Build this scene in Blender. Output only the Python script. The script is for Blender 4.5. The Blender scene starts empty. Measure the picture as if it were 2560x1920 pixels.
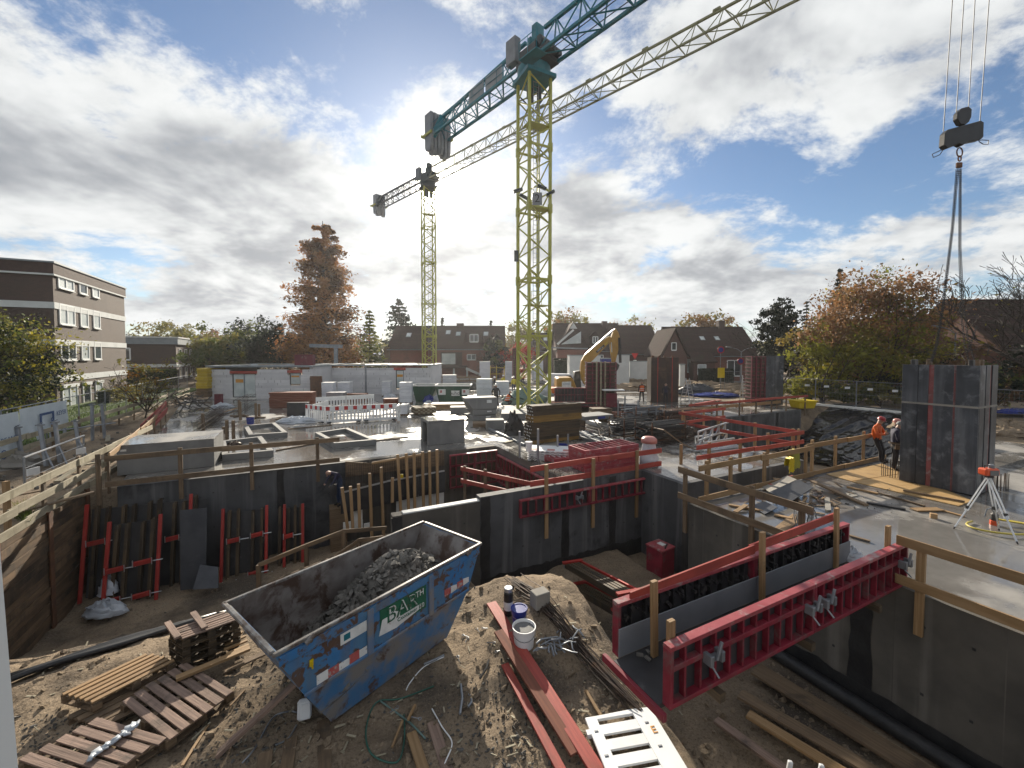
import bpy, bmesh, math, random
from mathutils import Vector, Matrix, noise as mnoise
random.seed(7)
R = math.radians
sc = bpy.context.scene
C = sc.collection
V = Vector
# ------------------------------------------------------------------ camera
CAMZ, F, PITCH, PPY = 4.2, 1030.0, R(2.0), 921.0      # focal length / principal row in photo pixels (2560 x 1920)
cd = bpy.data.cameras.new('camera'); cam = bpy.data.objects.new('camera', cd); C.objects.link(cam)
cam.location = (0, 0, CAMZ); cam.rotation_euler = (R(90) - PITCH, 0, 0)
cd.sensor_width = 36.0; cd.lens = F / 2560 * 36.0; cd.shift_y = -(960 - PPY) / 2560
cd.clip_start = 0.05; cd.clip_end = 3000
sc.camera = cam
SUN_EL, SUN_AZ = 21.3, -9.6                            # degrees; azimuth from +Y towards +X
sd = V((math.sin(R(SUN_AZ)) * math.cos(R(SUN_EL)), math.cos(R(SUN_AZ)) * math.cos(R(SUN_EL)), math.sin(R(SUN_EL))))
# ------------------------------------------------------------------ world
w = bpy.data.worlds.new('World'); sc.world = w; w.use_nodes = True
nt = w.node_tree; nt.nodes.clear()
def nd(t, ty, **kw):
    n = t.nodes.new(ty)
    for k, val in kw.items():
        if k.startswith('i_'):
            key = k[2:]; key = int(key) if key.isdigit() else key
            if hasattr(val, 'is_output'): t.links.new(val, n.inputs[key])
            else: n.inputs[key].default_value = val
        else: setattr(n, k, val)
    return n
def mth(t, op, a, b=0.0, c=None, clamp=False):
    n = t.nodes.new('ShaderNodeMath'); n.operation = op; n.use_clamp = clamp
    for i, x in enumerate((a, b, c)):
        if x is None: continue
        if hasattr(x, 'is_output'): t.links.new(x, n.inputs[i])
        else: n.inputs[i].default_value = x
    return n.outputs[0]
def vm(t, op, a, b=None, s=None):
    n = t.nodes.new('ShaderNodeVectorMath'); n.operation = op
    for i, x in enumerate((a, b)):
        if x is None: continue
        if hasattr(x, 'is_output'): t.links.new(x, n.inputs[i])
        else: n.inputs[i].default_value = x
    if s is not None:
        if hasattr(s, 'is_output'): t.links.new(s, n.inputs['Scale'])
        else: n.inputs['Scale'].default_value = s
    return n.outputs['Value'] if op in ('DOT_PRODUCT', 'LENGTH', 'DISTANCE') else n.outputs['Vector']
def sstep(t, x, a, b):
    n = nd(t, 'ShaderNodeMapRange', interpolation_type='SMOOTHSTEP')
    t.links.new(x, n.inputs[0]); n.inputs[1].default_value = a; n.inputs[2].default_value = b
    return n.outputs[0]
def mixc(t, fac, a, b, mode='MIX'):
    n = t.nodes.new('ShaderNodeMix'); n.data_type = 'RGBA'; n.blend_type = mode
    for i, x in ((0, fac), (6, a), (7, b)):
        if hasattr(x, 'is_output'): t.links.new(x, n.inputs[i])
        else: n.inputs[i].default_value = x if i == 0 or len(x) == 4 else tuple(x) + (1,)
    return n.outputs[2]
def build_sky():
    t = nt
    d = vm(t, 'NORMALIZE', nd(t, 'ShaderNodeTexCoord').outputs['Generated'])
    sx = nd(t, 'ShaderNodeSeparateXYZ', i_0=d)
    zz = mth(t, 'ADD', mth(t, 'MAXIMUM', sx.outputs[2], 0.0), 0.30)
    P = nd(t, 'ShaderNodeCombineXYZ', i_0=mth(t, 'DIVIDE', sx.outputs[0], zz), i_1=mth(t, 'DIVIDE', sx.outputs[1], zz), i_2=2.3).outputs[0]
    def layer(p, s, det, rough, off, dist=0.0):
        return nd(t, 'ShaderNodeTexNoise', i_Vector=vm(t, 'ADD', p, off), i_Scale=s, i_Detail=det, i_Roughness=rough, i_Distortion=dist).outputs[0]
    off = (6.4, 2.2, 0.0)
    n1 = layer(P, 2.5, 9.0, 0.66, off, 0.15)
    s2 = V((sd.x, sd.y, 0)).normalized()
    n2 = layer(vm(t, 'ADD', P, tuple(s2 * 0.13)), 2.5, 4.0, 0.6, off, 0.15)
    big = layer(P, 0.75, 2.0, 0.5, (1.0, 7.0, 3.0))
    dens = mth(t, 'MULTIPLY_ADD', mth(t, 'SUBTRACT', n1, 0.5), 1.4, mth(t, 'MULTIPLY_ADD', mth(t, 'SUBTRACT', big, 0.5), 0.45, 0.585))
    # openings and banks in the cloud cover: direction in the sky, width, depth
    for (px, py, wd, am) in ((400, 30, .10, -.16), (160, 40, .06, -.10), (620, 40, .10, -.24), (790, 110, .13, -.20), (900, 230, .11, -.20), (1120, 130, .10, -.12), (1000, 60, .07, -.14), (1620, 440, .09, -.20), (1800, 480, .12, -.24), (2030, 520, .12, -.22),
                             (2250, 360, .06, -.16), (2520, 330, .09, -.09), (260, 650, .08, -.20), (520, 640, .06, -.10), (2420, 60, .12, -.03), (1480, 330, .05, -.10),
                             (420, 330, .30, .09), (650, 500, .22, .11), (1950, 200, .25, .12), (1450, 560, .12, .10), (1800, 660, .2, .12)):
        q = V(((px - 1280) / F, 1.0, (885 - py) / F)).normalized()
        g = mth(t, 'MULTIPLY', vm(t, 'DISTANCE', d, tuple(q)), 1.0 / wd)
        g = mth(t, 'EXPONENT', mth(t, 'MULTIPLY', mth(t, 'MULTIPLY', g, g), -1.0))
        dens = mth(t, 'MULTIPLY_ADD', g, am, dens)
    cov = sstep(t, dens, 0.40, 0.60)
    lit = mth(t, 'MULTIPLY_ADD', mth(t, 'SUBTRACT', n1, n2), 4.8, mth(t, 'MULTIPLY', mth(t, 'SUBTRACT', 0.66, dens), 2.0))
    lit = sstep(t, lit, -1.0, 0.7)
    cl = mixc(t, lit, (3.2, 3.4, 3.7), (7.7, 7.85, 7.85))
    sk = nd(t, 'ShaderNodeTexSky', sky_type='NISHITA', sun_disc=False, sun_elevation=R(SUN_EL), sun_rotation=R(SUN_AZ), altitude=50, air_density=1.0, dust_density=0.3, ozone_density=2.0)
    blue = mixc(t, 1.0, sk.outputs[0], (0.78, 0.86, 0.95), 'MULTIPLY')
    col = mixc(t, cov, blue, cl)
    hz = sstep(t, sx.outputs[2], 0.13, 0.0)
    col = mixc(t, mth(t, 'MULTIPLY', hz, 0.5), col, (6.6, 6.8, 7.0))
    dt = mth(t, 'MAXIMUM', vm(t, 'DOT_PRODUCT', d, tuple(sd)), 0.0)
    gl = mth(t, 'MULTIPLY', mth(t, 'POWER', dt, 1200.0), 160.0)
    gl = mth(t, 'ADD', gl, mth(t, 'MULTIPLY', mth(t, 'POWER', dt, 220.0), 8.0))
    gl = mth(t, 'ADD', gl, mth(t, 'MULTIPLY', mth(t, 'POWER', dt, 30.0), 1.5))
    gcol = vm(t, 'SCALE', (1.0, 0.95, 0.84), s=gl)
    col = vm(t, 'ADD', col, gcol)
    bg = nd(t, 'ShaderNodeBackground', i_0=col, i_1=0.06)
    t.links.new(bg.outputs[0], nd(t, 'ShaderNodeOutputWorld').inputs[0])
build_sky()
# ------------------------------------------------------------------ sun
sl = bpy.data.lights.new('sun', 'SUN'); sl.energy = 5.0; sl.angle = R(0.6); sl.color = (1.0, 0.90, 0.74)
so = bpy.data.objects.new('sun', sl); C.objects.link(so); so.rotation_euler = sd.to_track_quat('Z', 'Y').to_euler(); so.location = (0, 0, 60)
sc.view_settings.view_transform = 'Standard'; sc.view_settings.look = 'None'; sc.view_settings.exposure = 0.95; sc.view_settings.gamma = 1.0
sc.cycles.max_bounces = 6; sc.cycles.diffuse_bounces = 3; sc.cycles.glossy_bounces = 3; sc.cycles.transparent_max_bounces = 6
sc.cycles.caustics_reflective = False; sc.cycles.caustics_refractive = False
sc.cycles.use_denoising = True; sc.cycles.adaptive_threshold = 0.02
w.cycles.sampling_method = 'MANUAL'; w.cycles.sample_map_resolution = 512
# ------------------------------------------------------------------ where a photo pixel lies in the place
TH = math.atan2(0.447, 0.894)                 # the building grid is turned by this angle
EU = V((math.cos(TH), math.sin(TH), 0)); EV = V((-math.sin(TH), math.cos(TH), 0))
def UV(u, v, z=0.0): return EU * u + EV * v + V((0, 0, z))
def uv_of(p): return p.dot(EU), p.dot(EV)
CO = V((0, 0, CAMZ)); _up = V((0, math.sin(PITCH), math.cos(PITCH))); _fw = V((0, math.cos(PITCH), -math.sin(PITCH)))
def ray(px, py): return V((1, 0, 0)) * ((px - 1280) / F) + _up * ((PPY - py) / F) + _fw
def at(px, py, z=0.0):
    r = ray(px, py); return CO + r * ((z - CAMZ) / r.z)
def atY(px, py, Y):
    r = ray(px, py); return CO + r * (Y / r.y)
def atv(px, py, v):
    r = ray(px, py); return CO + r * (v / r.dot(EV))
def atu(px, py, u):
    r = ray(px, py); return CO + r * (u / r.dot(EU))
# ------------------------------------------------------------------ mesh helpers
MW = {}
ID = Matrix.Identity(4)
class MB:
    def __init__(s, M=None): s.v = []; s.f = []; s.u = []; s.mi = []; s.M = M or ID; s.cur = 0
    def P(s, p): s.v.append(s.M @ V(p)); return len(s.v) - 1
    def face(s, idx, uv=None): s.f.append(tuple(idx)); s.u.append(uv); s.mi.append(s.cur)
    def quad(s, *ps, uv=None):
        s.face([s.P(p) for p in ps], uv); return s
    def hexa(s, b, L=None):
        i = [s.P(p) for p in b]
        for k, q in enumerate(((3, 2, 1, 0), (4, 5, 6, 7), (0, 1, 5, 4), (1, 2, 6, 5), (2, 3, 7, 6), (3, 0, 4, 7))):
            s.face([i[x] for x in q], None if L is None else L[k])
        return s
    def box(s, c, sz, rot=None):
        c = V(c); x, y, z = sz[0] / 2, sz[1] / 2, sz[2] / 2
        pts = [V(p) for p in ((-x, -y, -z), (x, -y, -z), (x, y, -z), (-x, y, -z), (-x, -y, z), (x, -y, z), (x, y, z), (-x, y, z))]
        if rot is not None: pts = [rot @ p for p in pts]
        return s.hexa([c + p for p in pts])
    def bx(s, x0, y0, z0, x1, y1, z1): return s.box(((x0 + x1) / 2, (y0 + y1) / 2, (z0 + z1) / 2), (abs(x1 - x0), abs(y1 - y0), abs(z1 - z0)))
    def bar(s, p, q, wd, h=None, up=(0, 0, 1)):
        p, q = V(p), V(q); h = wd if h is None else h
        a = q - p; L = a.length; a = a / L if L > 1e-9 else V((0, 0, 1)); up = V(up)
        if abs(a.dot(up)) > 0.985: up = V((0, 1, 0)) if abs(a.y) < 0.9 else V((1, 0, 0))
        sdv = a.cross(up).normalized(); u2 = sdv.cross(a)
        sdv = sdv * (wd / 2); u2 = u2 * (h / 2)
        b = [p - sdv - u2, p + sdv - u2, p + sdv + u2, p - sdv + u2, q - sdv - u2, q + sdv - u2, q + sdv + u2, q - sdv + u2]
        o = random.random() * 7
        e = ((0, 0), (wd, 0), (wd, h), (0, h))
        def sd_(t): return ((o, 0 + t), (o, wd + t), (o + L, wd + t), (o + L, 0 + t))
        return s.hexa(b, [e, e, sd_(0), sd_(.3), sd_(.6), sd_(.9)])
    def tube(s, p, q, r, r2=None, n=6, cap=True):
        p, q = V(p), V(q); r2 = r if r2 is None else r2
        a = (q - p).normalized(); x = a.orthogonal().normalized(); y = a.cross(x)
        L = (q - p).length
        A = []; B = []
        for i in range(n):
            t = 2 * math.pi * i / n; o = x * math.cos(t) + y * math.sin(t)
            A.append(s.P(p + o * r)); B.append(s.P(q + o * r2))
        for i in range(n):
            j = (i + 1) % n; t0, t1 = i / n * 6.28 * r, (i + 1) / n * 6.28 * r
            s.face((A[i], A[j], B[j], B[i]), ((0, t0), (0, t1), (L, t1), (L, t0)))
        if cap: s.face(A[::-1]); s.face(B)
        return s
    def path(s, pts, r, n=5, r2=None):
        pts = [V(p) for p in pts]; m = len(pts); rings = []
        x = None
        for k, p in enumerate(pts):
            a = (pts[min(k + 1, m - 1)] - pts[max(k - 1, 0)]).normalized()
            x = a.orthogonal().normalized() if x is None else (x - a * x.dot(a)).normalized()
            y = a.cross(x); rr = r if r2 is None else r + (r2 - r) * k / (m - 1)
            rings.append([s.P(p + (x * math.cos(6.2832 * i / n) + y * math.sin(6.2832 * i / n)) * rr) for i in range(n)])
        for k in range(m - 1):
            for i in range(n):
                j = (i + 1) % n; s.face((rings[k][i], rings[k][j], rings[k + 1][j], rings[k + 1][i]))
        s.face(rings[0][::-1]); s.face(rings[-1]); return s
    def prism(s, poly, d):
        d = V(d); n = len(poly); poly = [V(p) for p in poly]
        A = [s.P(p) for p in poly]; B = [s.P(p + d) for p in poly]
        s.face(A[::-1]); s.face(B)
        for i in range(n):
            j = (i + 1) % n; s.face((A[i], A[j], B[j], B[i]))
        return s
    def lathe(s, c, prof, n=16, cap=True):
        c = V(c); rings = [[s.P(c + V((r * math.cos(6.2832 * i / n), r * math.sin(6.2832 * i / n), z))) for i in range(n)] for r, z in prof]
        for k in range(len(prof) - 1):
            for i in range(n):
                j = (i + 1) % n; s.face((rings[k][i], rings[k][j], rings[k + 1][j], rings[k + 1][i]))
        if cap: s.face(rings[0][::-1]); s.face(rings[-1])
        return s
    def ell(s, c, rx, ry, rz, n=10, m=6):
        return s.lathe_s(c, rx, ry, rz, n, m)
    def lathe_s(s, c, rx, ry, rz, n, m):
        c = V(c); rings = []
        for k in range(1, m):
            t = math.pi * k / m - math.pi / 2
            rings.append([s.P(c + V((rx * math.cos(t) * math.cos(6.2832 * i / n), ry * math.cos(t) * math.sin(6.2832 * i / n), rz * math.sin(t)))) for i in range(n)])
        b = s.P(c - V((0, 0, rz))); tp = s.P(c + V((0, 0, rz)))
        for i in range(n):
            j = (i + 1) % n; s.face((b, rings[0][j], rings[0][i])); s.face((rings[-1][i], rings[-1][j], tp))
            for k in range(m - 2): s.face((rings[k][i], rings[k][j], rings[k + 1][j], rings[k + 1][i]))
        return s
    def mesh(s, name, inv=None, smooth=False, bevel=0, mats=()):
        me = bpy.data.meshes.new(name)
        vs = s.v if inv is None else [inv @ p for p in s.v]
        me.from_pydata(vs, [], s.f)
        ul = me.uv_layers.new(name='UVMap').data
        for pl in me.polygons:
            uv = s.u[pl.index]
            if uv is not None and len(uv) == pl.loop_total:
                for k, li in enumerate(pl.loop_indices): ul[li].uv = uv[k]
            else:
                n = pl.normal; ax = max(range(3), key=lambda a: abs(n[a]))
                a, b = ((1, 2), (0, 2), (0, 1))[ax]
                for li in pl.loop_indices:
                    co = me.vertices[me.loops[li].vertex_index].co; ul[li].uv = (co[a], co[b])
        if any(s.mi): me.polygons.foreach_set('material_index', s.mi)
        if bevel:
            bm = bmesh.new(); bm.from_mesh(me)
            bmesh.ops.remove_doubles(bm, verts=bm.verts, dist=1e-5)
            es = [e for e in bm.edges if len(e.link_faces) == 2 and e.calc_face_angle(0) > 0.6]
            bmesh.ops.bevel(bm, geom=es, offset=bevel, segments=1, affect='EDGES', clamp_overlap=True)
            bm.to_mesh(me); bm.free()
        if smooth:
            me.polygons.foreach_set('use_smooth', [True] * len(me.polygons))
            if smooth is not True:
                bm = bmesh.new(); bm.from_mesh(me)
                for e in bm.edges:
                    if len(e.link_faces) == 2 and e.calc_face_angle(0) > smooth: e.smooth = False
                bm.to_mesh(me); bm.free()
        for m_ in mats: me.materials.append(MAT[m_])
        return me
    def build(s, name, mat, parent=None, smooth=False, bevel=0, kind=None, label=None, cat=None, group=None):
        mats = (mat,) if isinstance(mat, str) else mat
        if parent is None:
            x = [p.x for p in s.v]; y = [p.y for p in s.v]; z = min(p.z for p in s.v)
            loc = V(((min(x) + max(x)) / 2, (min(y) + max(y)) / 2, z)); Mx = Matrix.Translation(loc)
        else: Mx = MW[parent.name]
        o = bpy.data.objects.new(name, s.mesh(name, Mx.inverted(), smooth, bevel, mats)); C.objects.link(o)
        if parent is None: o.location = loc
        else: o.parent = parent
        MW[o.name] = Mx
        if kind: o['kind'] = kind
        if label: o['label'] = label
        if cat: o['category'] = cat
        if group: o['group'] = group
        return o
def thing(name, label, cat, loc, rz=0.0, group=None):
    o = bpy.data.objects.new(name, None); C.objects.link(o); o.empty_display_size = 0.2
    o.location = loc; o.rotation_euler = (0, 0, rz)
    MW[o.name] = Matrix.Translation(V(loc)) @ Matrix.Rotation(rz, 4, 'Z')
    o['label'] = label; o['category'] = cat
    if group: o['group'] = group
    return o
def fr(o): return MB(MW[o.name])
def dup(root, loc, rz, label):
    def cp(o, par):
        c = o.copy(); C.objects.link(c); c.parent = par
        for ch in o.children: cp(ch, c)
        return c
    r = cp(root, None); r.location = loc; r.rotation_euler = (0, 0, rz); r['label'] = label
    return r
def plank(parent, p, q, wd, h, mat, name='plank', up=(0, 0, 1), **kw):
    return MB().bar(p, q, wd, h, up).build(name, mat, parent, **kw)
def text(parent, s, mat, M, size, name='lettering', depth=0.003, ws=1.0):
    cu = bpy.data.curves.new('t', 'FONT'); cu.body = s; cu.size = size; cu.extrude = depth; cu.align_x = 'CENTER'; cu.align_y = 'CENTER'; cu.resolution_u = 3
    tmp = bpy.data.objects.new('t', cu); C.objects.link(tmp)
    dg = bpy.context.evaluated_depsgraph_get(); me = bpy.data.meshes.new_from_object(tmp.evaluated_get(dg))
    bpy.data.objects.remove(tmp)
    Mx = M @ Matrix.Diagonal((ws, 1, 1, 1))
    me.transform(MW[parent.name].inverted() @ Mx); me.materials.clear(); me.materials.append(MAT[mat])
    o = bpy.data.objects.new(name, me); C.objects.link(o); o.parent = parent; MW[o.name] = MW[parent.name]
    return o
def basis(o, x, y):
    x = V(x).normalized(); z = x.cross(V(y)).normalized(); y = z.cross(x)
    M = Matrix((x, y, z)).transposed().to_4x4(); M.translation = V(o); return M
def smooth01(x, a, b):
    t = min(1, max(0, (x - a) / (b - a))); return t * t * (3 - 2 * t)
def fbm(x, y, z=0.0, o=4):
    return mnoise.fractal(V((x, y, z)), 1.0, 2.0, o)
# ------------------------------------------------------------------ materials
MAT = {}
def mk(name, c1, c2=None, scale=2.0, detail=5.0, rough=0.75, rough2=None, bump=0.0, bscale=30.0, metal=0.0, coord='Object', st=(1, 1, 1),
       dirt=None, dscale=1.2, dth=(0.5, 0.62), rnd=0.12, spec=0.4, trans=0.0, streak=None, fac=(0.35, 0.65)):
    """base mottled between c1 and c2; dirt = third colour in patches; streak = run-off marks down the face; rnd = lightness spread between objects"""
    k_ = .88 if min(c1) > .45 else .70
    c1, c2, dirt = [None if c is None else tuple(x * k_ for x in c) for c in (c1, c2, dirt)]
    if streak: streak = (tuple(x * k_ for x in streak[0]),) + streak[1:]
    m = bpy.data.materials.new(name); m.use_nodes = True; t = m.node_tree; t.nodes.clear(); MAT[name] = m
    tc = nd(t, 'ShaderNodeTexCoord'); oi = nd(t, 'ShaderNodeObjectInfo')
    co = tc.outputs[coord]
    off = nd(t, 'ShaderNodeCombineXYZ', i_0=mth(t, 'MULTIPLY', oi.outputs['Random'], 37.0), i_1=mth(t, 'MULTIPLY', oi.outputs['Random'], 11.0), i_2=0.0).outputs[0]
    co = vm(t, 'ADD', co, off)
    cs = vm(t, 'MULTIPLY', co, st)
    def no(v, s, d=detail, r=0.55, dist=0.0): return nd(t, 'ShaderNodeTexNoise', i_Vector=v, i_Scale=s, i_Detail=d, i_Roughness=r, i_Distortion=dist).outputs[0]
    n1 = no(cs, scale)
    col = tuple(c1) + (1,)
    rg = rough
    if c2:
        f = sstep(t, n1, *fac); col = mixc(t, f, c1, c2)
        if rough2 is not None:
            rg = mth(t, 'MULTIPLY_ADD', f, rough2 - rough, rough)
    if dirt:
        nz = no(co, dscale, 7.0, 0.65, 0.4); f2 = sstep(t, nz, *dth); col = mixc(t, f2, col, dirt)
    if streak:
        sv = vm(t, 'MULTIPLY', co, (1.0, 1.0, 0.06)); f3 = sstep(t, no(sv, streak[1], 4.0), 0.5, 0.72); col = mixc(t, mth(t, 'MULTIPLY', f3, streak[2]), col, streak[0])
    if rnd:
        k = mth(t, 'MULTIPLY_ADD', oi.outputs['Random'], 2 * rnd, 1.0 - rnd)
        hs = nd(t, 'ShaderNodeHueSaturation', i_Saturation=1.0, i_Value=k, i_Fac=1.0)
        if hasattr(col, 'is_output'): t.links.new(col, hs.inputs['Color'])
        else: hs.inputs['Color'].default_value = col
        col = hs.outputs[0]
    b = nd(t, 'ShaderNodeBsdfPrincipled', i_Metallic=metal)
    b.inputs['Specular IOR Level'].default_value = spec
    for inp, x in (('Base Color', col), ('Roughness', rg)):
        if hasattr(x, 'is_output'): t.links.new(x, b.inputs[inp])
        else: b.inputs[inp].default_value = x
    if bump:
        bp = nd(t, 'ShaderNodeBump', i_Strength=min(1.0, bump * 2), i_Distance=0.02 * bump * 2, i_Height=no(cs, bscale, 6.0, 0.6))
        t.links.new(bp.outputs[0], b.inputs['Normal'])
    out = b.outputs[0]
    if trans:
        tr = nd(t, 'ShaderNodeBsdfTranslucent')
        if hasattr(col, 'is_output'): t.links.new(col, tr.inputs[0])
        else: tr.inputs[0].default_value = col
        mx = nd(t, 'ShaderNodeMixShader', i_0=trans, i_1=b.outputs[0], i_2=tr.outputs[0]); out = mx.outputs[0]
    t.links.new(out, nd(t, 'ShaderNodeOutputMaterial').inputs[0])
    return m
# ground and concrete
def sandmat():
    m = bpy.data.materials.new('sand'); m.use_nodes = True; t = m.node_tree; MAT['sand'] = m
    b = t.nodes['Principled BSDF']; b.inputs['Roughness'].default_value = .95; b.inputs['Specular IOR Level'].default_value = .15; co = nd(t, 'ShaderNodeTexCoord').outputs['Object']
    def no(s, d=6.0, r=.6, o=(0, 0, 0), dist=.2): return nd(t, 'ShaderNodeTexNoise', i_Vector=vm(t, 'ADD', co, o), i_Scale=s, i_Detail=d, i_Roughness=r, i_Distortion=dist).outputs[0]
    c = mixc(t, sstep(t, no(.55, 7.0), .38, .62), (.30, .232, .162), (.195, .15, .107))
    c = mixc(t, sstep(t, no(.33, 6.0, .6, (7, 3, 0)), .52, .66), c, (.09, .074, .06))
    g1 = no(22.0, 6.0, .75, (3, 1, 5)); c = mixc(t, mth(t, 'MULTIPLY', sstep(t, g1, .48, .66), .65), c, (.055, .042, .03)); c = mixc(t, mth(t, 'MULTIPLY', sstep(t, no(40.0, 3.0, .6, (9, 2, 1)), .58, .68), .7), c, (.30, .25, .19))
    t.links.new(c, b.inputs['Base Color'])
    h = mth(t, 'ADD', mth(t, 'MULTIPLY', no(5.0, 8.0, .68), 1.0), mth(t, 'MULTIPLY', g1, .35))
    bp = nd(t, 'ShaderNodeBump', i_Strength=1.0, i_Distance=.09, i_Height=h); t.links.new(bp.outputs[0], b.inputs['Normal'])
sandmat()
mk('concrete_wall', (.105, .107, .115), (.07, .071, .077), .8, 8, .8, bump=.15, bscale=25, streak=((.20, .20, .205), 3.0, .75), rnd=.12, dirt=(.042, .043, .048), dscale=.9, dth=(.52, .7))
mk('concrete_pale', (.34, .315, .28), (.26, .245, .22), 1.4, 7, .85, bump=.15, bscale=20, streak=((.46, .44, .40), 2.6, .4), rnd=.05)
mk('concrete_brown', (.13, .117, .10), (.085, .077, .068), 1.0, 8, .85, bump=.2, bscale=25, streak=((.24, .22, .195), 2.4, .6), rnd=.03, dirt=(.07, .062, .055), dscale=.8, dth=(.5, .7))
mk('precast', (.25, .25, .245), (.19, .19, .19), 1.2, 6, .75, bump=.1, bscale=22, streak=((.32, .32, .31), 3.0, .3), rnd=.06)
mk('bitumen', (.017, .017, .019), (.03, .03, .032), 3.0, 6, .45, bump=.5, bscale=14, rnd=.1)
mk('block_white', (.62, .62, .64), (.54, .54, .57), .8, 5, .85, bump=.1, bscale=20, rnd=.09, streak=((.45, .45, .47), 2.5, .25))
mk('mortar', (.36, .36, .38), (.28, .28, .30), 2, 4, .9)
mk('insulation', (.78, .78, .76), (.66, .66, .64), 3, 4, .8)
# timber
mk('wood_rust', (.24, .085, .05), (.17, .06, .038), 1.0, 6, .8, coord='UV', st=(1.1, 24, 1), rnd=.2)
mk('strip_red', (.30, .085, .085), (.20, .06, .06), 2, 7, .5, dirt=(.30, .25, .25), dscale=3, dth=(.5, .7), rnd=.1)
mk('wood_new', (.43, .275, .14), (.33, .20, .09), 1.0, 6, .62, coord='UV', st=(1.1, 30, 1), bump=.25, bscale=3, dirt=(.24, .145, .06), dscale=1.6, dth=(.58, .75), rnd=.22)
mk('wood_old', (.24, .165, .10), (.155, .105, .065), 1.0, 6, .8, coord='UV', st=(1.1, 28, 1), bump=.3, bscale=3, dirt=(.09, .065, .045), dscale=1.3, dth=(.5, .7), rnd=.25)
mk('wood_grey', (.34, .235, .185), (.22, .15, .12), 1.0, 6, .85, coord='UV', st=(1.1, 30, 1), bump=.3, bscale=3, dirt=(.11, .085, .07), dscale=1.8, dth=(.5, .7), rnd=.2)
mk('wood_pale', (.46, .41, .30), (.33, .29, .205), 1.0, 6, .8, coord='UV', st=(1.1, 26, 1), bump=.25, bscale=3, dirt=(.22, .19, .12), dscale=1.7, dth=(.52, .68), rnd=.15)
mk('wood_red', (.50, .085, .062), (.36, .06, .046), 1.0, 6, .6, coord='UV', st=(1.1, 26, 1), bump=.2, bscale=3, dirt=(.30, .07, .045), dscale=1.6, dth=(.52, .7), rnd=.15)
mk('lagging', (.20, .125, .07), (.12, .075, .042), 1.0, 6, .85, coord='UV', st=(1.1, 22, 1), bump=.3, bscale=3, dirt=(.055, .04, .028), dscale=.9, dth=(.46, .66), rnd=.3)
mk('ply_new', (.55, .36, .16), (.44, .27, .11), 1.0, 6, .6, coord='UV', st=(.8, 14, 1), dirt=(.30, .19, .09), dscale=1.0, dth=(.52, .7), rnd=.1)
mk('ply_dark', (.030, .030, .034), (.055, .055, .06), 1.2, 6, .5, dirt=(.12, .12, .125), dscale=1.6, dth=(.58, .75), rnd=.2, bump=.1)
mk('ply_brown', (.085, .05, .028), (.05, .03, .018), 1.2, 6, .6, dirt=(.17, .13, .10), dscale=1.4, dth=(.56, .74), rnd=.2)
mk('girder', (.12, .08, .042), (.06, .042, .025), 1.0, 6, .75, coord='UV', st=(1, 24, 1), dirt=(.04, .03, .02), dscale=1.1, dth=(.48, .66), rnd=.3)
mk('girder_yellow', (.40, .24, .055), (.28, .16, .04), 1.0, 6, .7, coord='UV', st=(1, 22, 1), dirt=(.14, .085, .035), dscale=.9, dth=(.5, .7), rnd=.25)
mk('slate_sheet', (.05, .055, .07), (.075, .08, .095), 2.5, 6, .55, rnd=.15, dirt=(.13, .13, .14), dscale=2.2, dth=(.6, .75))
# metals and plastics
mk('form_red', (.29, .022, .045), (.19, .015, .03), 3, 8, .5, dirt=(.17, .085, .085), dscale=3.6, dth=(.5, .68), rnd=.1, bump=.05)
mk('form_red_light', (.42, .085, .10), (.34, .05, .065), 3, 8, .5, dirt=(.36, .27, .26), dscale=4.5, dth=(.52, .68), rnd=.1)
mk('form_maroon', (.19, .022, .042), (.13, .016, .03), 2, 6, .55, dirt=(.24, .15, .14), dscale=2.2, dth=(.55, .72), rnd=.15)
mk('waler_red', (.48, .04, .03), (.38, .03, .024), 2, 5, .5, dirt=(.2, .06, .05), dscale=3, dth=(.6, .75), rnd=.15)
mk('column_face', (.032, .036, .046), (.06, .067, .082), 1.5, 8, .42, dirt=(.25, .265, .29), dscale=2.4, dth=(.5, .8), rnd=.25, streak=((.25, .26, .28), 2.6, .4), bump=.15)
mk('column_rust', (.06, .032, .022), (.035, .02, .016), 1.5, 7, .55, dirt=(.10, .055, .035), dscale=1.3, dth=(.5, .7), rnd=.1)
mk('steel_galv', (.34, .36, .39), (.26, .28, .31), 4, 5, .45, metal=.55, rnd=.12)
mk('steel_bright', (.62, .63, .65), (.52, .53, .55), 4, 5, .3, metal=.7, rnd=.1)
mk('steel_dark', (.05, .05, .055), (.075, .07, .068), 5, 5, .5, metal=.3, rnd=.15)
mk('rebar', (.085, .055, .04), (.05, .038, .032), 6, 5, .65, metal=.3, rnd=.3, dirt=(.16, .08, .04), dscale=4, dth=(.55, .7))
mk('rust', (.17, .075, .035), (.10, .045, .025), 4, 6, .8, rnd=.2)
mk('skip_blue', (.04, .21, .50), (.09, .22, .38), 1.6, 9, .42, dirt=(.12, .07, .05), dscale=5.5, dth=(.515, .575), rnd=0, streak=((.17, .15, .15), 3.0, .55), bump=.8, bscale=3)
mk('skip_worn', (.06, .20, .42), (.25, .235, .225), 2.4, 10, .6, fac=(.40, .66), dirt=(.11, .065, .045), dscale=3.2, dth=(.53, .64), rnd=0, streak=((.28, .25, .235), 2.2, .5), bump=.12, bscale=12)
mk('skip_inside', (.15, .125, .115), (.30, .28, .27), 2.2, 10, .6, dirt=(.075, .042, .03), dscale=2.6, dth=(.47, .62), rnd=0, streak=((.30, .285, .275), 2.5, .35), bump=.2, bscale=9)
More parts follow.
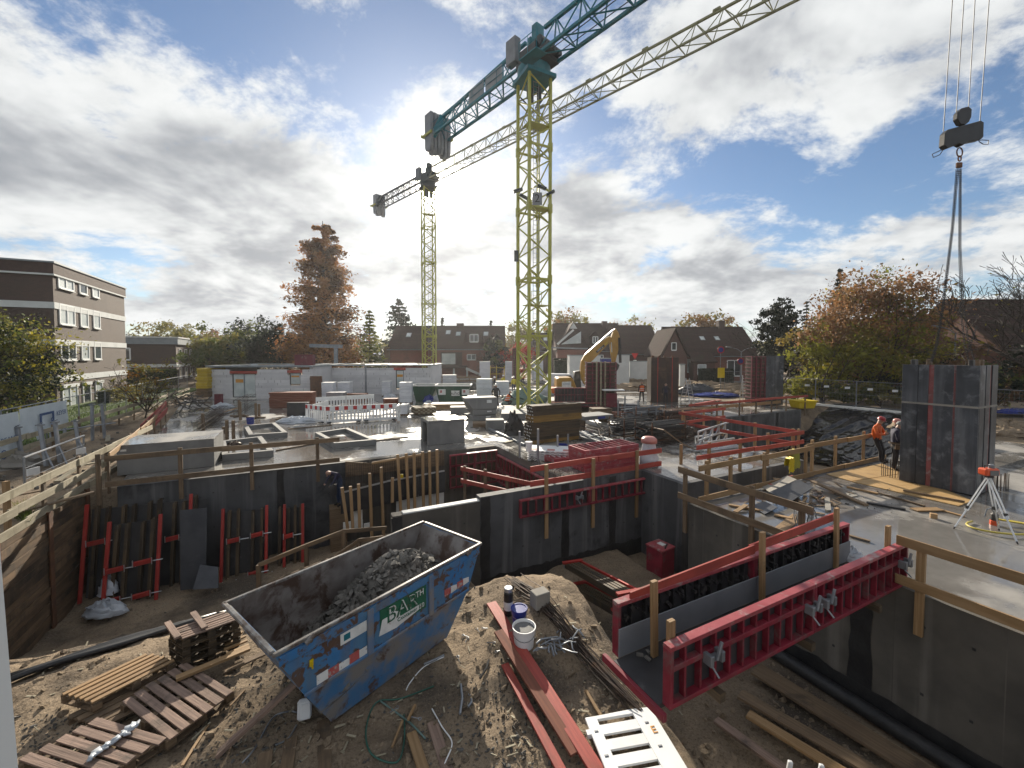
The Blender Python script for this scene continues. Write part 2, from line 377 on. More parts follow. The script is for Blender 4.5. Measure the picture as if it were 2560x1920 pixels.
mk('skip_rim', (.27, .27, .27), (.15, .13, .115), 7, 8, .55, dirt=(.09, .055, .04), dscale=6, dth=(.48, .62), rnd=0, bump=.1)
mk('rubble', (.165, .155, .142), (.095, .09, .082), 3, 5, .9, bump=.3, bscale=14, rnd=.35)
mk('white_plastic', (.76, .77, .78), (.68, .69, .70), 2, 4, .42, dirt=(.46, .44, .41), dscale=2.2, dth=(.6, .78), rnd=.05)
mk('red_plastic', (.58, .02, .022), (.48, .018, .02), 2, 4, .4, rnd=.08)
mk('pink_plastic', (.62, .26, .22), (.5, .2, .18), 2, 4, .4, rnd=.08)
mk('blue_plastic', (.02, .045, .33), (.016, .035, .26), 2, 4, .3, rnd=.1)
mk('black_plastic', (.02, .02, .022), (.03, .03, .032), 3, 4, .4, rnd=.1)
mk('foil_black', (.010, .011, .016), (.016, .017, .023), 2, 4, .13, rnd=0, spec=.6)
mk('foil_clear', (.62, .66, .72), (.5, .55, .62), 3, 5, .3, rnd=.1, trans=.2)
mk('wrap_white', (.63, .65, .70), (.55, .57, .63), 1.6, 5, .4, rnd=.08, dirt=(.4, .42, .47), dscale=3, dth=(.6, .72))
mk('tarp_green', (.16, .25, .23), (.12, .2, .18), 2, 4, .5, rnd=.1)
mk('banner', (.60, .66, .72), (.54, .60, .66), 2, 4, .6, rnd=0, trans=.3)
mk('banner_print', (.06, .12, .28), None, rough=.6, rnd=0)
mk('crane_yellow', (.50, .50, .085), (.42, .42, .07), 2, 5, .45, dirt=(.20, .17, .07), dscale=2.2, dth=(.62, .75), rnd=.04)
mk('crane_teal', (.012, .21, .27), (.010, .165, .215), 2, 5, .4, rnd=.05, dirt=(.015, .05, .055), dscale=2, dth=(.6, .75))
mk('crane_yellow_backlit', (.30, .30, .15), (.24, .24, .12), 2, 5, .5, rnd=.04)  # yellow jib paint darkened, its backlit shade put into the colour
mk('crane_dark', (.03, .045, .05), (.02, .03, .034), 2, 5, .5, rnd=.05)
mk('crane_grey', (.26, .28, .31), (.20, .22, .25), 1.2, 5, .5, rnd=.1)
mk('machine_yellow', (.52, .29, .045), (.43, .23, .035), 1.5, 5, .42, dirt=(.25, .15, .05), dscale=1.8, dth=(.6, .75), rnd=0)
mk('yellow_board', (.62, .45, .04), (.54, .38, .035), 2, 4, .5, rnd=.1)
mk('yellow_bright', (.75, .56, .01), (.66, .48, .01), 3, 4, .5, rnd=.03)
mk('jacket_olive', (.36, .34, .05), (.28, .26, .04), 3, 4, .7, rnd=0)
mk('container_green', (.022, .095, .05), (.018, .075, .04), 2, 5, .5, dirt=(.06, .07, .05), dscale=2, dth=(.58, .74), rnd=.05)
mk('orange_plain', (.72, .17, .02), (.62, .14, .02), 3, 4, .6, rnd=.05)
mk('print_orange', (.72, .34, .06), None, rough=.6, rnd=0)
mk('print_green', (.012, .16, .085), (.02, .12, .07), 6, 5, .5, rnd=0, dirt=(.10, .075, .05), dscale=7, dth=(.58, .63))
mk('print_white', (.72, .73, .72), (.62, .63, .62), 6, 5, .5, rnd=0, dirt=(.30, .24, .2), dscale=8, dth=(.6, .65))
mk('print_red', (.55, .10, .09), (.5, .16, .15), 6, 5, .5, rnd=0, dirt=(.5, .45, .42), dscale=7, dth=(.56, .62))
mk('print_black', (.02, .02, .022), None, rough=.6, rnd=0)
mk('laser_orange', (.72, .10, .03), None, rough=.4, rnd=0)
mk('hose_yellow', (.55, .45, .08), None, rough=.5, rnd=0)
mk('green_cord', (.03, .12, .09), None, rough=.5, rnd=0)
# buildings
mk('render_white', (.62, .64, .64), (.55, .57, .57), 1, 5, .8, rnd=.03)
mk('brick_plain', (.185, .085, .06), (.14, .065, .048), 3, 5, .85, rnd=.05)
mk('brick_red', (.30, .105, .07), (.24, .08, .055), 3, 6, .85, rnd=.06, bump=.1)
mk('brick_dark', (.10, .062, .052), (.075, .047, .04), 3, 6, .85, rnd=.05, bump=.1)
mk('roof_dark', (.075, .045, .038), (.05, .033, .03), 3, 6, .95, spec=.08, rnd=.12, dirt=(.06, .05, .035), dscale=.7, dth=(.5, .7))
mk('roof_red', (.15, .05, .032), (.10, .035, .025), 3, 6, .75, rnd=.1)
mk('roof_grey', (.30, .34, .37), (.25, .29, .32), 2, 4, .6, rnd=.05)
mk('frame_white', (.72, .74, .74), None, rough=.5, rnd=.03)
mk('glass', (.035, .045, .055), (.10, .12, .13), .8, 3, .06, rnd=.3, spec=.8)
mk('curtain', (.55, .60, .60), (.42, .47, .48), 1.2, 3, .35, rnd=.1, spec=.6)
mk('asphalt', (.10, .10, .105), (.08, .08, .085), 3, 6, .85, rnd=0, bump=.1)
# plants
def leaf(name, c1, c2, tr=.35): mk(name, c1, c2, .7, 4, .6, rnd=.1, trans=tr, spec=.2, fac=(.38, .62))
leaf('leaf_rust', (.46, .21, .085), (.54, .29, .115), .45); leaf('leaf_gold', (.36, .19, .03), (.27, .12, .025)); leaf('leaf_green', (.11, .145, .034), (.165, .185, .045), .4)
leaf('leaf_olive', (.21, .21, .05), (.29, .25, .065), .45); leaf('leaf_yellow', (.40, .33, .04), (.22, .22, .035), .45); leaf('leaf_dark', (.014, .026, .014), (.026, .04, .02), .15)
leaf('leaf_conifer', (.02, .035, .02), (.035, .05, .022), .15); leaf('leaf_brown', (.30, .18, .10), (.22, .14, .07), .45); leaf('leaf_red', (.42, .03, .03), (.5, .08, .03)); leaf('leaf_mixed', (.28, .20, .05), (.17, .16, .035), .45)
leaf('leaf_bronze', (.24, .125, .07), (.31, .18, .085), .45); leaf('leaf_lime', (.34, .33, .05), (.22, .24, .035), .45)
mk('bark', (.075, .058, .045), (.045, .036, .03), 4, 6, .9, rnd=.15, bump=.3)
mk('grass', (.10, .16, .022), (.07, .12, .018), 3, 6, .9, rnd=0, trans=.2)
# people
mk('skin', (.45, .26, .19), None, rough=.55, rnd=.05); mk('cloth_dark', (.018, .018, .024), (.028, .028, .034), 8, 4, .85, rnd=.1)
mk('cloth_navy', (.03, .032, .06), (.045, .04, .075), 8, 4, .85, rnd=.05); mk('hiviz_orange', (.80, .15, .015), (.70, .11, .012), 5, 4, .6, rnd=.03)
mk('hiviz_band', (.55, .56, .56), None, rough=.4, rnd=0); mk('helmet_red', (.42, .025, .035), None, rough=.35, rnd=0); mk('helmet_white', (.7, .7, .7), None, rough=.35, rnd=0); mk('cap_grey', (.25, .25, .24), None, rough=.8, rnd=0)
mk('boots', (.02, .018, .016), None, rough=.7, rnd=0); mk('hiviz_yellow', (.62, .52, .02), None, rough=.6, rnd=0); mk('cloth_jeans', (.05, .07, .13), (.035, .05, .1), 8, 4, .85, rnd=.05)
def brickmat(name, c1, c2, mortar, sc_=4.2):
    m = bpy.data.materials.new(name); m.use_nodes = True; t = m.node_tree; MAT[name] = m
    c1, c2, mortar = [tuple(x * .62 for x in c) for c in (c1, c2, mortar)]
    b = t.nodes['Principled BSDF']; b.inputs['Roughness'].default_value = .85
    uvn = nd(t, 'ShaderNodeTexCoord').outputs['UV']
    br = nd(t, 'ShaderNodeTexBrick', i_Vector=uvn, i_Color1=tuple(c1) + (1,), i_Color2=tuple(c2) + (1,), i_Mortar=tuple(mortar) + (1,), i_Scale=sc_)
    br.inputs['Mortar Size'].default_value = .012; br.inputs['Bias'].default_value = -.2; br.inputs['Brick Width'].default_value = 1.0; br.inputs['Row Height'].default_value = .33
    n = nd(t, 'ShaderNodeTexNoise', i_Vector=uvn, i_Scale=.6, i_Detail=6.0).outputs[0]
    t.links.new(mixc(t, sstep(t, n, .4, .7), br.outputs[0], mixc(t, .35, br.outputs[0], (.05, .04, .035))), b.inputs['Base Color'])
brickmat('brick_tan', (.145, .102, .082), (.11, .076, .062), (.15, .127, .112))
brickmat('brick_shade', (.115, .07, .056), (.085, .055, .045), (.12, .10, .09))  # darker copy of the tan brick, shade of the turned-away face painted in
brickmat('brick_house', (.34, .115, .075), (.26, .085, .06), (.24, .2, .17))
brickmat('brick_house_dark', (.17, .075, .058), (.125, .058, .046), (.16, .13, .115))
def deckmat():
    m = bpy.data.materials.new('deck_wet'); m.use_nodes = True; t = m.node_tree; MAT['deck_wet'] = m
    b = t.nodes['Principled BSDF']; co = nd(t, 'ShaderNodeTexCoord').outputs['Object']
    def no(s, d=6.0, r=.6, o=(0, 0, 0), dist=.3): return nd(t, 'ShaderNodeTexNoise', i_Vector=vm(t, 'ADD', co, o), i_Scale=s, i_Detail=d, i_Roughness=r, i_Distortion=dist).outputs[0]
    a = no(.9); bb = no(.23, 5.0, .55, (5, 3, 0)); c = no(6.0, 5.0, .6, (1, 9, 0))
    wet = sstep(t, mth(t, 'ADD', bb, mth(t, 'MULTIPLY', mth(t, 'SUBTRACT', a, .5), .35)), .37, .52)
    mud = sstep(t, no(.16, 6.0, .6, (20, 8, 0)), .55, .68)
    dry = mixc(t, sstep(t, a, .35, .65), (.27, .255, .235), (.20, .188, .172))
    dry = mixc(t, mth(t, 'MULTIPLY', sstep(t, c, .45, .75), .35), dry, (.12, .11, .10))
    dry = mixc(t, mth(t, 'MULTIPLY', mud, .65), dry, (.14, .098, .06))
    col = mixc(t, mth(t, 'MULTIPLY', wet, .55), dry, (.075, .072, .07))
    t.links.new(col, b.inputs['Base Color'])
    t.links.new(mth(t, 'MULTIPLY_ADD', wet, -.50, mth(t, 'MULTIPLY_ADD', c, .15, .50)), b.inputs['Roughness'])
    bp = nd(t, 'ShaderNodeBump', i_Strength=.25, i_Distance=.008, i_Height=mth(t, 'MULTIPLY', no(9.0), mth(t, 'SUBTRACT', 1.05, wet)))
    t.links.new(bp.outputs[0], b.inputs['Normal'])
deckmat()
# ------------------------------------------------------------------ ground, floor slabs, retaining walls
RU = Matrix.Rotation(TH, 4, 'Z')             # local x,y = building grid u,v
def lerp(a, b, t): return a + (b - a) * t
DL = lambda v: -5.4 - (v - 17.2) * 0.155     # left edge of the big slab
def ground_z(X, Y, fine=True):
    p = V((X, Y, 0)); u, v = uv_of(p)
    pitA = -6.42 < u < 9.75 and (v < 17.3 if u < 7.85 else v < 11.3)
    if pitA:
        xb = 1.1 + (9.8 - max(3.0, min(11.0, Y))) * 0.29
        right = smooth01(X, xb - .15, xb + 1.0)
        zl = -1.25 - 1.9 * smooth01(v, 9.3, 14.8)
        plate = -1.15 - .12 * smooth01(-X, 2, 6) + .5 * math.exp(-((X - .7) / 1.25) ** 2 - ((Y - 8.3) / 1.5) ** 2)
        k = smooth01(X, -1.9, -.7)
        z = lerp(lerp(zl, lerp(plate, -2.85, smooth01(Y, 9.2, 10.6)), k), -2.65, right)
        if v < 9.3 and X < -.7: z = lerp(plate, z, k)
        if fine:
            a = 1.0 - .5 * right
            z += a * (.08 * fbm(X * .9, Y * .9, 1.0) + .05 * fbm(X * 2.7, Y * 2.7, 4.0) + .05 * abs(fbm(X * 5, Y * 5, 2.0, 3)) + .03 * max(0, fbm(X * 8, Y * 8, 6.0, 2)))
        return z
    if 17.75 < u < 41 and 8.1 < v < 18.1: return lerp(-3.0, -.08, smooth01(u, 30.5, 38.5)) if fine else -3.0
    if 9.75 < u <= 17.75 and 8.1 < v < (9.7 if u > 11.15 else 11.3): return -3.0
    if 17.75 < u < 24.2 and 15 < v < 28.2: return -2.4
    deck = (DL(v) + .5 < u < 33.6 and 17.3 < v < 46.5 and not (u > 17.6 and v < 18.2)) or (7.8 < u < 17.6 and 11 < v < 46) or (9.7 < u < 26 and v < 8.1)
    if deck: return -.7
    n = .10 * fbm(X * .15, Y * .15) if fine else 0
    if u < -6.4 and v < 60: return -.10 + .03 * fbm(X * 1.5, Y * 1.5) + n * .3
    if v > 44 and u > 12 and Y < 56: n += .28 * max(0, fbm(X * .35, Y * .35, 3.0)) * smooth01(v, 46, 49)
    return -.08 + n
def axis(lo, hi, *spans):
    xs = []; x = lo
    while x < hi:
        xs.append(x); st = 0
        for a, b, s in spans:
            if a <= x < b: st = s
        if not st:
            d = min(abs(x - e) for a, b, s in spans for e in (a, b)); st = max(.5, d * .22)
            nx = [a for a, b, s in spans if a > x]
            if nx and x + st > min(nx): st = min(nx) - x + 1e-6
        x += st
    xs.append(hi); return xs
us = axis(-900, 900, (-8, 5.5, .09), (5.5, 10.2, .13), (10.2, 42, .5)); vs = axis(-60, 1500, (1, 11, .09), (11, 17.8, .13), (17.8, 60, .6))
g = MB()
nu = len(us)
for vv in vs:
    for uu in us:
        p = UV(uu, vv); p.z = ground_z(p.x, p.y); g.v.append(p)
for j in range(len(vs) - 1):
    for i in range(nu - 1):
        a = j * nu + i; g.face((a, a + 1, a + nu + 1, a + nu), ((0, 0),) * 4)
go = g.build('ground', 'sand', kind='structure', smooth=True)
def slab(poly, z0=-.25, z1=0.0, mat='deck_wet', name='floor_slab'):
    return MB(RU).prism([(u, v, z0) for u, v in poly], (0, 0, z1 - z0)).build(name, mat, kind='structure')
slab([(DL(17.4), 17.4), (7.7, 17.4), (7.7, 47), (DL(47), 47)])
slab([(7.702, 11.4), (11.0, 11.4), (11.0, 9.5), (17.6, 9.5), (17.6, 28.2), (24, 28.2), (24, 18.2), (33.3, 18.2), (33.3, 47), (7.702, 47)])
slab([(9.86, -4), (30, -4), (30, 7.8), (9.86, 7.8)])
# lawn, road, pavement
def sheet(name, mat, pts, z): return MB().prism([(x, y, z - .3) for x, y in pts], (0, 0, .3)).build(name, mat, kind='structure')
lw = [UV(-11.6, 10), UV(-11.6, 62), UV(-48, 78), UV(-60, 10)]
sheet('lawn', 'grass', [(p.x, p.y) for p in lw], .06)
sheet('road', 'asphalt', [(-30, 66), (120, 66), (120, 58.5), (10, 58.5), (-30, 60)], -.0)
sheet('pavement', 'concrete_pale', [(-30, 69), (120, 69), (120, 66.02), (-30, 66.02)], .13)
# walls
def wall(label, u0, v0, u1, v1, z0, z1, mat, joints=(), jw=.3, jside=None, base=None):
    """wall between two grid corners; joints = bitumen strips on the face turned to the camera, base = bitumen plinth height"""
    T = thing('concrete_wall', label, 'wall', UV((u0 + u1) / 2, (v0 + v1) / 2, z0), TH)
    MB(RU).bx(u0, v0, z0, u1, v1, z1).build('wall_body', mat, T)
    along_u = abs(u1 - u0) > abs(v1 - v0)
    for j in joints:
        m = MB(RU); n = 12; pts = []
        for sgn in (0, 1):
            seq = range(n + 1) if sgn == 0 else range(n, -1, -1)
            for k in seq:
                z = lerp(z0, z1 - .03, k / n); e = j + (jw if sgn else 0) + random.uniform(-.03, .03)
                pts.append((e, v0 - .012, z) if along_u else (u0 - .012, e, z))
        m.prism(pts, (0, .011, 0) if along_u else (.011, 0, 0)).build('joint_coating', 'bitumen', T)
    if base:
        m = MB(RU); n = 40; a0, a1 = (u0, u1) if along_u else (v0, v1); pts = []
        for k in range(n + 1):
            a = lerp(a0, a1, k / n); pts.append((a, z0 + base + random.uniform(-.05, .05)))
        poly = [(a0, z0)] + [p for p in pts] + [(a1, z0)]
        if along_u: m.prism([(a, v0 - .016, z) for a, z in poly], (0, .013, 0))
        else: m.prism([(u0 - .016, a, z) for a, z in poly], (.013, 0, 0))
        m.build('plinth_coating', 'bitumen', T)
    # formwork panel joints and tie holes left in the cast face
    m, m2 = MB(RU), MB(RU); a0, a1 = (u0, u1) if along_u else (v0, v1); a = a0 + random.uniform(.6, 1.2)
    while a < a1 - .2:
        w_ = random.choice((.008, .014))
        if along_u: m.bx(a, v0 - .004, z0, a + w_, v0 - .0005, z1 - .02)
        else: m.bx(u0 - .004, a, z0, u0 - .0005, a + w_, z1 - .02)
        for z in (z1 - .55, z1 - 1.75):
            for da in (.35, .95):
                c = (a + da, v0 - .003, z) if along_u else (u0 - .003, a + da, z)
                if a + da < a1 - .05: m2.box(c, (.045, .005, .045) if along_u else (.005, .045, .045))
        a += 1.35
    if m.f: m.build('panel_joints', mat, T, kind='stuff')
    if m2.f: m2.build('tie_holes', 'bitumen', T, kind='stuff')
    return T
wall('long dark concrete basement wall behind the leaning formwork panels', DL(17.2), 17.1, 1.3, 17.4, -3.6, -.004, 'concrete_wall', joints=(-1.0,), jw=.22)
wall('short pale concrete wall with a low top beside the blue skip', 2.0, 11.1, 4.5, 11.4, -3.0, -.13, 'concrete_brown', joints=(1.97,), jw=.28)
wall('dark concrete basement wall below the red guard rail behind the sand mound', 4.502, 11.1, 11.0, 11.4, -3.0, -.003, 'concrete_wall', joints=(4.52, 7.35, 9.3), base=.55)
wall('short concrete return wall beside the pit corner', 10.8, 9.3, 10.998, 11.098, -3.0, -.003, 'concrete_wall')
wall('brown concrete wall of the right slab beside the timber planks', 9.55, -4, 9.85, 8.0, -3.0, -.003, 'concrete_brown', joints=(3.78,), jw=.36, base=.8)
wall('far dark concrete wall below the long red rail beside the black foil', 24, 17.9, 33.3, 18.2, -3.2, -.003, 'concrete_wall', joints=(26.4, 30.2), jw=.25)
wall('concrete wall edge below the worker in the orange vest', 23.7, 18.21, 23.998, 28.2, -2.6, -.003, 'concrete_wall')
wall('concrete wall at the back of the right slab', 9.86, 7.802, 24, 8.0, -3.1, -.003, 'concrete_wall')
wall('rear concrete wall of the recess behind the timber posts', 1.302, 17.1, 7.7, 17.4, -3.4, -.003, 'concrete_brown')
wall('side concrete wall of the recess below the bent rebar edge', 7.7, 11.402, 8.0, 17.098, -3.2, -.25, 'concrete_wall')
wall('narrow concrete wall under the front of the middle slab', 11.002, 9.3, 17.6, 9.498, -3.1, -.003, 'concrete_wall')
# glint on top of the low wall, painted as a pale strip
T = thing('wall_top_glint', 'bright strip painted as the glint along the top of the low pale wall by the skip', 'insulation', UV(3.2, 11.2, -.13), TH)
MB(RU).bx(2.28, 11.13, -.128, 4.5, 11.34, -.095).build('strip', 'insulation', T)
# soldier pile wall with timber lagging at the left
T = thing('shoring_wall', 'brown timber plank shoring wall with steel posts at the left edge', 'shoring wall', UV(-6.2, 10, -3.3), TH)
piles = [2.5, 4.6, 6.7, 8.8, 10.9, 13.0, 15.1, 17.2]
for a in piles:
    m = MB(RU); m.bx(-6.13, a - .09, -3.6, -6.12 + .015, a + .09, .02); m.bx(-6.3, a - .09, -3.6, -6.285, a + .09, .02); m.bx(-6.285, a - .008, -3.6, -6.13, a + .008, .02)
    m.build('pile', 'rust', T)
for a, b in zip(piles[:-1], piles[1:]):
    z = -3.5
    while z < -.06:
        h = random.uniform(.17, .23); zt = min(z + h, -.02)
        x = -6.19 + random.uniform(-.025, .02); tl = random.uniform(-.012, .012)
        MB(RU).bar((x, a + .02, (z + zt) / 2 - tl), (x, b - .02, (z + zt) / 2 + tl), .06, zt - z - .012).build('lagging_plank', 'lagging', T)
        z = zt + .001
# ------------------------------------------------------------------ guard rails
def guard(label, P, Q, posts, zs, bmat='wood_new', pmat='wood_new', pz=(-.5, 1.1), bs=(.035, .15), ps=(.12, .06), off=.05, nb=2, ext=.15):
    """timber guard rail from P to Q: upright posts at the given fractions, boards at heights zs on the side turned to the camera"""
    P, Q = V(P), V(Q); d = (Q - P); L = d.length; d.normalize()
    n = V((-d.y, d.x, 0)).normalized()
    if n.dot(P + Q) > 0: n = -n                       # towards the camera
    T = thing('guard_rail', label, 'guard rail', P)
    for f in posts:
        c = P + (Q - P) * f; lean = d * random.uniform(-.012, .012)
        MB().bar(c + V((0, 0, pz[0])), c + V((0, 0, pz[1] + random.uniform(-.03, .05))) + lean, ps[0], ps[1], up=n).build('post', pmat, T, bevel=.004)
    for z in zs:
        ks = [0] + sorted(random.uniform(i / nb - .06, i / nb + .06) for i in range(1, nb)) + [1]
        for i in range(nb):
            s = random.uniform(-.02, .02)
            a = P + (Q - P) * ks[i] - d * (ext if i == 0 else .12); b = P + (Q - P) * ks[i + 1] + d * (ext if i == nb - 1 else .12)
            o = n * (off + .037 * (i % 2))
            MB().bar(a + o + V((0, 0, z + s)), b + o + V((0, 0, z + random.uniform(-.02, .02))), bs[0], bs[1]).build('rail_board', bmat, T, bevel=.003)
    return T
def fr_on_v(px, v, u0, u1): return (uv_of(atv(px, 1000, v))[0] - u0) / (u1 - u0)
def fr_on_u(px, u, v0, v1): return (uv_of(atu(px, 1000, u))[1] - v0) / (v1 - v0)
guard('brown timber guard rail along the top of the long dark basement wall', UV(-5.5, 17.06), UV(.95, 17.06), [fr_on_v(x, 17.06, -5.5, .95) for x in (240, 447, 626, 792)], (.95, .15), 'wood_old', 'wood_old', (-.62, 1.06), nb=2, bs=(.035, .17))
guard('pale new timber guard rail along the left slab edge', UV(-5.62, 17.2), UV(-7.0, 27), (0, .22, .5, .78, 1), (1.0,), 'wood_new', 'wood_old', (-.2, 1.05), nb=2, bs=(.04, .18))
guard('short red board guard rail at the left slab edge beyond the pale timber rail', UV(-7.1, 27.4), UV(-8.0, 33), (0, .5, 1), (1.0, .55), 'wood_red', 'wood_old', (-.2, 1.05), nb=1)
guard('red board guard rail with posts hung down the basement wall behind the mound', UV(6.35, 11.04), UV(11.6, 11.04), [fr_on_v(x, 11.04, 6.35, 11.6) for x in (1367, 1484, 1594, 1705)], (.62, .13), 'wood_red', 'wood_new', (-1.65, .72), nb=2, bs=(.035, .18), off=-.09)
guard('red board guard rail at the front of the middle slab beside the aluminium trusses', UV(11.7, 9.45), UV(17.5, 9.45), [fr_on_v(x, 9.45, 11.7, 17.5) for x in (1775, 1853, 1922)] + [.99], (1.1, .74), 'wood_red', 'wood_new', (-.4, 1.2), nb=2)
guard('long red board guard rail running back from the red corner post', UV(17.55, 9.6), UV(17.55, 15.2), (.02, .3, .62, .98), (1.1, .6), 'wood_red', 'wood_new', (-.6, 1.2), nb=2)
guard('far red board guard rail above the dark concrete wall by the yellow tub', UV(21.5, 18.05), UV(34.2, 18.05), (.01, .2, .38, .52, .66, .8, .99), (1.0,), 'wood_red', 'wood_old', (-.5, 1.1), nb=3)
guard('low tan board guard rail behind the far red rail', UV(22, 19.4), UV(33, 19.4), (.02, .3, .6, .98), (.45,), 'wood_new', 'wood_old', (-.1, .6), nb=2, bs=(.03, .22))
guard('short red cross rail between the long red rails', UV(17.7, 15.3), UV(21.3, 15.6), (0, .5, 1), (1.1, .6), 'wood_red', 'wood_new', (-.5, 1.2), nb=1)
guard('tan timber guard rail with the yellow jacket hung over it', UV(10.0, 7.98), UV(15.35, 7.98), [fr_on_v(x, 7.98, 10.0, 15.35) for x in (1770, 1830, 1915)] + [.97], (.98, .1), 'wood_new', 'wood_new', (-.7, 1.1), nb=2, bs=(.04, .16))
guard('tan timber guard rail the orange worker leans on', UV(15.4, 8.05), UV(20.6, 8.05), [fr_on_v(x, 8.05, 15.4, 20.6) for x in (2034, 2092, 2162)] + [.98], (1.05, .06), 'wood_new', 'wood_new', (-.7, 1.2), nb=2, bs=(.04, .16))
guard('tan timber guard rail at the right picture edge behind the column form', UV(22.2, 7.9), UV(27.5, 7.9), (.05, .5, .95), (1.05, .6), 'wood_new', 'wood_new', (-.5, 1.2), nb=1, bs=(.04, .16))
guard('dark tan guard rail on the left edge of the right slab above the recess', UV(9.52, 8.15), UV(9.52, 4.95), [fr_on_u(x, 9.52, 8.15, 4.95) for x in (1717, 1885)] + [.97], (.9, .17), 'wood_old', 'wood_old', (-.85, 1.0), nb=1, bs=(.04, .17), off=.06)
guard('close tan guard rail at the right edge in front of the tripod', UV(9.5, 3.28), UV(9.5, -.6), [fr_on_u(x, 9.5, 3.28, -.6) for x in (2316,)] + [.62, .98], (.88, .17), 'wood_new', 'wood_new', (-.72, .92), nb=1, bs=(.04, .17), off=.06)
T = thing('guard_rail', 'brown timber handrail going down behind the blue skip', 'guard rail', atv(646, 1480, 13))
hp = [atv(646, 1413, 13), atv(766, 1364, 13), atv(859, 1328, 13), atv(963, 1320, 13)]
lp = [atv(668, 1462, 12.6), atv(839, 1393, 12.6), atv(897, 1351, 12.6), atv(956, 1344, 12.6)]
for pts in (hp, lp):
    for a, b in zip(pts[:-1], pts[1:]): MB().bar(a, b + (b - a) * .03, .05, .11).build('rail_board', 'wood_old', T)
for p in hp[:3] + lp[1:3]: MB().bar(p, V((p.x, p.y, ground_z(p.x, p.y, False) - .1)), .10, .08).build('post', 'wood_old', T)
# ------------------------------------------------------------------ steel frame formwork panels
def form_panel(label, u0, u1, v, z0, z1, mat='form_red', rmat='form_red', nr=11, group=None, board=None, dep=.12, rails=(.62,), M=RU, face='ply_dark', clamp=(), top='form_red_light'):
    T = thing('steel_formwork', label, 'formwork', M @ V((u0, v, z0)), 0, group)
    t = .055
    MB(M).bx(u0, v - dep / 2, z1 - t, u1, v + dep / 2, z1).build('top_rail', top, T, bevel=.004)  # paler red on the top rail, light from above painted in
    MB(M).bx(u0, v - dep / 2, z0, u1, v + dep / 2, z0 + t).build('bottom_rail', mat, T, bevel=.004)
    for a in (u0, u1 - t): MB(M).bx(a, v - dep / 2 + .001, z0 + t, a + t, v + dep / 2 - .001, z1 - t).build('end_rail', mat, T, bevel=.004)
    for k in rails: MB(M).bx(u0 + t, v - dep / 2 + .012, lerp(z0, z1, k) - .035, u1 - t, v + dep / 2 - .02, lerp(z0, z1, k) + .035).build('middle_rail', mat, T, bevel=.004)
    for i in range(1, nr):
        a = lerp(u0, u1, i / nr); MB(M).bx(a - .016, v - dep / 2 + .02, z0 + t, a + .016, v + dep / 2 - .02, z1 - t).build('rib', rmat, T)
    MB(M).bx(u0 + .01, v + dep / 2 - .018, z0 + .01, u1 - .01, v + dep / 2 - .003, z1 - .01).build('facing', face, T)
    if board:
        MB(M).bx(u0 + .005, v - dep / 2 - .022, z0 + .005, u1 - .005, v - dep / 2 - .002, z0 + board).build('side_board', 'crane_grey', T, bevel=.003)
        m = MB(M)
        for i in range(44):
            a = lerp(u0 + .1, u1 - .1, random.random()); z = random.uniform(z0 + board, z1 - .12); r = random.uniform(.02, .05)
            m.box((a, v - dep / 2 + .05, z), (r, .07, r * random.uniform(.6, 2)), Matrix.Rotation(random.uniform(-.8, .8), 3, 'Y'))
        m.build('cleats', 'steel_dark', T, kind='stuff')
    for a in clamp:
        m = MB(M); z = lerp(z0, z1, .6); y = v - dep / 2
        m.bx(a - .12, y - .07, z - .045, a + .12, y - .005, z + .02); m.bx(a - .13, y - .10, z - .07, a - .07, y + .02, z + .06); m.bx(a + .07, y - .10, z - .07, a + .13, y + .02, z + .06)
        m.box((a + .03, y - .09, z + .09), (.035, .035, .22), Matrix.Rotation(.4, 3, 'Y')); m.tube((a - .05, y - .05, z - .1), (a - .03, y - .14, z - .2), .014)
        m.build('clamp', 'steel_galv', T, bevel=.005)
    return T
form_panel('nearest red steel formwork panel, left of the pair in front', 3.75, 6.73, 3.42, .02, .77, clamp=(4.45, 6.62))
form_panel('nearest red steel formwork panel, right of the pair ending at the slab', 6.735, 9.72, 3.42, .02, .77, clamp=(7.0, 9.5))
form_panel('rear red topped formwork panel with a grey side board, left half', 3.78, 6.78, 4.36, .02, .77, board=.40, rails=(), rmat='bitumen')
form_panel('rear red topped formwork panel with a grey side board, right half by the slab', 6.785, 9.80, 4.36, .02, .77, board=.40, rails=(), rmat='bitumen')
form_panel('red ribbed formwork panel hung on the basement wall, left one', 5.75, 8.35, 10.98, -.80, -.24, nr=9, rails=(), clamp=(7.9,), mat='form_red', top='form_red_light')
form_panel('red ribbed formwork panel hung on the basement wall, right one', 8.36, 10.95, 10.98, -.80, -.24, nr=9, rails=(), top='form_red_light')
T = thing('formwork_tray', 'dark plywood tray floor between the two red formwork rows', 'formwork', UV(6.6, 3.9, -.06), TH)
MB(RU).bx(3.70, 3.49, -.045, 9.53, 4.29, .012).build('tray_floor', 'ply_dark', T)
MB(RU).bx(3.63, 3.35, -.08, 3.69, 4.45, .02).build('edge_beam', 'form_red', T, bevel=.005)
for a in (4.6, 6.6, 8.6): MB(RU).bx(a - .05, 3.3, -.16, a + .05, 4.5, -.046).build('joist', 'girder', T)
m = MB()
for i in range(60):
    p = UV(random.uniform(3.9, 9.3), random.uniform(3.55, 4.2), .03); s = random.uniform(.015, .05); m.box(p, (s * 2, s, s * .6), Matrix.Rotation(random.uniform(0, 6), 3, 'Z'))
m.build('debris', 'rubble', T, kind='stuff')
T = thing('guard_rail', 'red board on three tan posts standing in the formwork tray', 'guard rail', at(1636, 1640, 0), 0)
pa = []
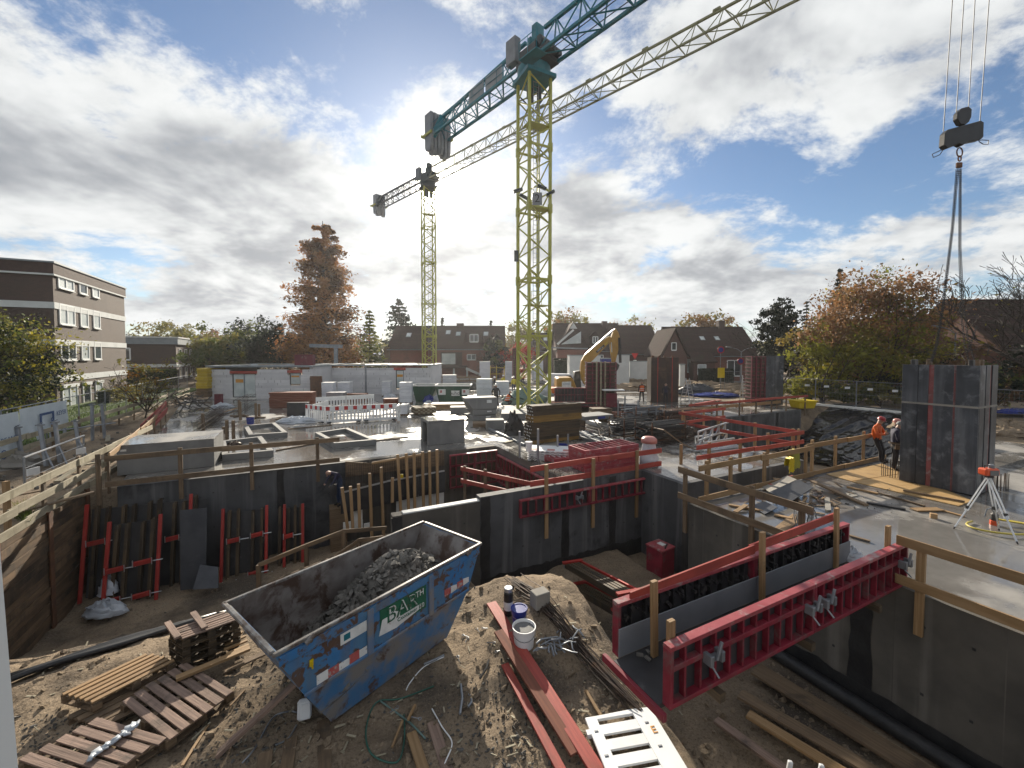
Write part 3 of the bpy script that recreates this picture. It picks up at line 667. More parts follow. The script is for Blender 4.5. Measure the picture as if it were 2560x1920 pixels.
for (bx_, by_, ty_) in ((1636, 1640, 1452), (1905, 1508, 1330), (2090, 1420, 1270)):
    b = at(bx_, by_, .014); tz = atY(bx_ - 6, ty_, b.y).z; MB().bar(b, b + V((-.02, 0, tz - b.z)), .10, .06, up=EV).build('post', 'wood_new', T, bevel=.004); pa.append(V((b.x, b.y, tz)))
q0, q1 = atY(1578, 1500, pa[0].y + .03), atY(2096, 1296, pa[2].y + .05)
MB().bar(q0 + V((0, .06, 0)), lerp(q0, q1, .52) + V((0, .06, 0)), .035, .15).build('rail_board', 'wood_red', T, bevel=.003); MB().bar(lerp(q0, q1, .50) + V((0, .10, 0)), q1 + V((0, .10, 0)), .035, .15).build('rail_board', 'wood_red', T, bevel=.003)
for lab, (x, y0, y1) in (('short tan post standing behind the left end of the near red panel', (1676, 1650, 1552)), ('short tan post behind the right end of the near red panel', (2218, 1392, 1317))):
    b = atv(x, y0, 3.52); tp = atv(x - 4, y1, 3.52); MB().bar(V((b.x, b.y, .02)), V((b.x, b.y, tp.z)), .10, .06, up=EV).build('timber_post', 'wood_new', label=lab, cat='post', bevel=.004)
# ------------------------------------------------------------------ recess between the basement walls
T = thing('recess_formwork', 'row of tan timber posts holding black plywood in the recess', 'formwork', UV(3.5, 15.8, -2.6), TH)
S6 = .1447
for (xt, yt, xb, yb, vv) in ((380, 820, 460, 1400, 15.0), (525, 800, 560, 1400, 15.1), (665, 760, 680, 1360, 15.2), (858, 575, 890, 1520, 15.2), (1055, 470, 1090, 1480, 15.3), (1250, 650, 1250, 980, 15.4), (1340, 250, 1400, 1300, 15.6), (1488, 230, 1535, 1290, 15.65), (1625, 220, 1640, 1300, 15.7), (1770, 200, 1790, 1260, 15.7), (1890, 190, 1905, 1260, 15.75), (2020, 165, 2035, 1220, 15.75)):
    a = atv(800 + S6 * xt, 1100 + S6 * yt, vv); b = atv(800 + S6 * xb, 1100 + S6 * yb, vv - .12)
    MB().bar(b + (b - a) * .3, a, .10, .09, up=EV).build('post', 'wood_new', T, bevel=.004)
def facet(poly, vv, th): return MB().prism([atv(800 + S6 * x, 1100 + S6 * y, vv) for x, y in poly], EV * th)
for poly in (((360, 905), (840, 790), (840, 1180), (360, 1280)), ((845, 788), (1220, 715), (1220, 1090), (845, 1180)), ((1225, 712), (1700, 625), (1700, 980), (1225, 1085)), ((1705, 622), (2160, 545), (2160, 900), (1705, 975))):
    facet(poly, 15.85, .03).build('plywood', 'ply_dark', T)
for poly in (((420, 885), (1160, 705), (1165, 730), (425, 912)), ((1160, 700), (2150, 520), (2150, 545), (1160, 728))): facet(poly, 15.82, .02).build('edge_strip', 'steel_bright', T)
for poly in (((400, 1430), (740, 1380), (740, 1560), (400, 1620)), ((760, 1450), (860, 1430), (860, 1500), (760, 1520)), ((1320, 1010), (2140, 880), (2140, 1180), (1320, 1340)), ((560, 1210), (735, 1170), (735, 1380), (560, 1420))):
    facet(poly, 16.05, .04).build('white_board', 'insulation', T)
facet(((160, 790), (290, 760), (290, 950), (170, 970)), 15.9, .04).build('window_box', 'ply_dark', T)
m = MB()
for i in range(46):
    x = 450 + i * 38; a = atv(800 + S6 * x, 1100 + S6 * (450 - (x - 450) * .18) + random.uniform(-6, 3), 16.6); b = V((a.x, a.y, -1.6)); m.tube(b, a, .008, n=4)
    m.tube(a, a + V((.05, -.06, .02)), .008, n=4)
for z in (-.45, -.75, -1.05): m.tube(UV(1.6, 16.6, z), UV(7.4, 16.6, z), .008, n=4)
m.build('rebar_mesh', 'rebar', T, kind='stuff')
facet(((440, 370), (900, 400), (1060, 345), (2140, 180), (2150, 440), (440, 640)), 16.9, .05).build('form_board', 'wood_old', T)
MB().bar(atv(930, 1158, 16.3), atv(1060, 1135, 16.3), .06, .08).build('waler', 'wood_new', T)
MB().box(atv(1004, 1190, 15.6), (.12, .05, .14)).build('yellow_clip', 'yellow_bright', T)
# red corner formwork on the right of the recess
for k, (a, b, lab) in enumerate(((5.4, 6.55, 'red formwork panel at the back of the recess, left one'), (6.56, 7.62, 'red formwork panel at the back of the recess, right one in the corner'))):
    form_panel(lab, a, b, 16.75, -1.55, -.10, nr=4, rails=(.33, .66), mat='form_red', face='ply_brown')
MS = RU @ Matrix.Translation((7.55, 16.6, 0)) @ Matrix.Rotation(R(-90), 4, 'Z')
form_panel('red formwork panel on the side wall of the recess, rear one', 0, 2.4, .05, -1.5, -.28, nr=8, rails=(.5,), M=MS, face='ply_brown')
form_panel('red formwork panel on the side wall of the recess, front one', 2.42, 5.0, .05, -1.5, -.28, nr=8, rails=(.5,), M=MS, face='ply_brown')
guard('inner red board rail inside the recess by the corner panels', UV(5.2, 14.3), UV(6.6, 11.7), (0, .33, .66, 1), (-.05, -.5), 'wood_red', 'wood_old', (-1.6, .05), nb=1, off=.06)
m = MB()
for i in range(40):
    p = UV(7.75 + random.uniform(-.02, .02), 11.6 + i * .137, -.02); m.tube(p + V((0, 0, -.5)), p + V((0, 0, .14)), .008, n=4); m.path([p + V((0, 0, .14)), p + EU * .1 + V((0, 0, .2)), p + EU * .25 + V((0, 0, .15))], .008, 4)
for z in (.02, .12): m.tube(UV(7.75, 11.5, z), UV(7.75, 17.1, z), .008, n=4)
m.build('rebar_edge', 'rebar', label='bent rebar starter bars along the slab edge by the recess', cat='rebar')
m = MB()
for i in range(26):
    p = UV(5.9 + i * .2, 11.75 + random.uniform(-.05, .05), 0); m.path([p, p + V((0, 0, .16)), p + EV * .06 + V((0, 0, .2)), p + EV * .12 + V((0, 0, .02))], .008, 4)
m.build('rebar_stubs', 'rebar', label='row of short rebar stubs along the wall top behind the red rail', cat='rebar')
# ------------------------------------------------------------------ blue skip
SZ = .40
sA, sB, sC, sD = at(540, 1516, SZ), at(722, 1627, SZ), at(1210, 1352, SZ), at(1042, 1316, SZ)
ex = ((sC - sB) + (sD - sA)).normalized(); ey = V((-ex.y, ex.x, 0)); so_ = (sA + sB + sC + sD) / 4
SL, SW = 3.86, 1.74
T = thing('rubble_skip', 'battered blue steel skip full of rubble beside the sand mound', 'skip', (so_.x, so_.y, -1.14), math.atan2(ex.y, ex.x))
H0, HM, H1 = 0.03, .80, 1.54             # local heights: floor, ledge, rim
hl, hw = SL / 2, SW / 2; e0 = .80; em = .36; iw = .13
def ring(l, w_): return [(-l, -w_), (l, -w_), (l, w_), (-l, w_)]
def Z(ps, z): return [V((x, y, z)) for x, y in ps]
top, mid, bot = Z(ring(hl, hw), H1), Z(ring(hl - em, hw), HM), Z(ring(hl - e0, hw - iw), H0)
th = .03
itop, imid, ibot = Z(ring(hl - th * 2, hw - th), H1 - .002), Z(ring(hl - em - th * 2, hw - th), HM), Z(ring(hl - e0 - th, hw - iw - th), H0 + .05)
def plate(name, i, j, mo, mi_):
    m = fr(T)
    m.quad(top[i], mid[i], mid[j], top[j]); m.cur = 1; m.quad(mid[i], bot[i], bot[j], mid[j]); m.cur = 2
    m.quad(itop[j], imid[j], imid[i], itop[i]); m.quad(imid[j], ibot[j], ibot[i], imid[i]); m.cur = 1
    m.quad(top[i], top[j], itop[j], itop[i]); m.quad(bot[j], bot[i], ibot[i], ibot[j])
    m.build(name, (mo, mi_, 'skip_inside'), T)
plate('side_wall', 0, 1, 'skip_blue', 'skip_worn'); plate('end_wall', 1, 2, 'skip_worn', 'skip_worn'); plate('side_wall', 2, 3, 'skip_worn', 'skip_worn'); plate('end_wall', 3, 0, 'skip_worn', 'skip_worn')
m = fr(T); m.quad(*ibot); m.quad(*bot[::-1]); m.build('floor_plate', 'skip_inside', T)
for i in range(4):
    a, b = top[i], top[(i + 1) % 4]; d = (b - a).normalized()
    fr(T).bar(a - d * .02 + V((0, 0, .012)), b + d * (.02 if i % 2 == 0 else -.05) + V((0, 0, .012)), .065, .05).build('rim', 'skip_rim', T, bevel=.012)
for x in (-.58, .62): fr(T).bx(x - .05, -hw - .045, HM - .02, x + .05, -hw - .001, H1 - .06).build('stiffener', 'skip_worn', T, bevel=.008)
fr(T).bx(-hl + em, -hw - .03, HM - .03, hl - em, -hw - .001, HM + .02).build('ledge', 'skip_worn', T, bevel=.008)
fr(T).bx(-hl + .05, -hw - .022, H1 - .17, hl - .05, -hw - .001, H1 - .04).build('top_band', 'skip_blue', T, bevel=.006)
for x in (-hl + .42, hl - .4):
    m = fr(T); m.tube((x - .05, -hw - .05, H1 - .03), (x + .07, -hw - .05, H1 + .035), .035, n=8); m.tube((x, -hw + .02, H1), (x, -hw - .1, H1), .025, n=8); m.build('lifting_lug', 'skip_rim', T)
# painted signs on the long side (thin plates, flat print)
def sideplate(name, pts, mat, d=.006): return fr(T).prism([V((x, -hw - .001, z)) for x, z in pts], (0, -d, 0)).build(name, mat, T)
sideplate('sign_plate', ((-.40, .98), (.52, .96), (.52, 1.36), (-.40, 1.36)), 'print_green')
sideplate('sign_band', ((-.42, .96), (-.36, 1.19), (-.06, 1.19), (-.02, 1.08), (.36, 1.08), (.36, 1.0), (-.1, .93)), 'print_white', .008)
sm = MW[T.name] @ basis((0, -hw - .012, 0), (1, 0, 0), (0, 0, 1))
def tx(s, mat, x, z, size, ws=1.0, sh=0.0):
    return text(T, s, mat, sm @ Matrix.Translation((x, z, 0)), size, ws=ws)
tx('BAR', 'print_green', .02, 1.19, .34, 1.0); tx('BAR', 'print_white', .035, 1.205, .32, 1.0); tx('TH', 'print_white', .38, 1.27, .15, .9); tx('50', 'print_white', .42, 1.04, .11); tx('Container', 'print_green', .12, 1.04, .09, 1.1)
sideplate('label_plate', ((-1.05, 1.17), (-.62, 1.17), (-.62, 1.33), (-1.05, 1.33)), 'print_white'); sideplate('label_emblem', ((-1.0, 1.21), (-.9, 1.21), (-.9, 1.30), (-1.0, 1.30)), 'form_red' if 0 else 'crane_teal', .009)
for k in range(5):
    x0, z0 = -1.40 + k * .16, .83 + k * .0; sideplate('warning_stripe', ((x0, .80 + .02 * (k % 2)), (x0 + .16, .80 + .02 * (k % 2)), (x0 + .16, .95 - .015 * (k % 3)), (x0, .95 - .015 * (k % 3))), 'print_red' if k % 2 else 'print_white', .007)
for k in range(4):
    x0 = .95 + k * .16; sideplate('warning_stripe', ((x0, .93), (x0 + .15, .94), (x0 + .15, 1.05 - .02 * (k % 2)), (x0, 1.06)), 'print_red' if k % 2 == 0 else 'print_white', .007)
m = fr(T); m.box((-1.47, -hw - .01, 1.18), (.05, .016, .09)); m.tube((-1.47, -hw - .02, 1.2), (-1.46, -hw - .02, 1.1), .012); m.build('yellow_tag', 'yellow_bright', T)
# rubble: a heap of broken concrete
hb = MB(MW[T.name])
def heap(x, y): return .38 + 1.0 * math.exp(-((x - .66) / 1.1) ** 2 - ((y - .10) / .85) ** 2) + .16 * smooth01(x, -1.3, .2)
def rock(m, c, r):
    pts = []
    ax = Matrix.Rotation(random.uniform(0, 6.28), 3, V((random.random() - .5, random.random() - .5, random.random() - .5 + .01)).normalized())
    sx_, sy_, sz_ = random.uniform(.7, 1.5), random.uniform(.6, 1.1), random.uniform(.4, .8)
    for p in ((1, 0, 0), (-1, 0, 0), (0, 1, 0), (0, -1, 0), (0, 0, 1), (0, 0, -1), (.7, .7, .5), (-.7, .6, -.5), (.6, -.7, -.5), (-.6, -.7, .5)):
        pts.append(V(c) + ax @ V((p[0] * sx_ * r * random.uniform(.7, 1.2), p[1] * sy_ * r * random.uniform(.7, 1.2), p[2] * sz_ * r * random.uniform(.7, 1.2))))
    bm = bmesh.new(); vs_ = [bm.verts.new(p) for p in pts]
    h = bmesh.ops.convex_hull(bm, input=vs_); bm.verts.index_update()
    keep = {}
    for f in bm.faces:
        idx = []
        for vv in f.verts:
            if vv not in keep: keep[vv] = m.P(vv.co)
            idx.append(keep[vv])
        m.face(idx)
    bm.free()
gx, gy = 22, 12
idx = [[hb.P((lerp(-hl + .6, hl - .35, i / gx), lerp(-hw + .05, hw - .05, j / gy), heap(lerp(-hl + .6, hl - .35, i / gx), lerp(-hw + .05, hw - .05, j / gy)) - .05)) for j in range(gy + 1)] for i in range(gx + 1)]
for i in range(gx):
    for j in range(gy): hb.face((idx[i][j], idx[i + 1][j], idx[i + 1][j + 1], idx[i][j + 1]))
for k in range(1500):
    x = random.uniform(-hl + .75, hl - .42); y = random.uniform(-hw + .1, hw - .1); r = random.choice((.022, .03, .035, .045, .06, .08)) * random.uniform(.8, 1.2)
    rock(hb, (x, y, heap(x, y) - .01 + r * .3), r)
hb.build('rubble_heap', 'rubble', kind='stuff', label='heap of broken grey concrete rubble inside the blue skip', cat='rubble')
for k, (x, y, r) in enumerate(((-1.12, -.45, .12), (-1.25, -.2, .07), (-.2, -.35, .11), (.05, -.2, .085))):
    m = MB(MW[T.name]); rock(m, (x, y, heap(x, y) + .05 if k > 1 else .42), r); m.build('concrete_chunk', 'rubble', label=('large concrete lump at the near left corner inside the skip', 'smaller concrete lump in the near end of the skip', 'large pale lump in the middle of the rubble heap', 'pale slab piece leaning in the rubble heap')[k], cat='rubble')
p0, p1 = at(770, 1665, -.35), at(545, 1885, -1.15)
plank(None, p1, p0 + V((0, -.25, 0)), .13, .045, 'wood_grey', 'timber_prop', label='grey plank leaning against the near end of the skip', cat='plank')
# ------------------------------------------------------------------ pallets and timber at the left
def pallet(label, O, X, Y, nb, bmat, smat='wood_old', bw=None, hgt=.13, bt=.024, miss=(), lower=True):
    O, X, Y = V(O), V(X), V(Y); L = (X - O).length; W = (Y - O).length
    T = thing('pallet', label, 'pallet', (O.x, O.y, O.z - hgt))
    dx, dy = (X - O).normalized(), (Y - O).normalized(); bw = bw or W / nb * .72
    for k in range(nb):
        if k in miss: continue
        c = O + dy * (W * (k + .5) / nb) + V((0, 0, random.uniform(-.004, .004)))
        plank(T, c + dx * random.uniform(-.02, .01), c + dx * (L + random.uniform(-.01, .02)), bw * random.uniform(.94, 1.04), bt, bmat, 'deck_board', bevel=.003)
    for f in (.05, .5, .95):
        c = O + dx * (L * f) + V((0, 0, -bt))
        plank(T, c, c + dy * W, .10, .022, smat, 'stringer')
        for g_ in (.06, .5, .94):
            q = c + dy * (W * g_) + V((0, 0, -.055)); MB().box(q, (.11, .11, .085), Matrix.Rotation(math.atan2(dx.y, dx.x), 3, 'Z')).build('block', smat, T)
        if lower: plank(T, c + V((0, 0, -.105)), c + dy * W + V((0, 0, -.105)), .10, .02, smat, 'foot_board')
    return T
pz = -1.04
pallet('nearest weathered brown pallet with a white strap across it', at(250, 1792, pz), at(422, 1842, pz), at(40, 1905, pz), 5, 'wood_grey')
pallet('weathered reddish pallet with wide boards beside the skip prop', at(466, 1653, pz), at(586, 1727, pz), at(300, 1758, pz), 6, 'wood_grey')
pallet('pallet with narrow fresh yellow slats left of the reddish pallet', at(150, 1735, -1.0), at(362, 1634, -1.0), at(234, 1758, -1.0), 6, 'wood_new', bw=.075)
pallet('lower old pallet under the fresh slat pallet', at(165, 1790, -1.16), at(400, 1680, -1.16), at(270, 1815, -1.16), 5, 'wood_old', hgt=.12)
pd = -.62
zz = pd
for k in range(4):
    o_ = at(425, 1573, pd) + V((random.uniform(-.03, .03), random.uniform(-.03, .03), 0)); x_ = at(560, 1530, pd); y_ = at(460, 1598, pd)
    o_.z = x_.z = y_.z = pd - k * .15
    pallet(('top dark slatted pallet of the stack behind the skip end', 'second pallet from the top of the dark stack behind the skip end', 'third pallet from the top of the dark stack behind the skip end', 'bottom pallet of the dark stack behind the skip end')[k], o_, x_, y_, 6, 'wood_grey' if k == 0 else 'girder', 'girder', hgt=.14)
for k, (a, b) in enumerate((((418, 1556), (445, 1594)), ((482, 1531), (512, 1570)))):
    plank(None, at(*a, pd + .05), at(*b, pd + .05), .09, .035, 'wood_grey', 'crossbar', label='short board laid across the dark pallet stack, %s one' % ('left', 'right')[k], cat='plank')
pl = lambda lab, a, b, z, w_, h, mat, z2=None, nm='loose_plank': plank(None, at(a[0], a[1], z), at(b[0], b[1], z if z2 is None else z2), w_, h, mat, nm, label=lab, cat='plank', bevel=.003)
pl('bright new plank lying across the reddish pallet', (440, 1697), (624, 1620), -.98, .12, .045, 'wood_new')
pl('brown plank on the ground below the bright new plank', (556, 1680), (680, 1625), -1.13, .12, .03, 'wood_old')
for k, (a, b) in enumerate((((566, 1600), (606, 1580)), ((562, 1612), (614, 1590)), ((560, 1625), (618, 1601)), ((566, 1636), (622, 1612)), ((585, 1640), (625, 1622)))):
    pl('short fresh slat between the pallet stack and skip, %s from the back' % ('first', 'second', 'third', 'fourth', 'fifth')[k], a, b, -1.02, .06, .03, 'wood_new')
for k, (a, b, w_, mt, lab) in enumerate((((655, 1945), (665, 1882), .17, 'wood_old', 'leftmost rusty brown board at the bottom edge'), ((712, 1945), (728, 1846), .16, 'wood_old', 'second rusty brown board from the left at the bottom edge'), ((814, 1945), (808, 1800), .17, 'wood_old', 'long brown board running under the skip from the bottom edge'),
                                    ((1065, 1945), (1028, 1832), .14, 'wood_new', 'orange brown board right of the green cords at the bottom edge'), ((1125, 1945), (1080, 1806), .15, 'wood_grey', 'grey brown board right of the orange brown one'))):
    pl(lab, a, b, -1.13, w_, .035, mt)
pl('small yellow wooden stick by the green cords', (980, 1868), (1006, 1802), -1.12, .03, .03, 'wood_new'); pl('short yellow stick above the other by the cords', (1020, 1800), (1038, 1762), -1.12, .035, .03, 'wood_new')
pl('thin pale lath on the sand beside the nearest pallet', (455, 1915), (520, 1812), -1.16, .04, .02, 'wood_new'); pl('thin pale lath on the sand left of the skip prop', (575, 1765), (612, 1725), -1.14, .03, .02, 'wood_new')
pl('thin lath at the foot of the leaning prop', (480, 1850), (526, 1806), -1.16, .03, .02, 'wood_pale')
# crumpled white strap on the pallet
m = MB(); pts = []
for k in range(14):
    f = k / 13; p = lerp(at(218, 1902, -1.0), at(345, 1810, -1.0), f); pts.append(p + V((.03 * math.sin(k * 2.1), .02 * math.cos(k * 1.7), .02 + .012 * math.sin(k * 3))))
for a, b in zip(pts[:-1], pts[1:]): m.bar(a, b + (b - a) * .15, .10 + .03 * math.sin(a.x * 40), .018)
m.build('white_strap', 'foil_clear', label='crumpled white plastic strap over the nearest pallet', cat='strap', smooth=True)
# crumpled foil lump by the leaning panels
def crumple(label, c, r, mat, name='plastic_foil', sq=.45, seed=0, cat='foil'):
    m = MB(); n, k2 = 30, 14; random.seed(seed); c = V(c)
    rings = []
    for j in range(k2 + 1):
        t = j / k2 * math.pi / 2
        rings.append([m.P(c + V((math.cos(t) * math.cos(6.283 * i / n) * r[0] * (1 + .30 * fbm(math.cos(6.283 * i / n) * 2.2, math.sin(6.283 * i / n) * 2.2 + j * .35, seed)), math.cos(t) * math.sin(6.283 * i / n) * r[1] * (1 + .30 * fbm(math.cos(6.283 * i / n) * 2.4 + 3, math.sin(6.283 * i / n) * 2.4 + j * .4, seed + 5)), max(0, math.sin(t) * r[2] * (1 + .55 * fbm(math.cos(6.283 * i / n) * 2.0, math.sin(6.283 * i / n) * 2 + j * .5, seed + 2)))))) for i in range(n)])
    for j in range(k2):
        for i in range(n): m.face((rings[j][i], rings[j][(i + 1) % n], rings[j + 1][(i + 1) % n], rings[j + 1][i]))
    return m.build(name, mat, label=label, cat=cat, smooth=.9)
p = at(262, 1505, -2.7); crumple('crumpled pale blue foil at the foot of the leaning panels', p + V((0, 0, -.3)), (.55, .32, .3), 'foil_clear', seed=3)
p = at(245, 1480, -2.6); crumple('small pale foil sack behind the crumpled foil', p + V((0, .3, -.2)), (.25, .22, .4), 'foil_clear', seed=9)
# black drain pipe bundle along the slope
m = MB()
for k in range(5):
    pts = []
    for j in range(9):
        f = j / 8; a = lerp(at(20, 1722, -1.4), at(560, 1540, -1.7), f) + V((.0, .09 * k - .2 + .05 * math.sin(j * 1.3 + k), 0)); a.z = ground_z(a.x, a.y, False) + .07 + .02 * math.sin(j + k); pts.append(a)
    m.path(pts, .05, 6)
m.build('pipe_bundle', 'black_plastic', label='black drainage strips lying along the slope above the pallets', cat='pipe', smooth=True)
# ------------------------------------------------------------------ things on the sand mound
def gz(px, py, z0=-1.0):
    z = z0
    for _ in range(12):
        p = at(px, py, z); z = lerp(z, ground_z(p.x, p.y), .6)
    return at(px, py, z)
def lies(p): u, v = uv_of(p); return -5.9 < u < 9.2 and abs(ground_z(p.x, p.y) - p.z) < .06
def on(p, dz=0.0): return V((p.x, p.y, ground_z(p.x, p.y) + dz))
def gplank(lab, a, b, w_, h, mat, lift=.04, name='loose_plank'):
    return plank(None, gz(*a) + V((0, 0, lift)), gz(*b) + V((0, 0, lift)), w_, h, mat, name, label=lab, cat='plank', bevel=.004)
gplank('long bright red board lying down the sand mound', (1228, 1518), (1500, 1955), .20, .04, 'wood_red', .09)
gplank('worn dark red board lying left of the bright red board', (1246, 1598), (1440, 1912), .17, .04, 'wood_rust', .15)
gplank('narrow red board partly under the worn red board', (1262, 1668), (1408, 1945), .13, .035, 'wood_red', .05)
gplank('short yellow lath near the white barrier on the mound', (1464, 1732), (1504, 1800), .05, .03, 'wood_new')
# rebar bundle
m = MB(); ra, rb_ = gz(1290, 1468), gz(1580, 1768); rd = (rb_ - ra).normalized(); rs = V((-rd.y, rd.x, 0)).normalized()
for k in range(34):
    o0, o1 = random.gauss(0, .07), random.gauss(0, .10); e0_, e1_ = random.uniform(-.25, .15), random.uniform(-.25, .2); lz = random.uniform(.02, .11); q = []
    for i in range(9):
        f = i / 8; p = lerp(ra + rd * e0_ + rs * o0, rb_ + rd * e1_ + rs * o1, f) + rs * .03 * math.sin(f * 5 + k); z = lerp(ra.z, rb_.z, f) + .03; q.append(V((p.x, p.y, max(z, ground_z(p.x, p.y)) + lz)))
    m.path(q, .008, 5)
for f in (.34, .62):
    c = lerp(ra, rb_, f) + V((0, 0, .12)); m.path([c + rs * (.2 * math.cos(t)) + V((0, 0, .13 * math.sin(t))) for t in [i * .52 for i in range(13)]], .006, 4)
m.build('rebar_bundle', 'rebar', label='bundle of thin dark rebars lying down the sand mound', cat='rebar')
# buckets and can
def bucket(label, c, r, h, mat, fill=None, lid=None, tilt=None):
    T = thing('bucket', label, 'bucket', c)
    m = fr(T); m.lathe((0, 0, 0), [(r * .84, 0), (r * .98, h * .93), (r * 1.05, h * .94), (r * 1.05, h), (r * .97, h), (r * .80, .02)], 20, cap=False); m.lathe((0, 0, 0), [(.001, .01), (r * .84, .01)], 20, False)
    m.build('body', mat, T, smooth=.6)
    if fill: fr(T).lathe((0, 0, 0), [(r * .93, h * .86), (r * .5, h * .88), (.001, h * .87)], 20, False).build('content', fill, T)
    if lid: fr(T).lathe((0, 0, 0), [(r * 1.08, h - .02), (r * 1.08, h + .012), (r * .9, h + .012), (r * .86, h + .002), (.001, h + .002)], 20, False).build('lid', lid, T, smooth=.6)
    m = fr(T); m.path([V((r * 1.06 * math.cos(t), -r * 1.06 * math.sin(t) * .9, h * .85 - abs(math.sin(t)) * h * .35)) for t in [i * math.pi / 8 for i in range(9)]], .005, 4); m.build('handle', 'steel_galv', T)
    return T
bp = gz(1310, 1612); bucket('white bucket with pale content on the sand mound', bp, .20, .34, 'white_plastic', fill='precast')
bp2 = gz(1298, 1556); bucket('blue bucket with a blue lid behind the white bucket', bp2, .145, .27, 'blue_plastic', lid='blue_plastic')
c = gz(1271, 1534); T = thing('spray_can', 'tall black canister with a label standing on the mound', 'canister', c)
fr(T).lathe((0, 0, 0), [(.085, 0), (.09, .02), (.09, .42), (.05, .46), (.05, .47)], 16).build('body', 'black_plastic', T, smooth=.6); fr(T).lathe((0, 0, .47), [(.085, -.02), (.085, .04), (.07, .05)], 16).build('cap', 'steel_bright', T); fr(T).lathe((0, 0, .10), [(.0915, 0), (.0915, .16)], 16, False).build('label', 'print_white', T)
c = gz(1350, 1515); T = thing('light_block', 'pale grey concrete block behind the rebar bundle', 'block', c, .5)
fr(T).prism([(-.16, -.12, 0), (.16, -.12, 0), (.16, .12, 0), (-.16, .12, 0)], (0, 0, .30)).build('body', 'concrete_pale', T, bevel=.012)
# pile of hooks and forged clamps beside the bucket
m = MB(); base = gz(1395, 1620)
for k in range(26):
    p = base + V((random.gauss(0, .22), random.gauss(0, .13), .03 + .12 * random.random())); a = random.uniform(0, 6.28); d = V((math.cos(a), math.sin(a), random.uniform(-.2, .5))) * random.uniform(.1, .2)
    m.path([p - d, p - d * .3 + V((0, 0, .04)), p + d * .6, p + d + V((.03, .03, -.03))], random.uniform(.008, .020), 6)
m.build('clamp_pile', 'steel_galv', label='pile of bright metal clamps and wedges beside the white bucket', cat='clamps', smooth=.7)
# small eye bolts scattered on the sand
spots = [(1193, 1575, 'below the skip corner'), (1210, 1572, ''), (1160, 1590, ''), (1168, 1598, ''), (1232, 1608, ''), (1243, 1630, ''), (1145, 1645, ''), (1172, 1735, ''), (1046, 1798, ''), (990, 1772, '')]
om = None
for k, (x, y, _) in enumerate(spots):
    p = gz(x, y) + V((0, 0, .012)); a = random.uniform(0, 6.28); d = V((math.cos(a), math.sin(a), 0))
    m = MB(); m.tube(p, p + d * .11, .006, n=5); m.path([p - d * .022 + V((.024 * math.cos(t), .024 * math.sin(t), 0)) for t in [i * .785 for i in range(9)]], .006, 4)
    m.build('eye_bolt', 'steel_galv', label='small steel eye bolt dropped on the sand near the skip', cat='bolt', group='eye bolts dropped on the sand')
for k, (a, b) in enumerate((((1150, 1790), (1152, 1715)), ((1200, 1700), (1222, 1655)), ((1170, 1772), (1178, 1752)), ((1060, 1665), (1110, 1642)))):
    m = MB(); pa_, pb_ = gz(*a), gz(*b); m.path([pa_ + V((0, 0, .03)), lerp(pa_, pb_, .5) + V((.03, 0, .04)), pb_ + V((0, 0, .03))], .02, 6)
    m.build('pipe_piece', 'steel_galv' if k != 1 else 'black_plastic', label=('short grey pipe on the sand in the bottom middle', 'short black hose piece on the sand below the eye bolts', 'stubby pipe end next to the short grey pipe', 'pale pipe piece right at the skip foot')[k], cat='pipe')
# cords and cable in front of the skip
def cord(label, pts, r, mat, cat='cord', lift=.02):
    q = []
    for i in range(len(pts) - 1):
        for s in range(6):
            f = s / 6
            p0 = pts[max(i - 1, 0)]; p1 = pts[i]; p2 = pts[i + 1]; p3 = pts[min(i + 2, len(pts) - 1)]
            xy = [.5 * (2 * p1[c_] + (p2[c_] - p0[c_]) * f + (2 * p0[c_] - 5 * p1[c_] + 4 * p2[c_] - p3[c_]) * f * f + (3 * p1[c_] - p0[c_] - 3 * p2[c_] + p3[c_]) * f ** 3) for c_ in (0, 1)]
            q.append(gz(*xy) + V((0, 0, lift)))
    MB().path(q, r, 5).build('cord', mat, label=label, cat=cat, smooth=True)
cord('green cord lying in a loop in front of the skip', [(1085, 1718), (1000, 1750), (940, 1760), (915, 1830), (930, 1890), (990, 1910), (1010, 1860), (1010, 1780)], .012, 'green_cord')
cord('second pale green strap across the cord loop', [(950, 1755), (1005, 1795), (1030, 1815), (1068, 1855)], .014, 'tarp_green')
cord('grey cable from the white box to the pallets', [(605, 1912), (640, 1870), (680, 1800), (720, 1782), (745, 1785)], .012, 'steel_galv', 'cable')
cord('grey cable curling right of the white box', [(742, 1815), (720, 1850), (685, 1868)], .012, 'steel_galv', 'cable')
cord('pale wire curling over the sand beside the skip foot', [(1110, 1645), (1060, 1670), (1025, 1710), (1015, 1730)], .010, 'white_plastic', 'wire')
cord('thin white cable at the bottom middle of the sand', [(1080, 1775), (1105, 1820), (1130, 1860), (1115, 1905), (1100, 1940)], .010, 'white_plastic', 'cable')
p = gz(762, 1800); T = thing('junction_box', 'white plastic junction box on the ground under the skip end', 'junction box', p, .35)
fr(T).box((0, 0, .17), (.19, .10, .26), Matrix.Rotation(-.35, 3, 'X')).build('body', 'white_plastic', T, bevel=.03); fr(T).box((.02, -.055, .17), (.13, .03, .2), Matrix.Rotation(-.35, 3, 'X')).build('cover', 'white_plastic', T, bevel=.01)
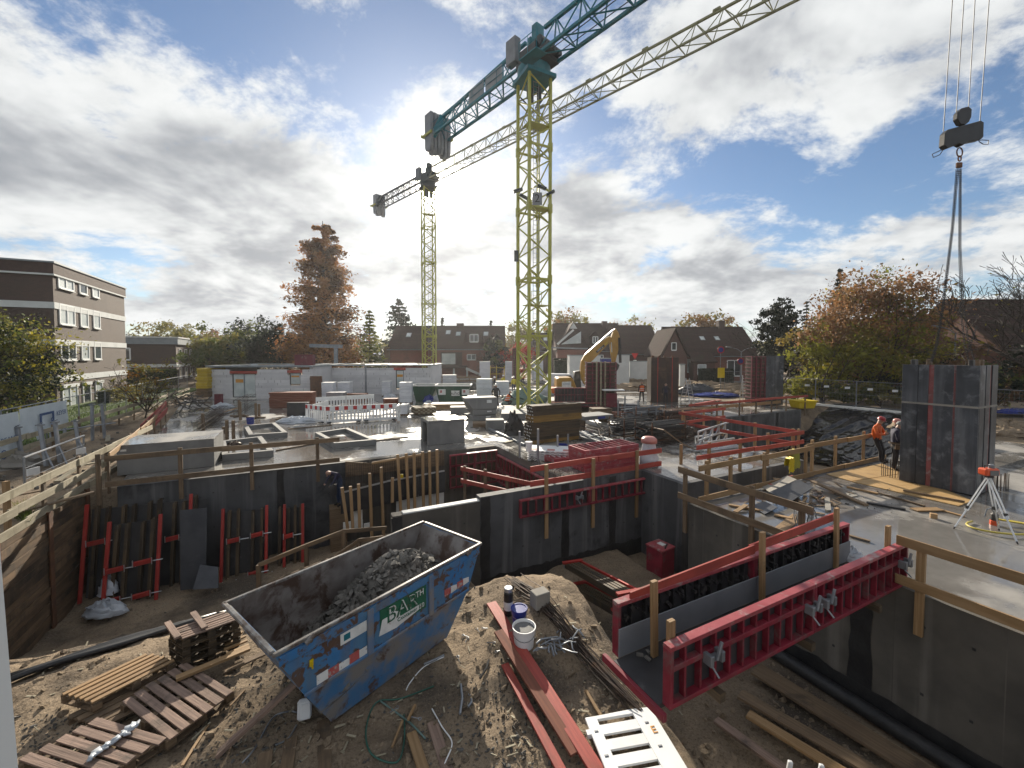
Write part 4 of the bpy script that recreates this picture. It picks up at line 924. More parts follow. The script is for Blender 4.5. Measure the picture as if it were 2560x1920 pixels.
# stones, clods and litter on the sand
m = MB()
for k in range(1500):
    if k < 500: p = gz(random.gauss(1275, 85), random.gauss(1800, 75))
    elif k < 800: p = gz(random.uniform(30, 320), random.uniform(1790, 1915))
    elif k < 1150: p = gz(random.uniform(480, 720), random.uniform(1690, 1915))
    else: p = gz(random.uniform(60, 1560), random.uniform(1450, 1915))
    if lies(p): rock(m, p + V((0, 0, .005)), random.uniform(.008, .026) * (1.6 if random.random() < .1 else 1))
m.build('gravel', 'rubble', kind='stuff', label='scattered stones and gravel over the sand in the foreground', cat='gravel')
m = MB()
for k in range(1500):
    p = gz(random.uniform(60, 1700), random.uniform(1430, 1915)) if k < 950 else gz(random.uniform(1700, 2350), random.uniform(1640, 1918), -2.6)
    if lies(p): rock(m, p, .015 + .075 * random.random() ** 3)
m.build('sand_clods', 'sand', kind='stuff', label='sand clods and crumbs on the disturbed ground', cat='clods')
m = MB()
for k in range(330):
    p = gz(random.uniform(60, 1700), random.uniform(1480, 1915)); ok = lies(p); p = p + V((0, 0, .012)); a = random.uniform(0, 6.28); L = random.uniform(.03, .16)
    if ok: m.bar(p, p + V((math.cos(a) * L, math.sin(a) * L, random.uniform(0, .02))), random.uniform(.008, .03), .008)
m.build('wood_chips', 'wood_pale', kind='stuff', label='pale wood chips and splinters strewn over the sand', cat='chips')
# white road barrier lying on the mound
def barrier_mesh(T, L=2.0, H=1.0, red=True, slots=11, sw=.05):
    m = fr(T)
    m.bx(0, -.02, .0, L, .02, .16); m.bx(0, -.02, .70, L, .02, H)
    for a in (0, L - .07): m.bx(a, -.02, .16, a + .07, .02, .70)
    m.build('frame', 'white_plastic', T, bevel=.008)
    for i in range(1, slots):
        a = L * i / slots; fr(T).bx(a - sw, -.015, .161, a + sw, .015, .699).build('slat', 'white_plastic', T)
    for f in (.12, .5, .88): fr(T).bx(L * f - .04, -.03, -.06, L * f + .04, .03, .0).build('foot', 'white_plastic', T)
    if red:
        for i in range(8):
            if i % 2 == 0:
                a = L * i / 8; fr(T).bx(a + .02, -.026, .74, a + L / 8 - .02, -.0205, .97).build('red_field', 'red_plastic', T)
O = gz(1462, 1812); X = gz(1614, 1786); Yd = gz(1560, 1990)
Bx = (X - O).normalized(); By = (Yd - O); By = (By - Bx * By.dot(Bx)).normalized(); Bz = By.cross(Bx)
T = bpy.data.objects.new('road_barrier', None); C.objects.link(T); T['label'] = 'white slotted plastic road barrier lying flat at the bottom edge'; T['category'] = 'barrier'
Mb = Matrix((By, Bz, Bx)).transposed().to_4x4(); Mb.translation = O + V((0, 0, .09)); T.matrix_world = Mb; MW[T.name] = Mb
barrier_mesh(T, 2.1, 1.0, red=False, slots=9, sw=.075)
m = fr(T)
for x in (.25, .62, 1.0, 1.4): 
    for z in (.82, .08): m.lathe((x, 0, z), [(.03, -.026), (.03, .026)], 10)
m.build('rivets', 'steel_galv', T)
text(T, 'E', 'print_orange', Mb @ basis((.38, -.024 if Bz.z < 0 else .024, .86), (0, 0, 1), (-1, 0, 0)), .16)
# top of another road barrier at the bottom edge
p = at(1968, 1905, -1.3); T = thing('road_barrier', 'tip of a red and white road barrier at the bottom right edge', 'barrier', (p.x, p.y, -2.42), -.12)
barrier_mesh(T, 1.2, 1.0, red=True, slots=6)
for x in (.03, .42):
    m = fr(T); m.box((x, 0, 1.06), (.06, .05, .16), Matrix.Rotation(.15, 3, 'Y')); m.build('lug', 'white_plastic', T, bevel=.012)
# planks and pipe in the trench along the right wall
zt = -2.45
def tp(px, py, z=zt): return at(px, py, z)
for lab, a, b, w_, h, mat in (('long orange brown plank in the trench at the bottom right', (1870, 1785), (2130, 1945), .20, .05, 'wood_new'), ('wide grey muddy plank in the trench beside the wall', (1890, 1672), (2330, 1945), .42, .05, 'wood_old'),
                              ('old plank edge under the grey muddy plank', (1850, 1735), (2210, 1945), .25, .05, 'wood_old'), ('thin plank at the mound foot in the trench', (1790, 1800), (1990, 1945), .16, .05, 'wood_grey')):
    plank(None, tp(*a), tp(*b), w_, h, mat, 'trench_plank', label=lab, cat='plank')
MB().tube(UV(9.3, 7.5, -2.5), UV(9.3, -2, -2.45), .14, n=12).build('black_pipe', 'bitumen', label='thick black coated pipe along the foot of the right wall', cat='pipe', smooth=.7)
# red box and timber bundles on the pit floor
p = at(1650, 1440, -2.8); T = thing('site_box', 'red steel site box with tools on its lid down in the pit', 'box', p, TH + .1)
fr(T).bx(-.3, -.3, 0, .3, .3, .95).build('body', 'form_red', T, bevel=.015); fr(T).bx(-.32, -.32, .95, .32, .32, 1.0).build('lid', 'form_red_light', T, bevel=.01)
m = MB(MW[T.name]); m.box((.05, 0, 1.015), (.16, .22, .02)); m.build('notepad', 'print_white', label='white notepad on the red site box', cat='notepad')
m = MB(MW[T.name]); m.bar((-.1, -.25, 1.015), (.2, -.1, 1.015), .04, .025); m.build('hand_tool', 'steel_dark', label='dark hand tool on the red site box', cat='tool')
for k, (z0, y0, lab) in enumerate(((0, 0, 'upper bundle of red ended timber girders leaning into the pit'), (-.55, -.1, 'lower bundle of red ended timber girders in the pit'))):
    a, b = at(1425 + k * 15, 1410 + k * 55, -1.9 - k * .4), at(1595 - k * 20, 1505 + k * 35, -1.0 - k * .6); T = thing('girder_bundle', lab, 'timber', a)
    d = (b - a).normalized(); s = d.cross(V((0, 0, 1))).normalized()
    for i in range(4):
        o = s * (i - 1.5) * .10; MB().bar(a + o, b + o, .07, .16).build('girder', 'girder', T); MB().bar(a + o - d * .03, a + o + d * .05, .085, .175).build('end_cap', 'steel_galv', T)
    for f in (.05, .9): MB().bar(lerp(a, b, f) - s * .3 + V((0, 0, .11)), lerp(a, b, f) + s * .3 + V((0, 0, .11)), .10, .05).build('red_batten', 'waler_red', T)
    MB().bar(a - s * .27, b - s * .27, .05, .2).build('side_channel', 'waler_red', T)
m = MB(); p = at(1690, 1370, -2.8)
for k in range(14):
    a = p + V((random.gauss(0, .35), random.gauss(0, .2), .05)); d = V((random.uniform(-.5, .5), random.uniform(-.3, .3), random.uniform(.05, .5))); m.bar(a, a + d, .05, .03)
m.build('scrap_wood', 'wood_old', label='tangle of scrap wood in the dark pit corner', cat='scrap')
# pale blurred window frame at the left edge of the view
p0, p1 = atY(-78, 1250, .55), atY(-14, 2000, .55)
MB().bar(p0 + (p0 - p1) * .2, p1, .022, .04, up=(0, 1, 0)).build('window_frame_bar', 'frame_white', label='pale window frame bar at the left picture edge', cat='window frame')
# ------------------------------------------------------------------ tower cranes
def truss(ch, br, O, d, s, L0, L1, wid, h0, h1, bay, rc, rb, up=V((0, 0, 1))):
    n = max(1, round(abs(L1 - L0) / bay))
    def pt(i, k):
        f = i / n; x = lerp(L0, L1, f); c = O + d * x
        return (c - s * wid / 2, c + s * wid / 2, c + up * lerp(h0, h1, f))[k]
    for k in (0, 1, 2): ch.append((pt(0, k), pt(n, k), rc * (1.15 if k == 2 else 1)))
    for i in range(n):
        for k in (0, 1):
            f = (i + .5) / n; tpt = O + d * lerp(L0, L1, f) + up * lerp(h0, h1, f)
            br.append((pt(i, k), tpt)); br.append((tpt, pt(i + 1, k)))
        br.append((pt(i, 0), pt(i, 1))); br.append((pt(i, 0), pt(i + 1, 1)))
    br.append((pt(n, 0), pt(n, 1)))
def crane(label, base, zt, dirv, jl, cl, a, jmat, jmatb, big, cw, sgn=None):
    T = thing('tower_crane', label, 'crane', base)
    b = V(base); d = V((dirv[0], dirv[1], 0)).normalized(); s = V((-d.y, d.x, 0))
    cs = [b + EU * (x * a / 2) + EV * (y * a / 2) for x, y in ((-1, -1), (1, -1), (1, 1), (-1, 1))]
    Z = V((0, 0, 1))
    for c in cs: MB().bar(c, c + Z * zt, .17, .17, up=EV).build('mast_leg', 'crane_yellow', T)
    m = MB(); hp = 1.05; n = int(zt / hp)
    for k in range(4):
        p, q = cs[k], cs[(k + 1) % 4]; o = k % 2
        for i in range(n):
            z0, z1 = .2 + i * zt / n * .99, .2 + (i + 1) * zt / n * .99
            if (i + o) % 2: m.tube(p + Z * z0, q + Z * z1, .05 if big else .06, n=5, cap=False)
            else: m.tube(q + Z * z0, p + Z * z1, .05 if big else .06, n=5, cap=False)
    m.build('mast_bracing', 'crane_yellow', T, kind='stuff')
    for f in (.24, .41, .62, .80):
        z = zt * f; m = MB()
        for k in range(4): m.bar(cs[k] + Z * z, cs[(k + 1) % 4] + Z * z, .10, .14); m.bar(cs[k] + Z * (z - .3), cs[k] + Z * (z + .3), .24, .24, up=EV)
        m.build('section_joint', 'crane_yellow', T)
    m = MB(); lx = b + EU * .1 - EV * .1
    for sx_ in (-.2, .2): m.tube(lx + EU * sx_ + Z * .5, lx + EU * sx_ + Z * zt, .025, n=4)
    for i in range(int(zt / .32)): m.tube(lx - EU * .2 + Z * (.6 + i * .32), lx + EU * .2 + Z * (.6 + i * .32), .016, n=4)
    m.build('ladder', 'steel_galv', T)
    for z in (zt * .33, zt * .62, zt * .86):
        m = MB(RU); c = RU.inverted() @ b; m.bx(c.x - a / 2, c.y - a / 2, z, c.x + a / 2, c.y + .1, z + .05); m.build('rest_platform', 'crane_yellow', T)
        m = MB(); q = b + Z * z
        for (x, y) in ((-.4, -.4), (.4, -.4), (.0, -.4)): m.tube(q + EU * x + EV * y, q + EU * x + EV * y + Z * 1.0, .025, n=4)
        m.tube(q - EU * .4 - EV * .4 + Z, q + EU * .4 - EV * .4 + Z, .025, n=4); m.tube(q - EU * .4 - EV * .4 + Z * .5, q + EU * .4 - EV * .4 + Z * .5, .025, n=4); m.build('platform_rail', 'crane_yellow', T)
    # slewing unit
    m = MB(); m.prism([b + EU * (x * a * .68) + EV * (y * a * .68) + Z * zt for x, y in ((-1, -1), (1, -1), (1, 1), (-1, 1))], Z * .25); m.lathe(b + Z * (zt + .25), [(a * .62, 0), (a * .7, .25), (a * .7, .55), (a * .5, .6)], 16); m.build('slewing_ring', jmat, T, smooth=.6)
    m = MB()
    for c in cs: m.tube(c + Z * (zt - .6), b + (c - b) * .35 + Z * (zt - 1.5), .05, n=5)
    for x, y in ((-.4, 0), (.4, 0), (0, .4)): m.box(b + EU * x + EV * y + Z * (zt - .7), (.3, .3, .9))
    m.build('slewing_motor', 'crane_dark', T)
    O = b + Z * (zt + .95)
    ch, br = [], []
    hj = 2.1 if big else 1.9
    truss(ch, br, O, d, s, 1.0, jl, 1.5, hj, hj * .85, 2.1, .09 if big else .075, .05)
    for p, q, r in ch: MB().bar(p, q, r * 2, r * 2).build('jib_chord', jmat if big else jmatb, T)
    m = MB()
    for p, q in br: m.tube(p, q, .05 if big else .042, n=5, cap=False)
    m.build('jib_bracing', jmat if big else jmatb, T, kind='stuff')
    for i in range(int((jl - 2) / 6)): MB().box(O + d * (4 + i * 6) + Z * hj * .97, (.6, .30, .26), Matrix.Rotation(math.atan2(d.y, d.x), 3, 'Z')).build('jib_joint', jmat if big else jmatb, T, bevel=.06)
    for k in (-.3, .3): MB().bar(O + d * 1.2 + s * k + Z * .1, O + d * jl * .6 + s * k + Z * .1, .05, .03).build('walkway_rail', 'crane_dark', T)
    ch, br = [], []
    truss(ch, br, O, -d, s, .8, cl, 1.5, 2.1 if big else 1.6, 1.6, 1.7, .09, .045)
    for p, q, r in ch: MB().bar(p, q, r * 2, r * 2).build('counter_jib_chord', jmat, T)
    m = MB()
    for p, q in br: m.tube(p, q, .05, n=5, cap=False)
    m.build('counter_jib_bracing', jmat, T, kind='stuff')
    m = MB()
    for sx_ in (-.85, .85):
        for z in (.5, 1.0): m.tube(O - d * 1.5 + s * sx_ + Z * z, O - d * cl + s * sx_ + Z * z, .022, n=4)
        for i in range(int(cl / 1.5)): m.tube(O - d * (1.5 + i * 1.5) + s * sx_, O - d * (1.5 + i * 1.5) + s * sx_ + Z, .02, n=4)
    m.build('counter_jib_handrail', jmat, T)
    # head frame, cabinets, winches
    rz = Matrix.Rotation(math.atan2(d.y, d.x), 3, 'Z')
    MB().box(O + d * .35 + Z * 1.35, (.55, .75, 2.5), rz).build('head_post', jmat, T, bevel=.08)
    MB().box(O + d * .3 + Z * .05, (2.4, 1.7, .35), rz).build('slewing_platform', 'crane_dark', T)
    MB().box(O - d * 1.3 - s * .75 + Z * 1.35, (1.0, .55, 1.7), rz).build('control_cabinet', 'crane_grey', T, bevel=.05)
    m = MB(); m.box(O + d * .9 + Z * .6, (.8, 1.1, .7), rz); m.tube(O + d * 1.0 - s * .6 + Z * 1.0, O + d * 1.0 + s * .6 + Z * 1.0, .35, n=10); m.box(O + d * 1.6 + Z * .3, (.6, 1.4, .3), rz); m.box(O - d * .6 + Z * .5, (.7, 1.3, .9), rz); m.box(O + d * .2 - s * .7 + Z * .5, (1.6, .3, .8), rz); m.build('winch', 'crane_dark', T); MB().box(O - d * .35 + s * .1 + Z * 1.2, (.3, .5, 2.0), rz).build('head_post', jmat, T, bevel=.05)
    if big:
        for k in (0, 1): MB().box(O - d * (3.4 + k * 2.1) - s * .80 + Z * .62, (1.9, .02, 1.1), rz).build('mesh_banner', 'roof_grey', T)
        m = MB(); q = O + d * 1.2 - s * 1.3 - Z * .5
        m.box(q, (1.6, .9, .06), rz)
        for i in (-.8, 0, .8): m.tube(q + d * i - s * .45, q + d * i - s * .45 + Z * 1.1, .025, n=4)
        for z in (.55, 1.1): m.tube(q - d * .8 - s * .45 + Z * z, q + d * .8 - s * .45 + Z * z, .025, n=4)
        m.build('service_platform', jmat, T)
    MB().bar(O - d * (cl + .9) - s * 1.1 + Z * .1, O - d * (cl - .6) - s * 1.1 + Z * .1, .14, .2).build('ballast_frame', 'crane_yellow', T); MB().bar(O - d * (cl + .9) + s * 1.1 + Z * .1, O - d * (cl - .6) + s * 1.1 + Z * .1, .14, .2).build('ballast_frame', 'crane_yellow', T)
    MB().bar(O - d * (cl + .85) - s * 1.3 + Z * .1, O - d * (cl + .85) + s * 1.3 + Z * .1, .14, .2).build('ballast_frame', 'crane_yellow', T); MB().bar(O - d * (cl - .2) - s * .7 - Z * .2, O - d * (cl - .7) + Z * 1.7, .3, .5).build('tail_bracket', jmat, T)
    for k in range(cw):
        q = O - d * (cl + .1) + Z * .35 + s * ((k - (cw - 1) / 2) * .36); dz = -.12 * ((k * 2) % 3)
        MB().prism([q + d * x + Z * z - s * .15 for x, z in ((-.55, 1.6), (-.55, -1.3 + dz), (-.4, -1.6 + dz), (.3, -1.75 + dz), (.5, -1.3 + dz), (.5, 1.6))], s * .29).build('counterweight', 'crane_grey', T, bevel=.02)
    # floodlights and the number plate
    if big:
        for (px, py, k) in ((1295, 476, 0), (1355, 468, 1), (1376, 483, 2), (1310, 492, 3)):
            q = atY(px, py, (27.4, 27.7, 28.3, 28.9)[k]); MB().box(q, (.62, .3, .16), Matrix.Rotation((-.3, .4, -.5, .5)[k], 3, 'Y')).build('floodlight', 'crane_dark', T, bevel=.02)
        q = atY(1343, 497, 27.3); MB().box(q, (.62, .04, .8)).build('number_plate', 'crane_grey', T); text(T, '2', 'print_black', basis(q + V((0, -.025, 0)), (1, 0, 0), (0, 0, 1)), .75)
        q = atY(1291, 640, 28.2); MB().box(q, (.3, .25, .7)).build('switch_box', 'crane_dark', T)
    return T
CR1 = V((1.5, 28.7, -.02)); crane('large near tower crane with yellow mast and teal jib', CR1, 22.7, (.66, -.75), 26, 12.3, 1.62, 'crane_teal', 'crane_teal', True, 6)
CR2 = V((-12.35, 61.5, -.1)); crane('far tower crane with yellow mast and yellow jib before the sun', CR2, 28.6, (.712, -.702), 48, 14.6, 1.62, 'crane_dark', 'crane_yellow_backlit', False, 5)
MB().bx(CR1.x - 2.2, CR1.y - 2.2, -.001, CR1.x + 2.2, CR1.y + 2.2, .35).build('crane_foundation', 'precast', label='concrete foundation block under the near crane mast', cat='foundation')
# ------------------------------------------------------------------ hook block, chains and the hanging column form
HY = 12.6
T = thing('hook_block', 'black crane hook block with ropes and lifting chains above the column form', 'crane hook', atY(2400, 380, HY))
def hp(x, y): return atY(2240 + x * .482, 160 + y * .482, HY)
m = MB(); m.prism([p - V((0, .09, 0)) for p in (hp(235, 428), hp(240, 365), hp(256, 347), hp(425, 301), hp(440, 310), hp(438, 385), hp(425, 398), hp(355, 412), hp(330, 430), hp(312, 420), hp(252, 444))], (0, .18, 0)).build('block', 'black_plastic', T, bevel=.015)
m = MB(); m.prism([p - V((0, .07, 0)) for p in (hp(305, 290), hp(308, 258), hp(330, 235), hp(365, 226), hp(382, 240), hp(380, 280), hp(368, 305), hp(350, 320), hp(322, 318))], (0, .14, 0)).build('head', 'black_plastic', T, bevel=.015)
for pts in (((240, 443), (222, 452), (188, 468), (194, 485), (228, 470), (243, 446)), ((428, 398), (445, 394), (480, 396), (478, 416), (452, 416), (430, 402))): MB().path([hp(*p) for p in pts], .012, 5).build('guide_loop', 'steel_dark', T)
MB().path([hp(330 + 15 * math.cos(t), 458 + 24 * math.sin(t)) for t in [i * .524 for i in range(13)]], .018, 6).build('ring', 'rust', T); MB().path([hp(330 + 8 * math.cos(t), 490 + 14 * math.sin(t)) for t in [i * .524 for i in range(13)]], .018, 6).build('ring', 'rust', T)
MB().box(hp(327, 525), (.16, .08, .16)).build('shackle', 'rust', T, bevel=.02)
for (x0, x1, top_) in ((270, 246, 350), (330, 313, 250), (390, 376, 232), (458, 435, 303)):
    a = hp(x1, top_); dirx = hp(x0, 0) - a; e = a + dirx * (20.2 / dirx.z); MB().tube(a, e, .011, n=5).build('rope', 'steel_dark', T)
def chain(pts, parent, lk=.075, r=.0085):
    m = MB(); tot = [0]
    for a, b in zip(pts[:-1], pts[1:]): tot.append(tot[-1] + (b - a).length)
    n = int(tot[-1] / (lk * .8))
    for i in range(n):
        s_ = (i + .5) / n * tot[-1]; k = max(j for j in range(len(tot)) if tot[j] <= s_); k = min(k, len(pts) - 2); f = (s_ - tot[k]) / (tot[k + 1] - tot[k]); c = lerp(pts[k], pts[k + 1], f); a = (pts[k + 1] - pts[k]).normalized()
        x = V((1, 0, 0)) if i % 2 else V((0, 1, 0)); x = (x - a * x.dot(a)).normalized(); N_ = 8; ring_ = []
        for q in range(N_):
            t = 6.2832 * q / N_; o = c + a * (lk * .55 * math.cos(t)) + x * (lk * .34 * math.sin(t)); nn = (a * math.cos(t) + x * math.sin(t)); y = a.cross(x)
            ring_.append([m.P(o + nn * r), m.P(o + y * r), m.P(o - nn * r), m.P(o - y * r)])
        for q in range(N_):
            A, B = ring_[q], ring_[(q + 1) % N_]
            for w_ in range(4): m.face((A[w_], A[(w_ + 1) % 4], B[(w_ + 1) % 4], B[w_]))
    m.build('chain', 'steel_dark', parent)
CTOP = 3.86
chain([hp(315, 545), hp(290, 850), hp(240, 1260), hp(210, 1450), hp(180, 1545)], T); chain([hp(322, 545), hp(296, 850), hp(246, 1260), hp(216, 1450), hp(186, 1545)], T)
chain([hp(331, 545), hp(328, 950), hp(338, 1290), hp(355, 1450), hp(378, 1545)], T); chain([hp(336, 545), hp(334, 950), hp(348, 1240), hp(372, 1420), hp(408, 1545)], T)
chain([hp(418, 1360), hp(395, 1430), hp(372, 1495)], T)
cc = at(2438, 1243, 0); T = thing('column_form', 'tall dark steel column form hanging from the crane chains', 'formwork', cc, TH)
cu_, cv_, ch_ = 1.42, 1.74, CTOP
fr(T).bx(.05, .05, .06, cu_ - .05, cv_ - .05, ch_ - .02).build('core', 'column_rust', T)
# film faced plates with red strips on the two visible faces
for z0, z1 in ((.04, 2.62), (2.64, ch_)):
    for v0, v1 in ((.0, .50), (.51, .98), (1.10, 1.34), (1.35, cv_)):
        fr(T).bx(-.005, v0, z0, .045, v1, z1).build('plate', 'column_face', T, bevel=.004)
    for u0, u1 in ((.0, .42), (.44, .80), (.93, cu_)): fr(T).bx(u0 + .05, -.005, z0, u1, .045, z1).build('plate', 'column_face', T, bevel=.004)
    fr(T).bx(.015, .982, z0, .05, 1.098, z1).build('red_strip', 'strip_red', T); fr(T).bx(.802, .015, z0, .928, .05, z1).build('red_strip', 'strip_red', T); fr(T).bx(-.012, .501, z0, .0, .509, z1).build('seam', 'steel_dark', T)
    fr(T).bx(-.008, .49, z0, .044, .53, z1).build('red_strip', 'strip_red', T)
fr(T).bx(-.012, -.012, 2.60, cu_, .0, 2.66).build('joint_band', 'concrete_pale', T); fr(T).bx(-.012, .0, 2.60, .0, cv_, 2.66).build('joint_band', 'concrete_pale', T)
for u, v in ((.1, .2), (.1, 1.5), (.7, .25), (1.2, .3), (1.25, 1.5), (.5, 1.6)): fr(T).bx(u - .08, v - .05, ch_ - .02, u + .08, v + .05, ch_ + .16).build('lifting_bracket', 'wood_old' if u > .6 else 'steel_dark', T, bevel=.01)
for (x0, y0, x1, n, lab) in ((2226, 1196, 2250, 5, 'rebar starter bars left of the hanging column form'), (2490, 1228, 2522, 8, 'rebar starter bars right of the hanging column form')):
    m = MB()
    for i in range(n):
        for j in range(2):
            p = at(lerp(x0, x1, i / (n - 1)), y0, 0) + EV * .25 * j + V((random.uniform(-.02, .02), 0, 0)); m.tube(p, p + V((random.uniform(-.02, .02), 0, random.uniform(.5, .65))), .010, n=4)
    m.build('rebar_starters', 'rebar', label=lab, cat='rebar')
# ------------------------------------------------------------------ things on the right slab
def sheet3(label, pts, z, th, mat, name, cat, tilt=None, **kw):
    ps = [at(x, y, z + (tilt[i] if tilt else 0)) for i, (x, y) in enumerate(pts)]
    return MB().prism(ps, (0, 0, th)).build(name, mat, label=label, cat=cat, **kw)
sheet3('large new plywood sheet on the right slab nearest the workers', ((2066, 1186), (2204, 1160), (2258, 1184), (2128, 1204)), .004, .021, 'ply_new', 'plywood_sheet', 'plywood')
sheet3('long new plywood sheet on the right slab before the column form', ((2130, 1205), (2260, 1185), (2432, 1253), (2396, 1266)), .004, .021, 'ply_new', 'plywood_sheet', 'plywood')
dk = lambda lab, a, b, w_, h, mat, z=.03, z2=None: plank(None, at(*a, z), at(*b, z if z2 is None else z2), w_, h, mat, 'loose_board', label=lab, cat='board', bevel=.003)
dk('long brown board lying beside the dark sheet on the right slab', (2030, 1203), (2166, 1263), .14, .05, 'wood_old', .12, .03); dk('short new board between the brown board and the plywood', (2118, 1217), (2195, 1234), .10, .04, 'wood_new')
dk('dark stained board in front of the plywood sheets', (2166, 1256), (2264, 1273), .13, .04, 'ply_dark'); dk('thin brown batten along the edge of the long plywood', (2196, 1232), (2312, 1265), .06, .04, 'wood_old')
dk('pale board end in front of the long plywood', (2284, 1274), (2352, 1273), .22, .03, 'wood_new'); dk('narrow tan board pointing at the tripod', (2350, 1274), (2410, 1291), .08, .03, 'wood_new', .02)
dk('brown batten lying on the long plywood sheet', (2258, 1226), (2412, 1254), .05, .05, 'wood_old', .06); dk('small timber block alone on the wet slab', (2325, 1288), (2343, 1291), .11, .12, 'wood_new', .06)
dk('thin brown board near the rear formwork on the right slab', (2122, 1338), (2175, 1353), .08, .03, 'wood_old'); dk('tan board left of the dark sheet', (1822, 1262), (1912, 1278), .10, .04, 'wood_new'); dk('short tan board by the cable coil', (1936, 1287), (1980, 1296), .12, .03, 'wood_new'); dk('wide pale board under the cable coil', (1950, 1325), (1996, 1288), .26, .02, 'wood_new', .02)
dk('reddish board behind the dark sheet', (1925, 1212), (1985, 1190), .14, .03, 'wood_red', .1); dk('light board at the back of the scrap heap', (1935, 1197), (1990, 1203), .18, .03, 'wood_new', .15, .1); dk('orange board left of the slate offcut', (1838, 1280), (1866, 1262), .12, .03, 'wood_new', .03, .1)
sheet3('large dark slate coloured sheet propped on scrap on the right slab', ((1922, 1232), (1996, 1200), (2034, 1220), (1976, 1256)), .22, .02, 'slate_sheet', 'dark_sheet', 'sheet', tilt=(-.1, .12, .05, -.15))
sheet3('grey sheet half under the dark slate sheet', ((1905, 1218), (1968, 1190), (1992, 1200), (1925, 1232)), .10, .02, 'concrete_pale', 'grey_sheet', 'sheet', tilt=(-.05, .1, .1, 0))
sheet3('small dark slate offcut at the slab edge', ((1878, 1265), (1912, 1255), (1944, 1270), (1912, 1287)), .02, .02, 'slate_sheet', 'slate_offcut', 'sheet', tilt=(0, .04, .06, 0))
sheet3('pale grey strip of sheet standing out of the scrap', ((2061, 1244), (2074, 1243), (2078, 1276), (2063, 1277)), .03, .015, 'concrete_pale', 'sheet_strip', 'sheet'); sheet3('flat pale offcut near the plywood corner', ((2115, 1232), (2135, 1228), (2145, 1240), (2122, 1244)), .01, .012, 'concrete_pale', 'sheet_strip', 'sheet')
T = thing('scrap_timber', 'low heap of broken timber and offcuts on the right slab', 'scrap', at(2020, 1240, 0))
for k in range(70):
    p = at(random.gauss(2020, 60), random.gauss(1240, 22), .03); a = random.uniform(0, 3.14); d = V((math.cos(a), math.sin(a), random.uniform(-.15, .3))) * random.uniform(.08, .35); MB().bar(p, p + d, random.uniform(.03, .09), .02).build('offcut', random.choice(('wood_old', 'wood_old', 'wood_new', 'wood_grey')), T)
m = MB()
for k in range(60):
    p = at(random.gauss(2090, 75), random.gauss(1250, 25), .02); rock(m, p, random.uniform(.012, .035))
m.build('slab_crumbs', 'rubble', kind='stuff', label='crumbs and chips scattered on the right slab', cat='debris')
m = MB(); c = at(2012, 1330, 0)
for k in range(22):
    a = random.uniform(0, 6.28); r = random.uniform(.18, .42); m.path([c + V((r * .55 * math.cos(t + a) + random.uniform(-.02, .02), .25 * math.sin(t) * r, .32 + r * .85 * math.sin(t + a))) for t in [i * .45 for i in range(14)]], .008, 4)
m.build('cable_coil', 'steel_galv', label='tangled coil of grey cable hanging over the guard rail', cat='cable')
crumple('scrap of clear foil beside the rear formwork end', at(2122, 1395, .02), (.28, .2, .2), 'foil_clear', seed=21)
# rotating laser on a tripod
hd = at(2480, 1330, 0); T = thing('laser_tripod', 'orange rotating laser on a white aluminium tripod', 'tripod', hd)
tz = 1.28; topc = V((hd.x - .02, hd.y + .1, tz))
for (fx, fy) in ((2384, 1322), (2545, 1361), (2498, 1327)):
    f = at(fx, fy, 0); d = (topc - f); k = f + d * .42
    m = MB(); m.tube(f + d * .03, k, .018, n=6); m.build('leg_lower', 'steel_bright', T); m = MB(); sv = d.cross(V((0, 0, 1))).normalized() * .035
    for sg in (-1, 1): m.tube(f + d * .36 + sv * sg, topc + sv * sg, .015, n=6)
    m.build('leg_upper', 'white_plastic', T); MB().box(k, (.08, .05, .07)).build('leg_clamp', 'black_plastic', T); MB().tube(f, f + d * .04, .012, .02, n=6).build('leg_tip', 'steel_dark', T)
MB().lathe(topc, [(.09, 0), (.09, .03)], 12).build('head_plate', 'steel_dark', T)
MB().box(topc + V((0, 0, .13)), (.34, .2, .17)).build('laser_body', 'laser_orange', T, bevel=.03); MB().box(topc + V((.02, -.103, .12)), (.2, .012, .12)).build('display', 'precast', T); MB().lathe(topc + V((.06, 0, .215)), [(.055, 0), (.055, .07), (.03, .09)], 12).build('laser_head', 'steel_galv', T); MB().path([topc + V((-.1, 0, .21)), topc + V((-.1, 0, .28)), topc + V((.0, 0, .28))], .012, 5).build('handle', 'black_plastic', T)
c = at(2508, 1322, .02)
MB().path([c + V((.75 * math.cos(t), .42 * math.sin(t), .01 * t)) for t in [2.0 + i * .3 for i in range(19)]] + [c + V((2.2, -.9, .02))], .022, 6).build('yellow_hose', 'hose_yellow', label='yellow hose lying in a ring under the tripod', cat='hose', smooth=True)
T = thing('water_pump', 'small dark pump with an orange base inside the hose ring', 'pump', at(2485, 1312, .0)); fr(T).lathe((0, 0, 0), [(.08, 0), (.08, .1), (.05, .12)], 12).build('base', 'laser_orange', T); fr(T).lathe((0, 0, .12), [(.07, 0), (.07, .14), (.03, .18)], 12).build('motor', 'steel_dark', T); fr(T).path([(0, 0, .3), (-.1, 0, .42), (-.2, 0, .38), (-.24, 0, .2)], .015, 5).build('spout', 'steel_galv', T)
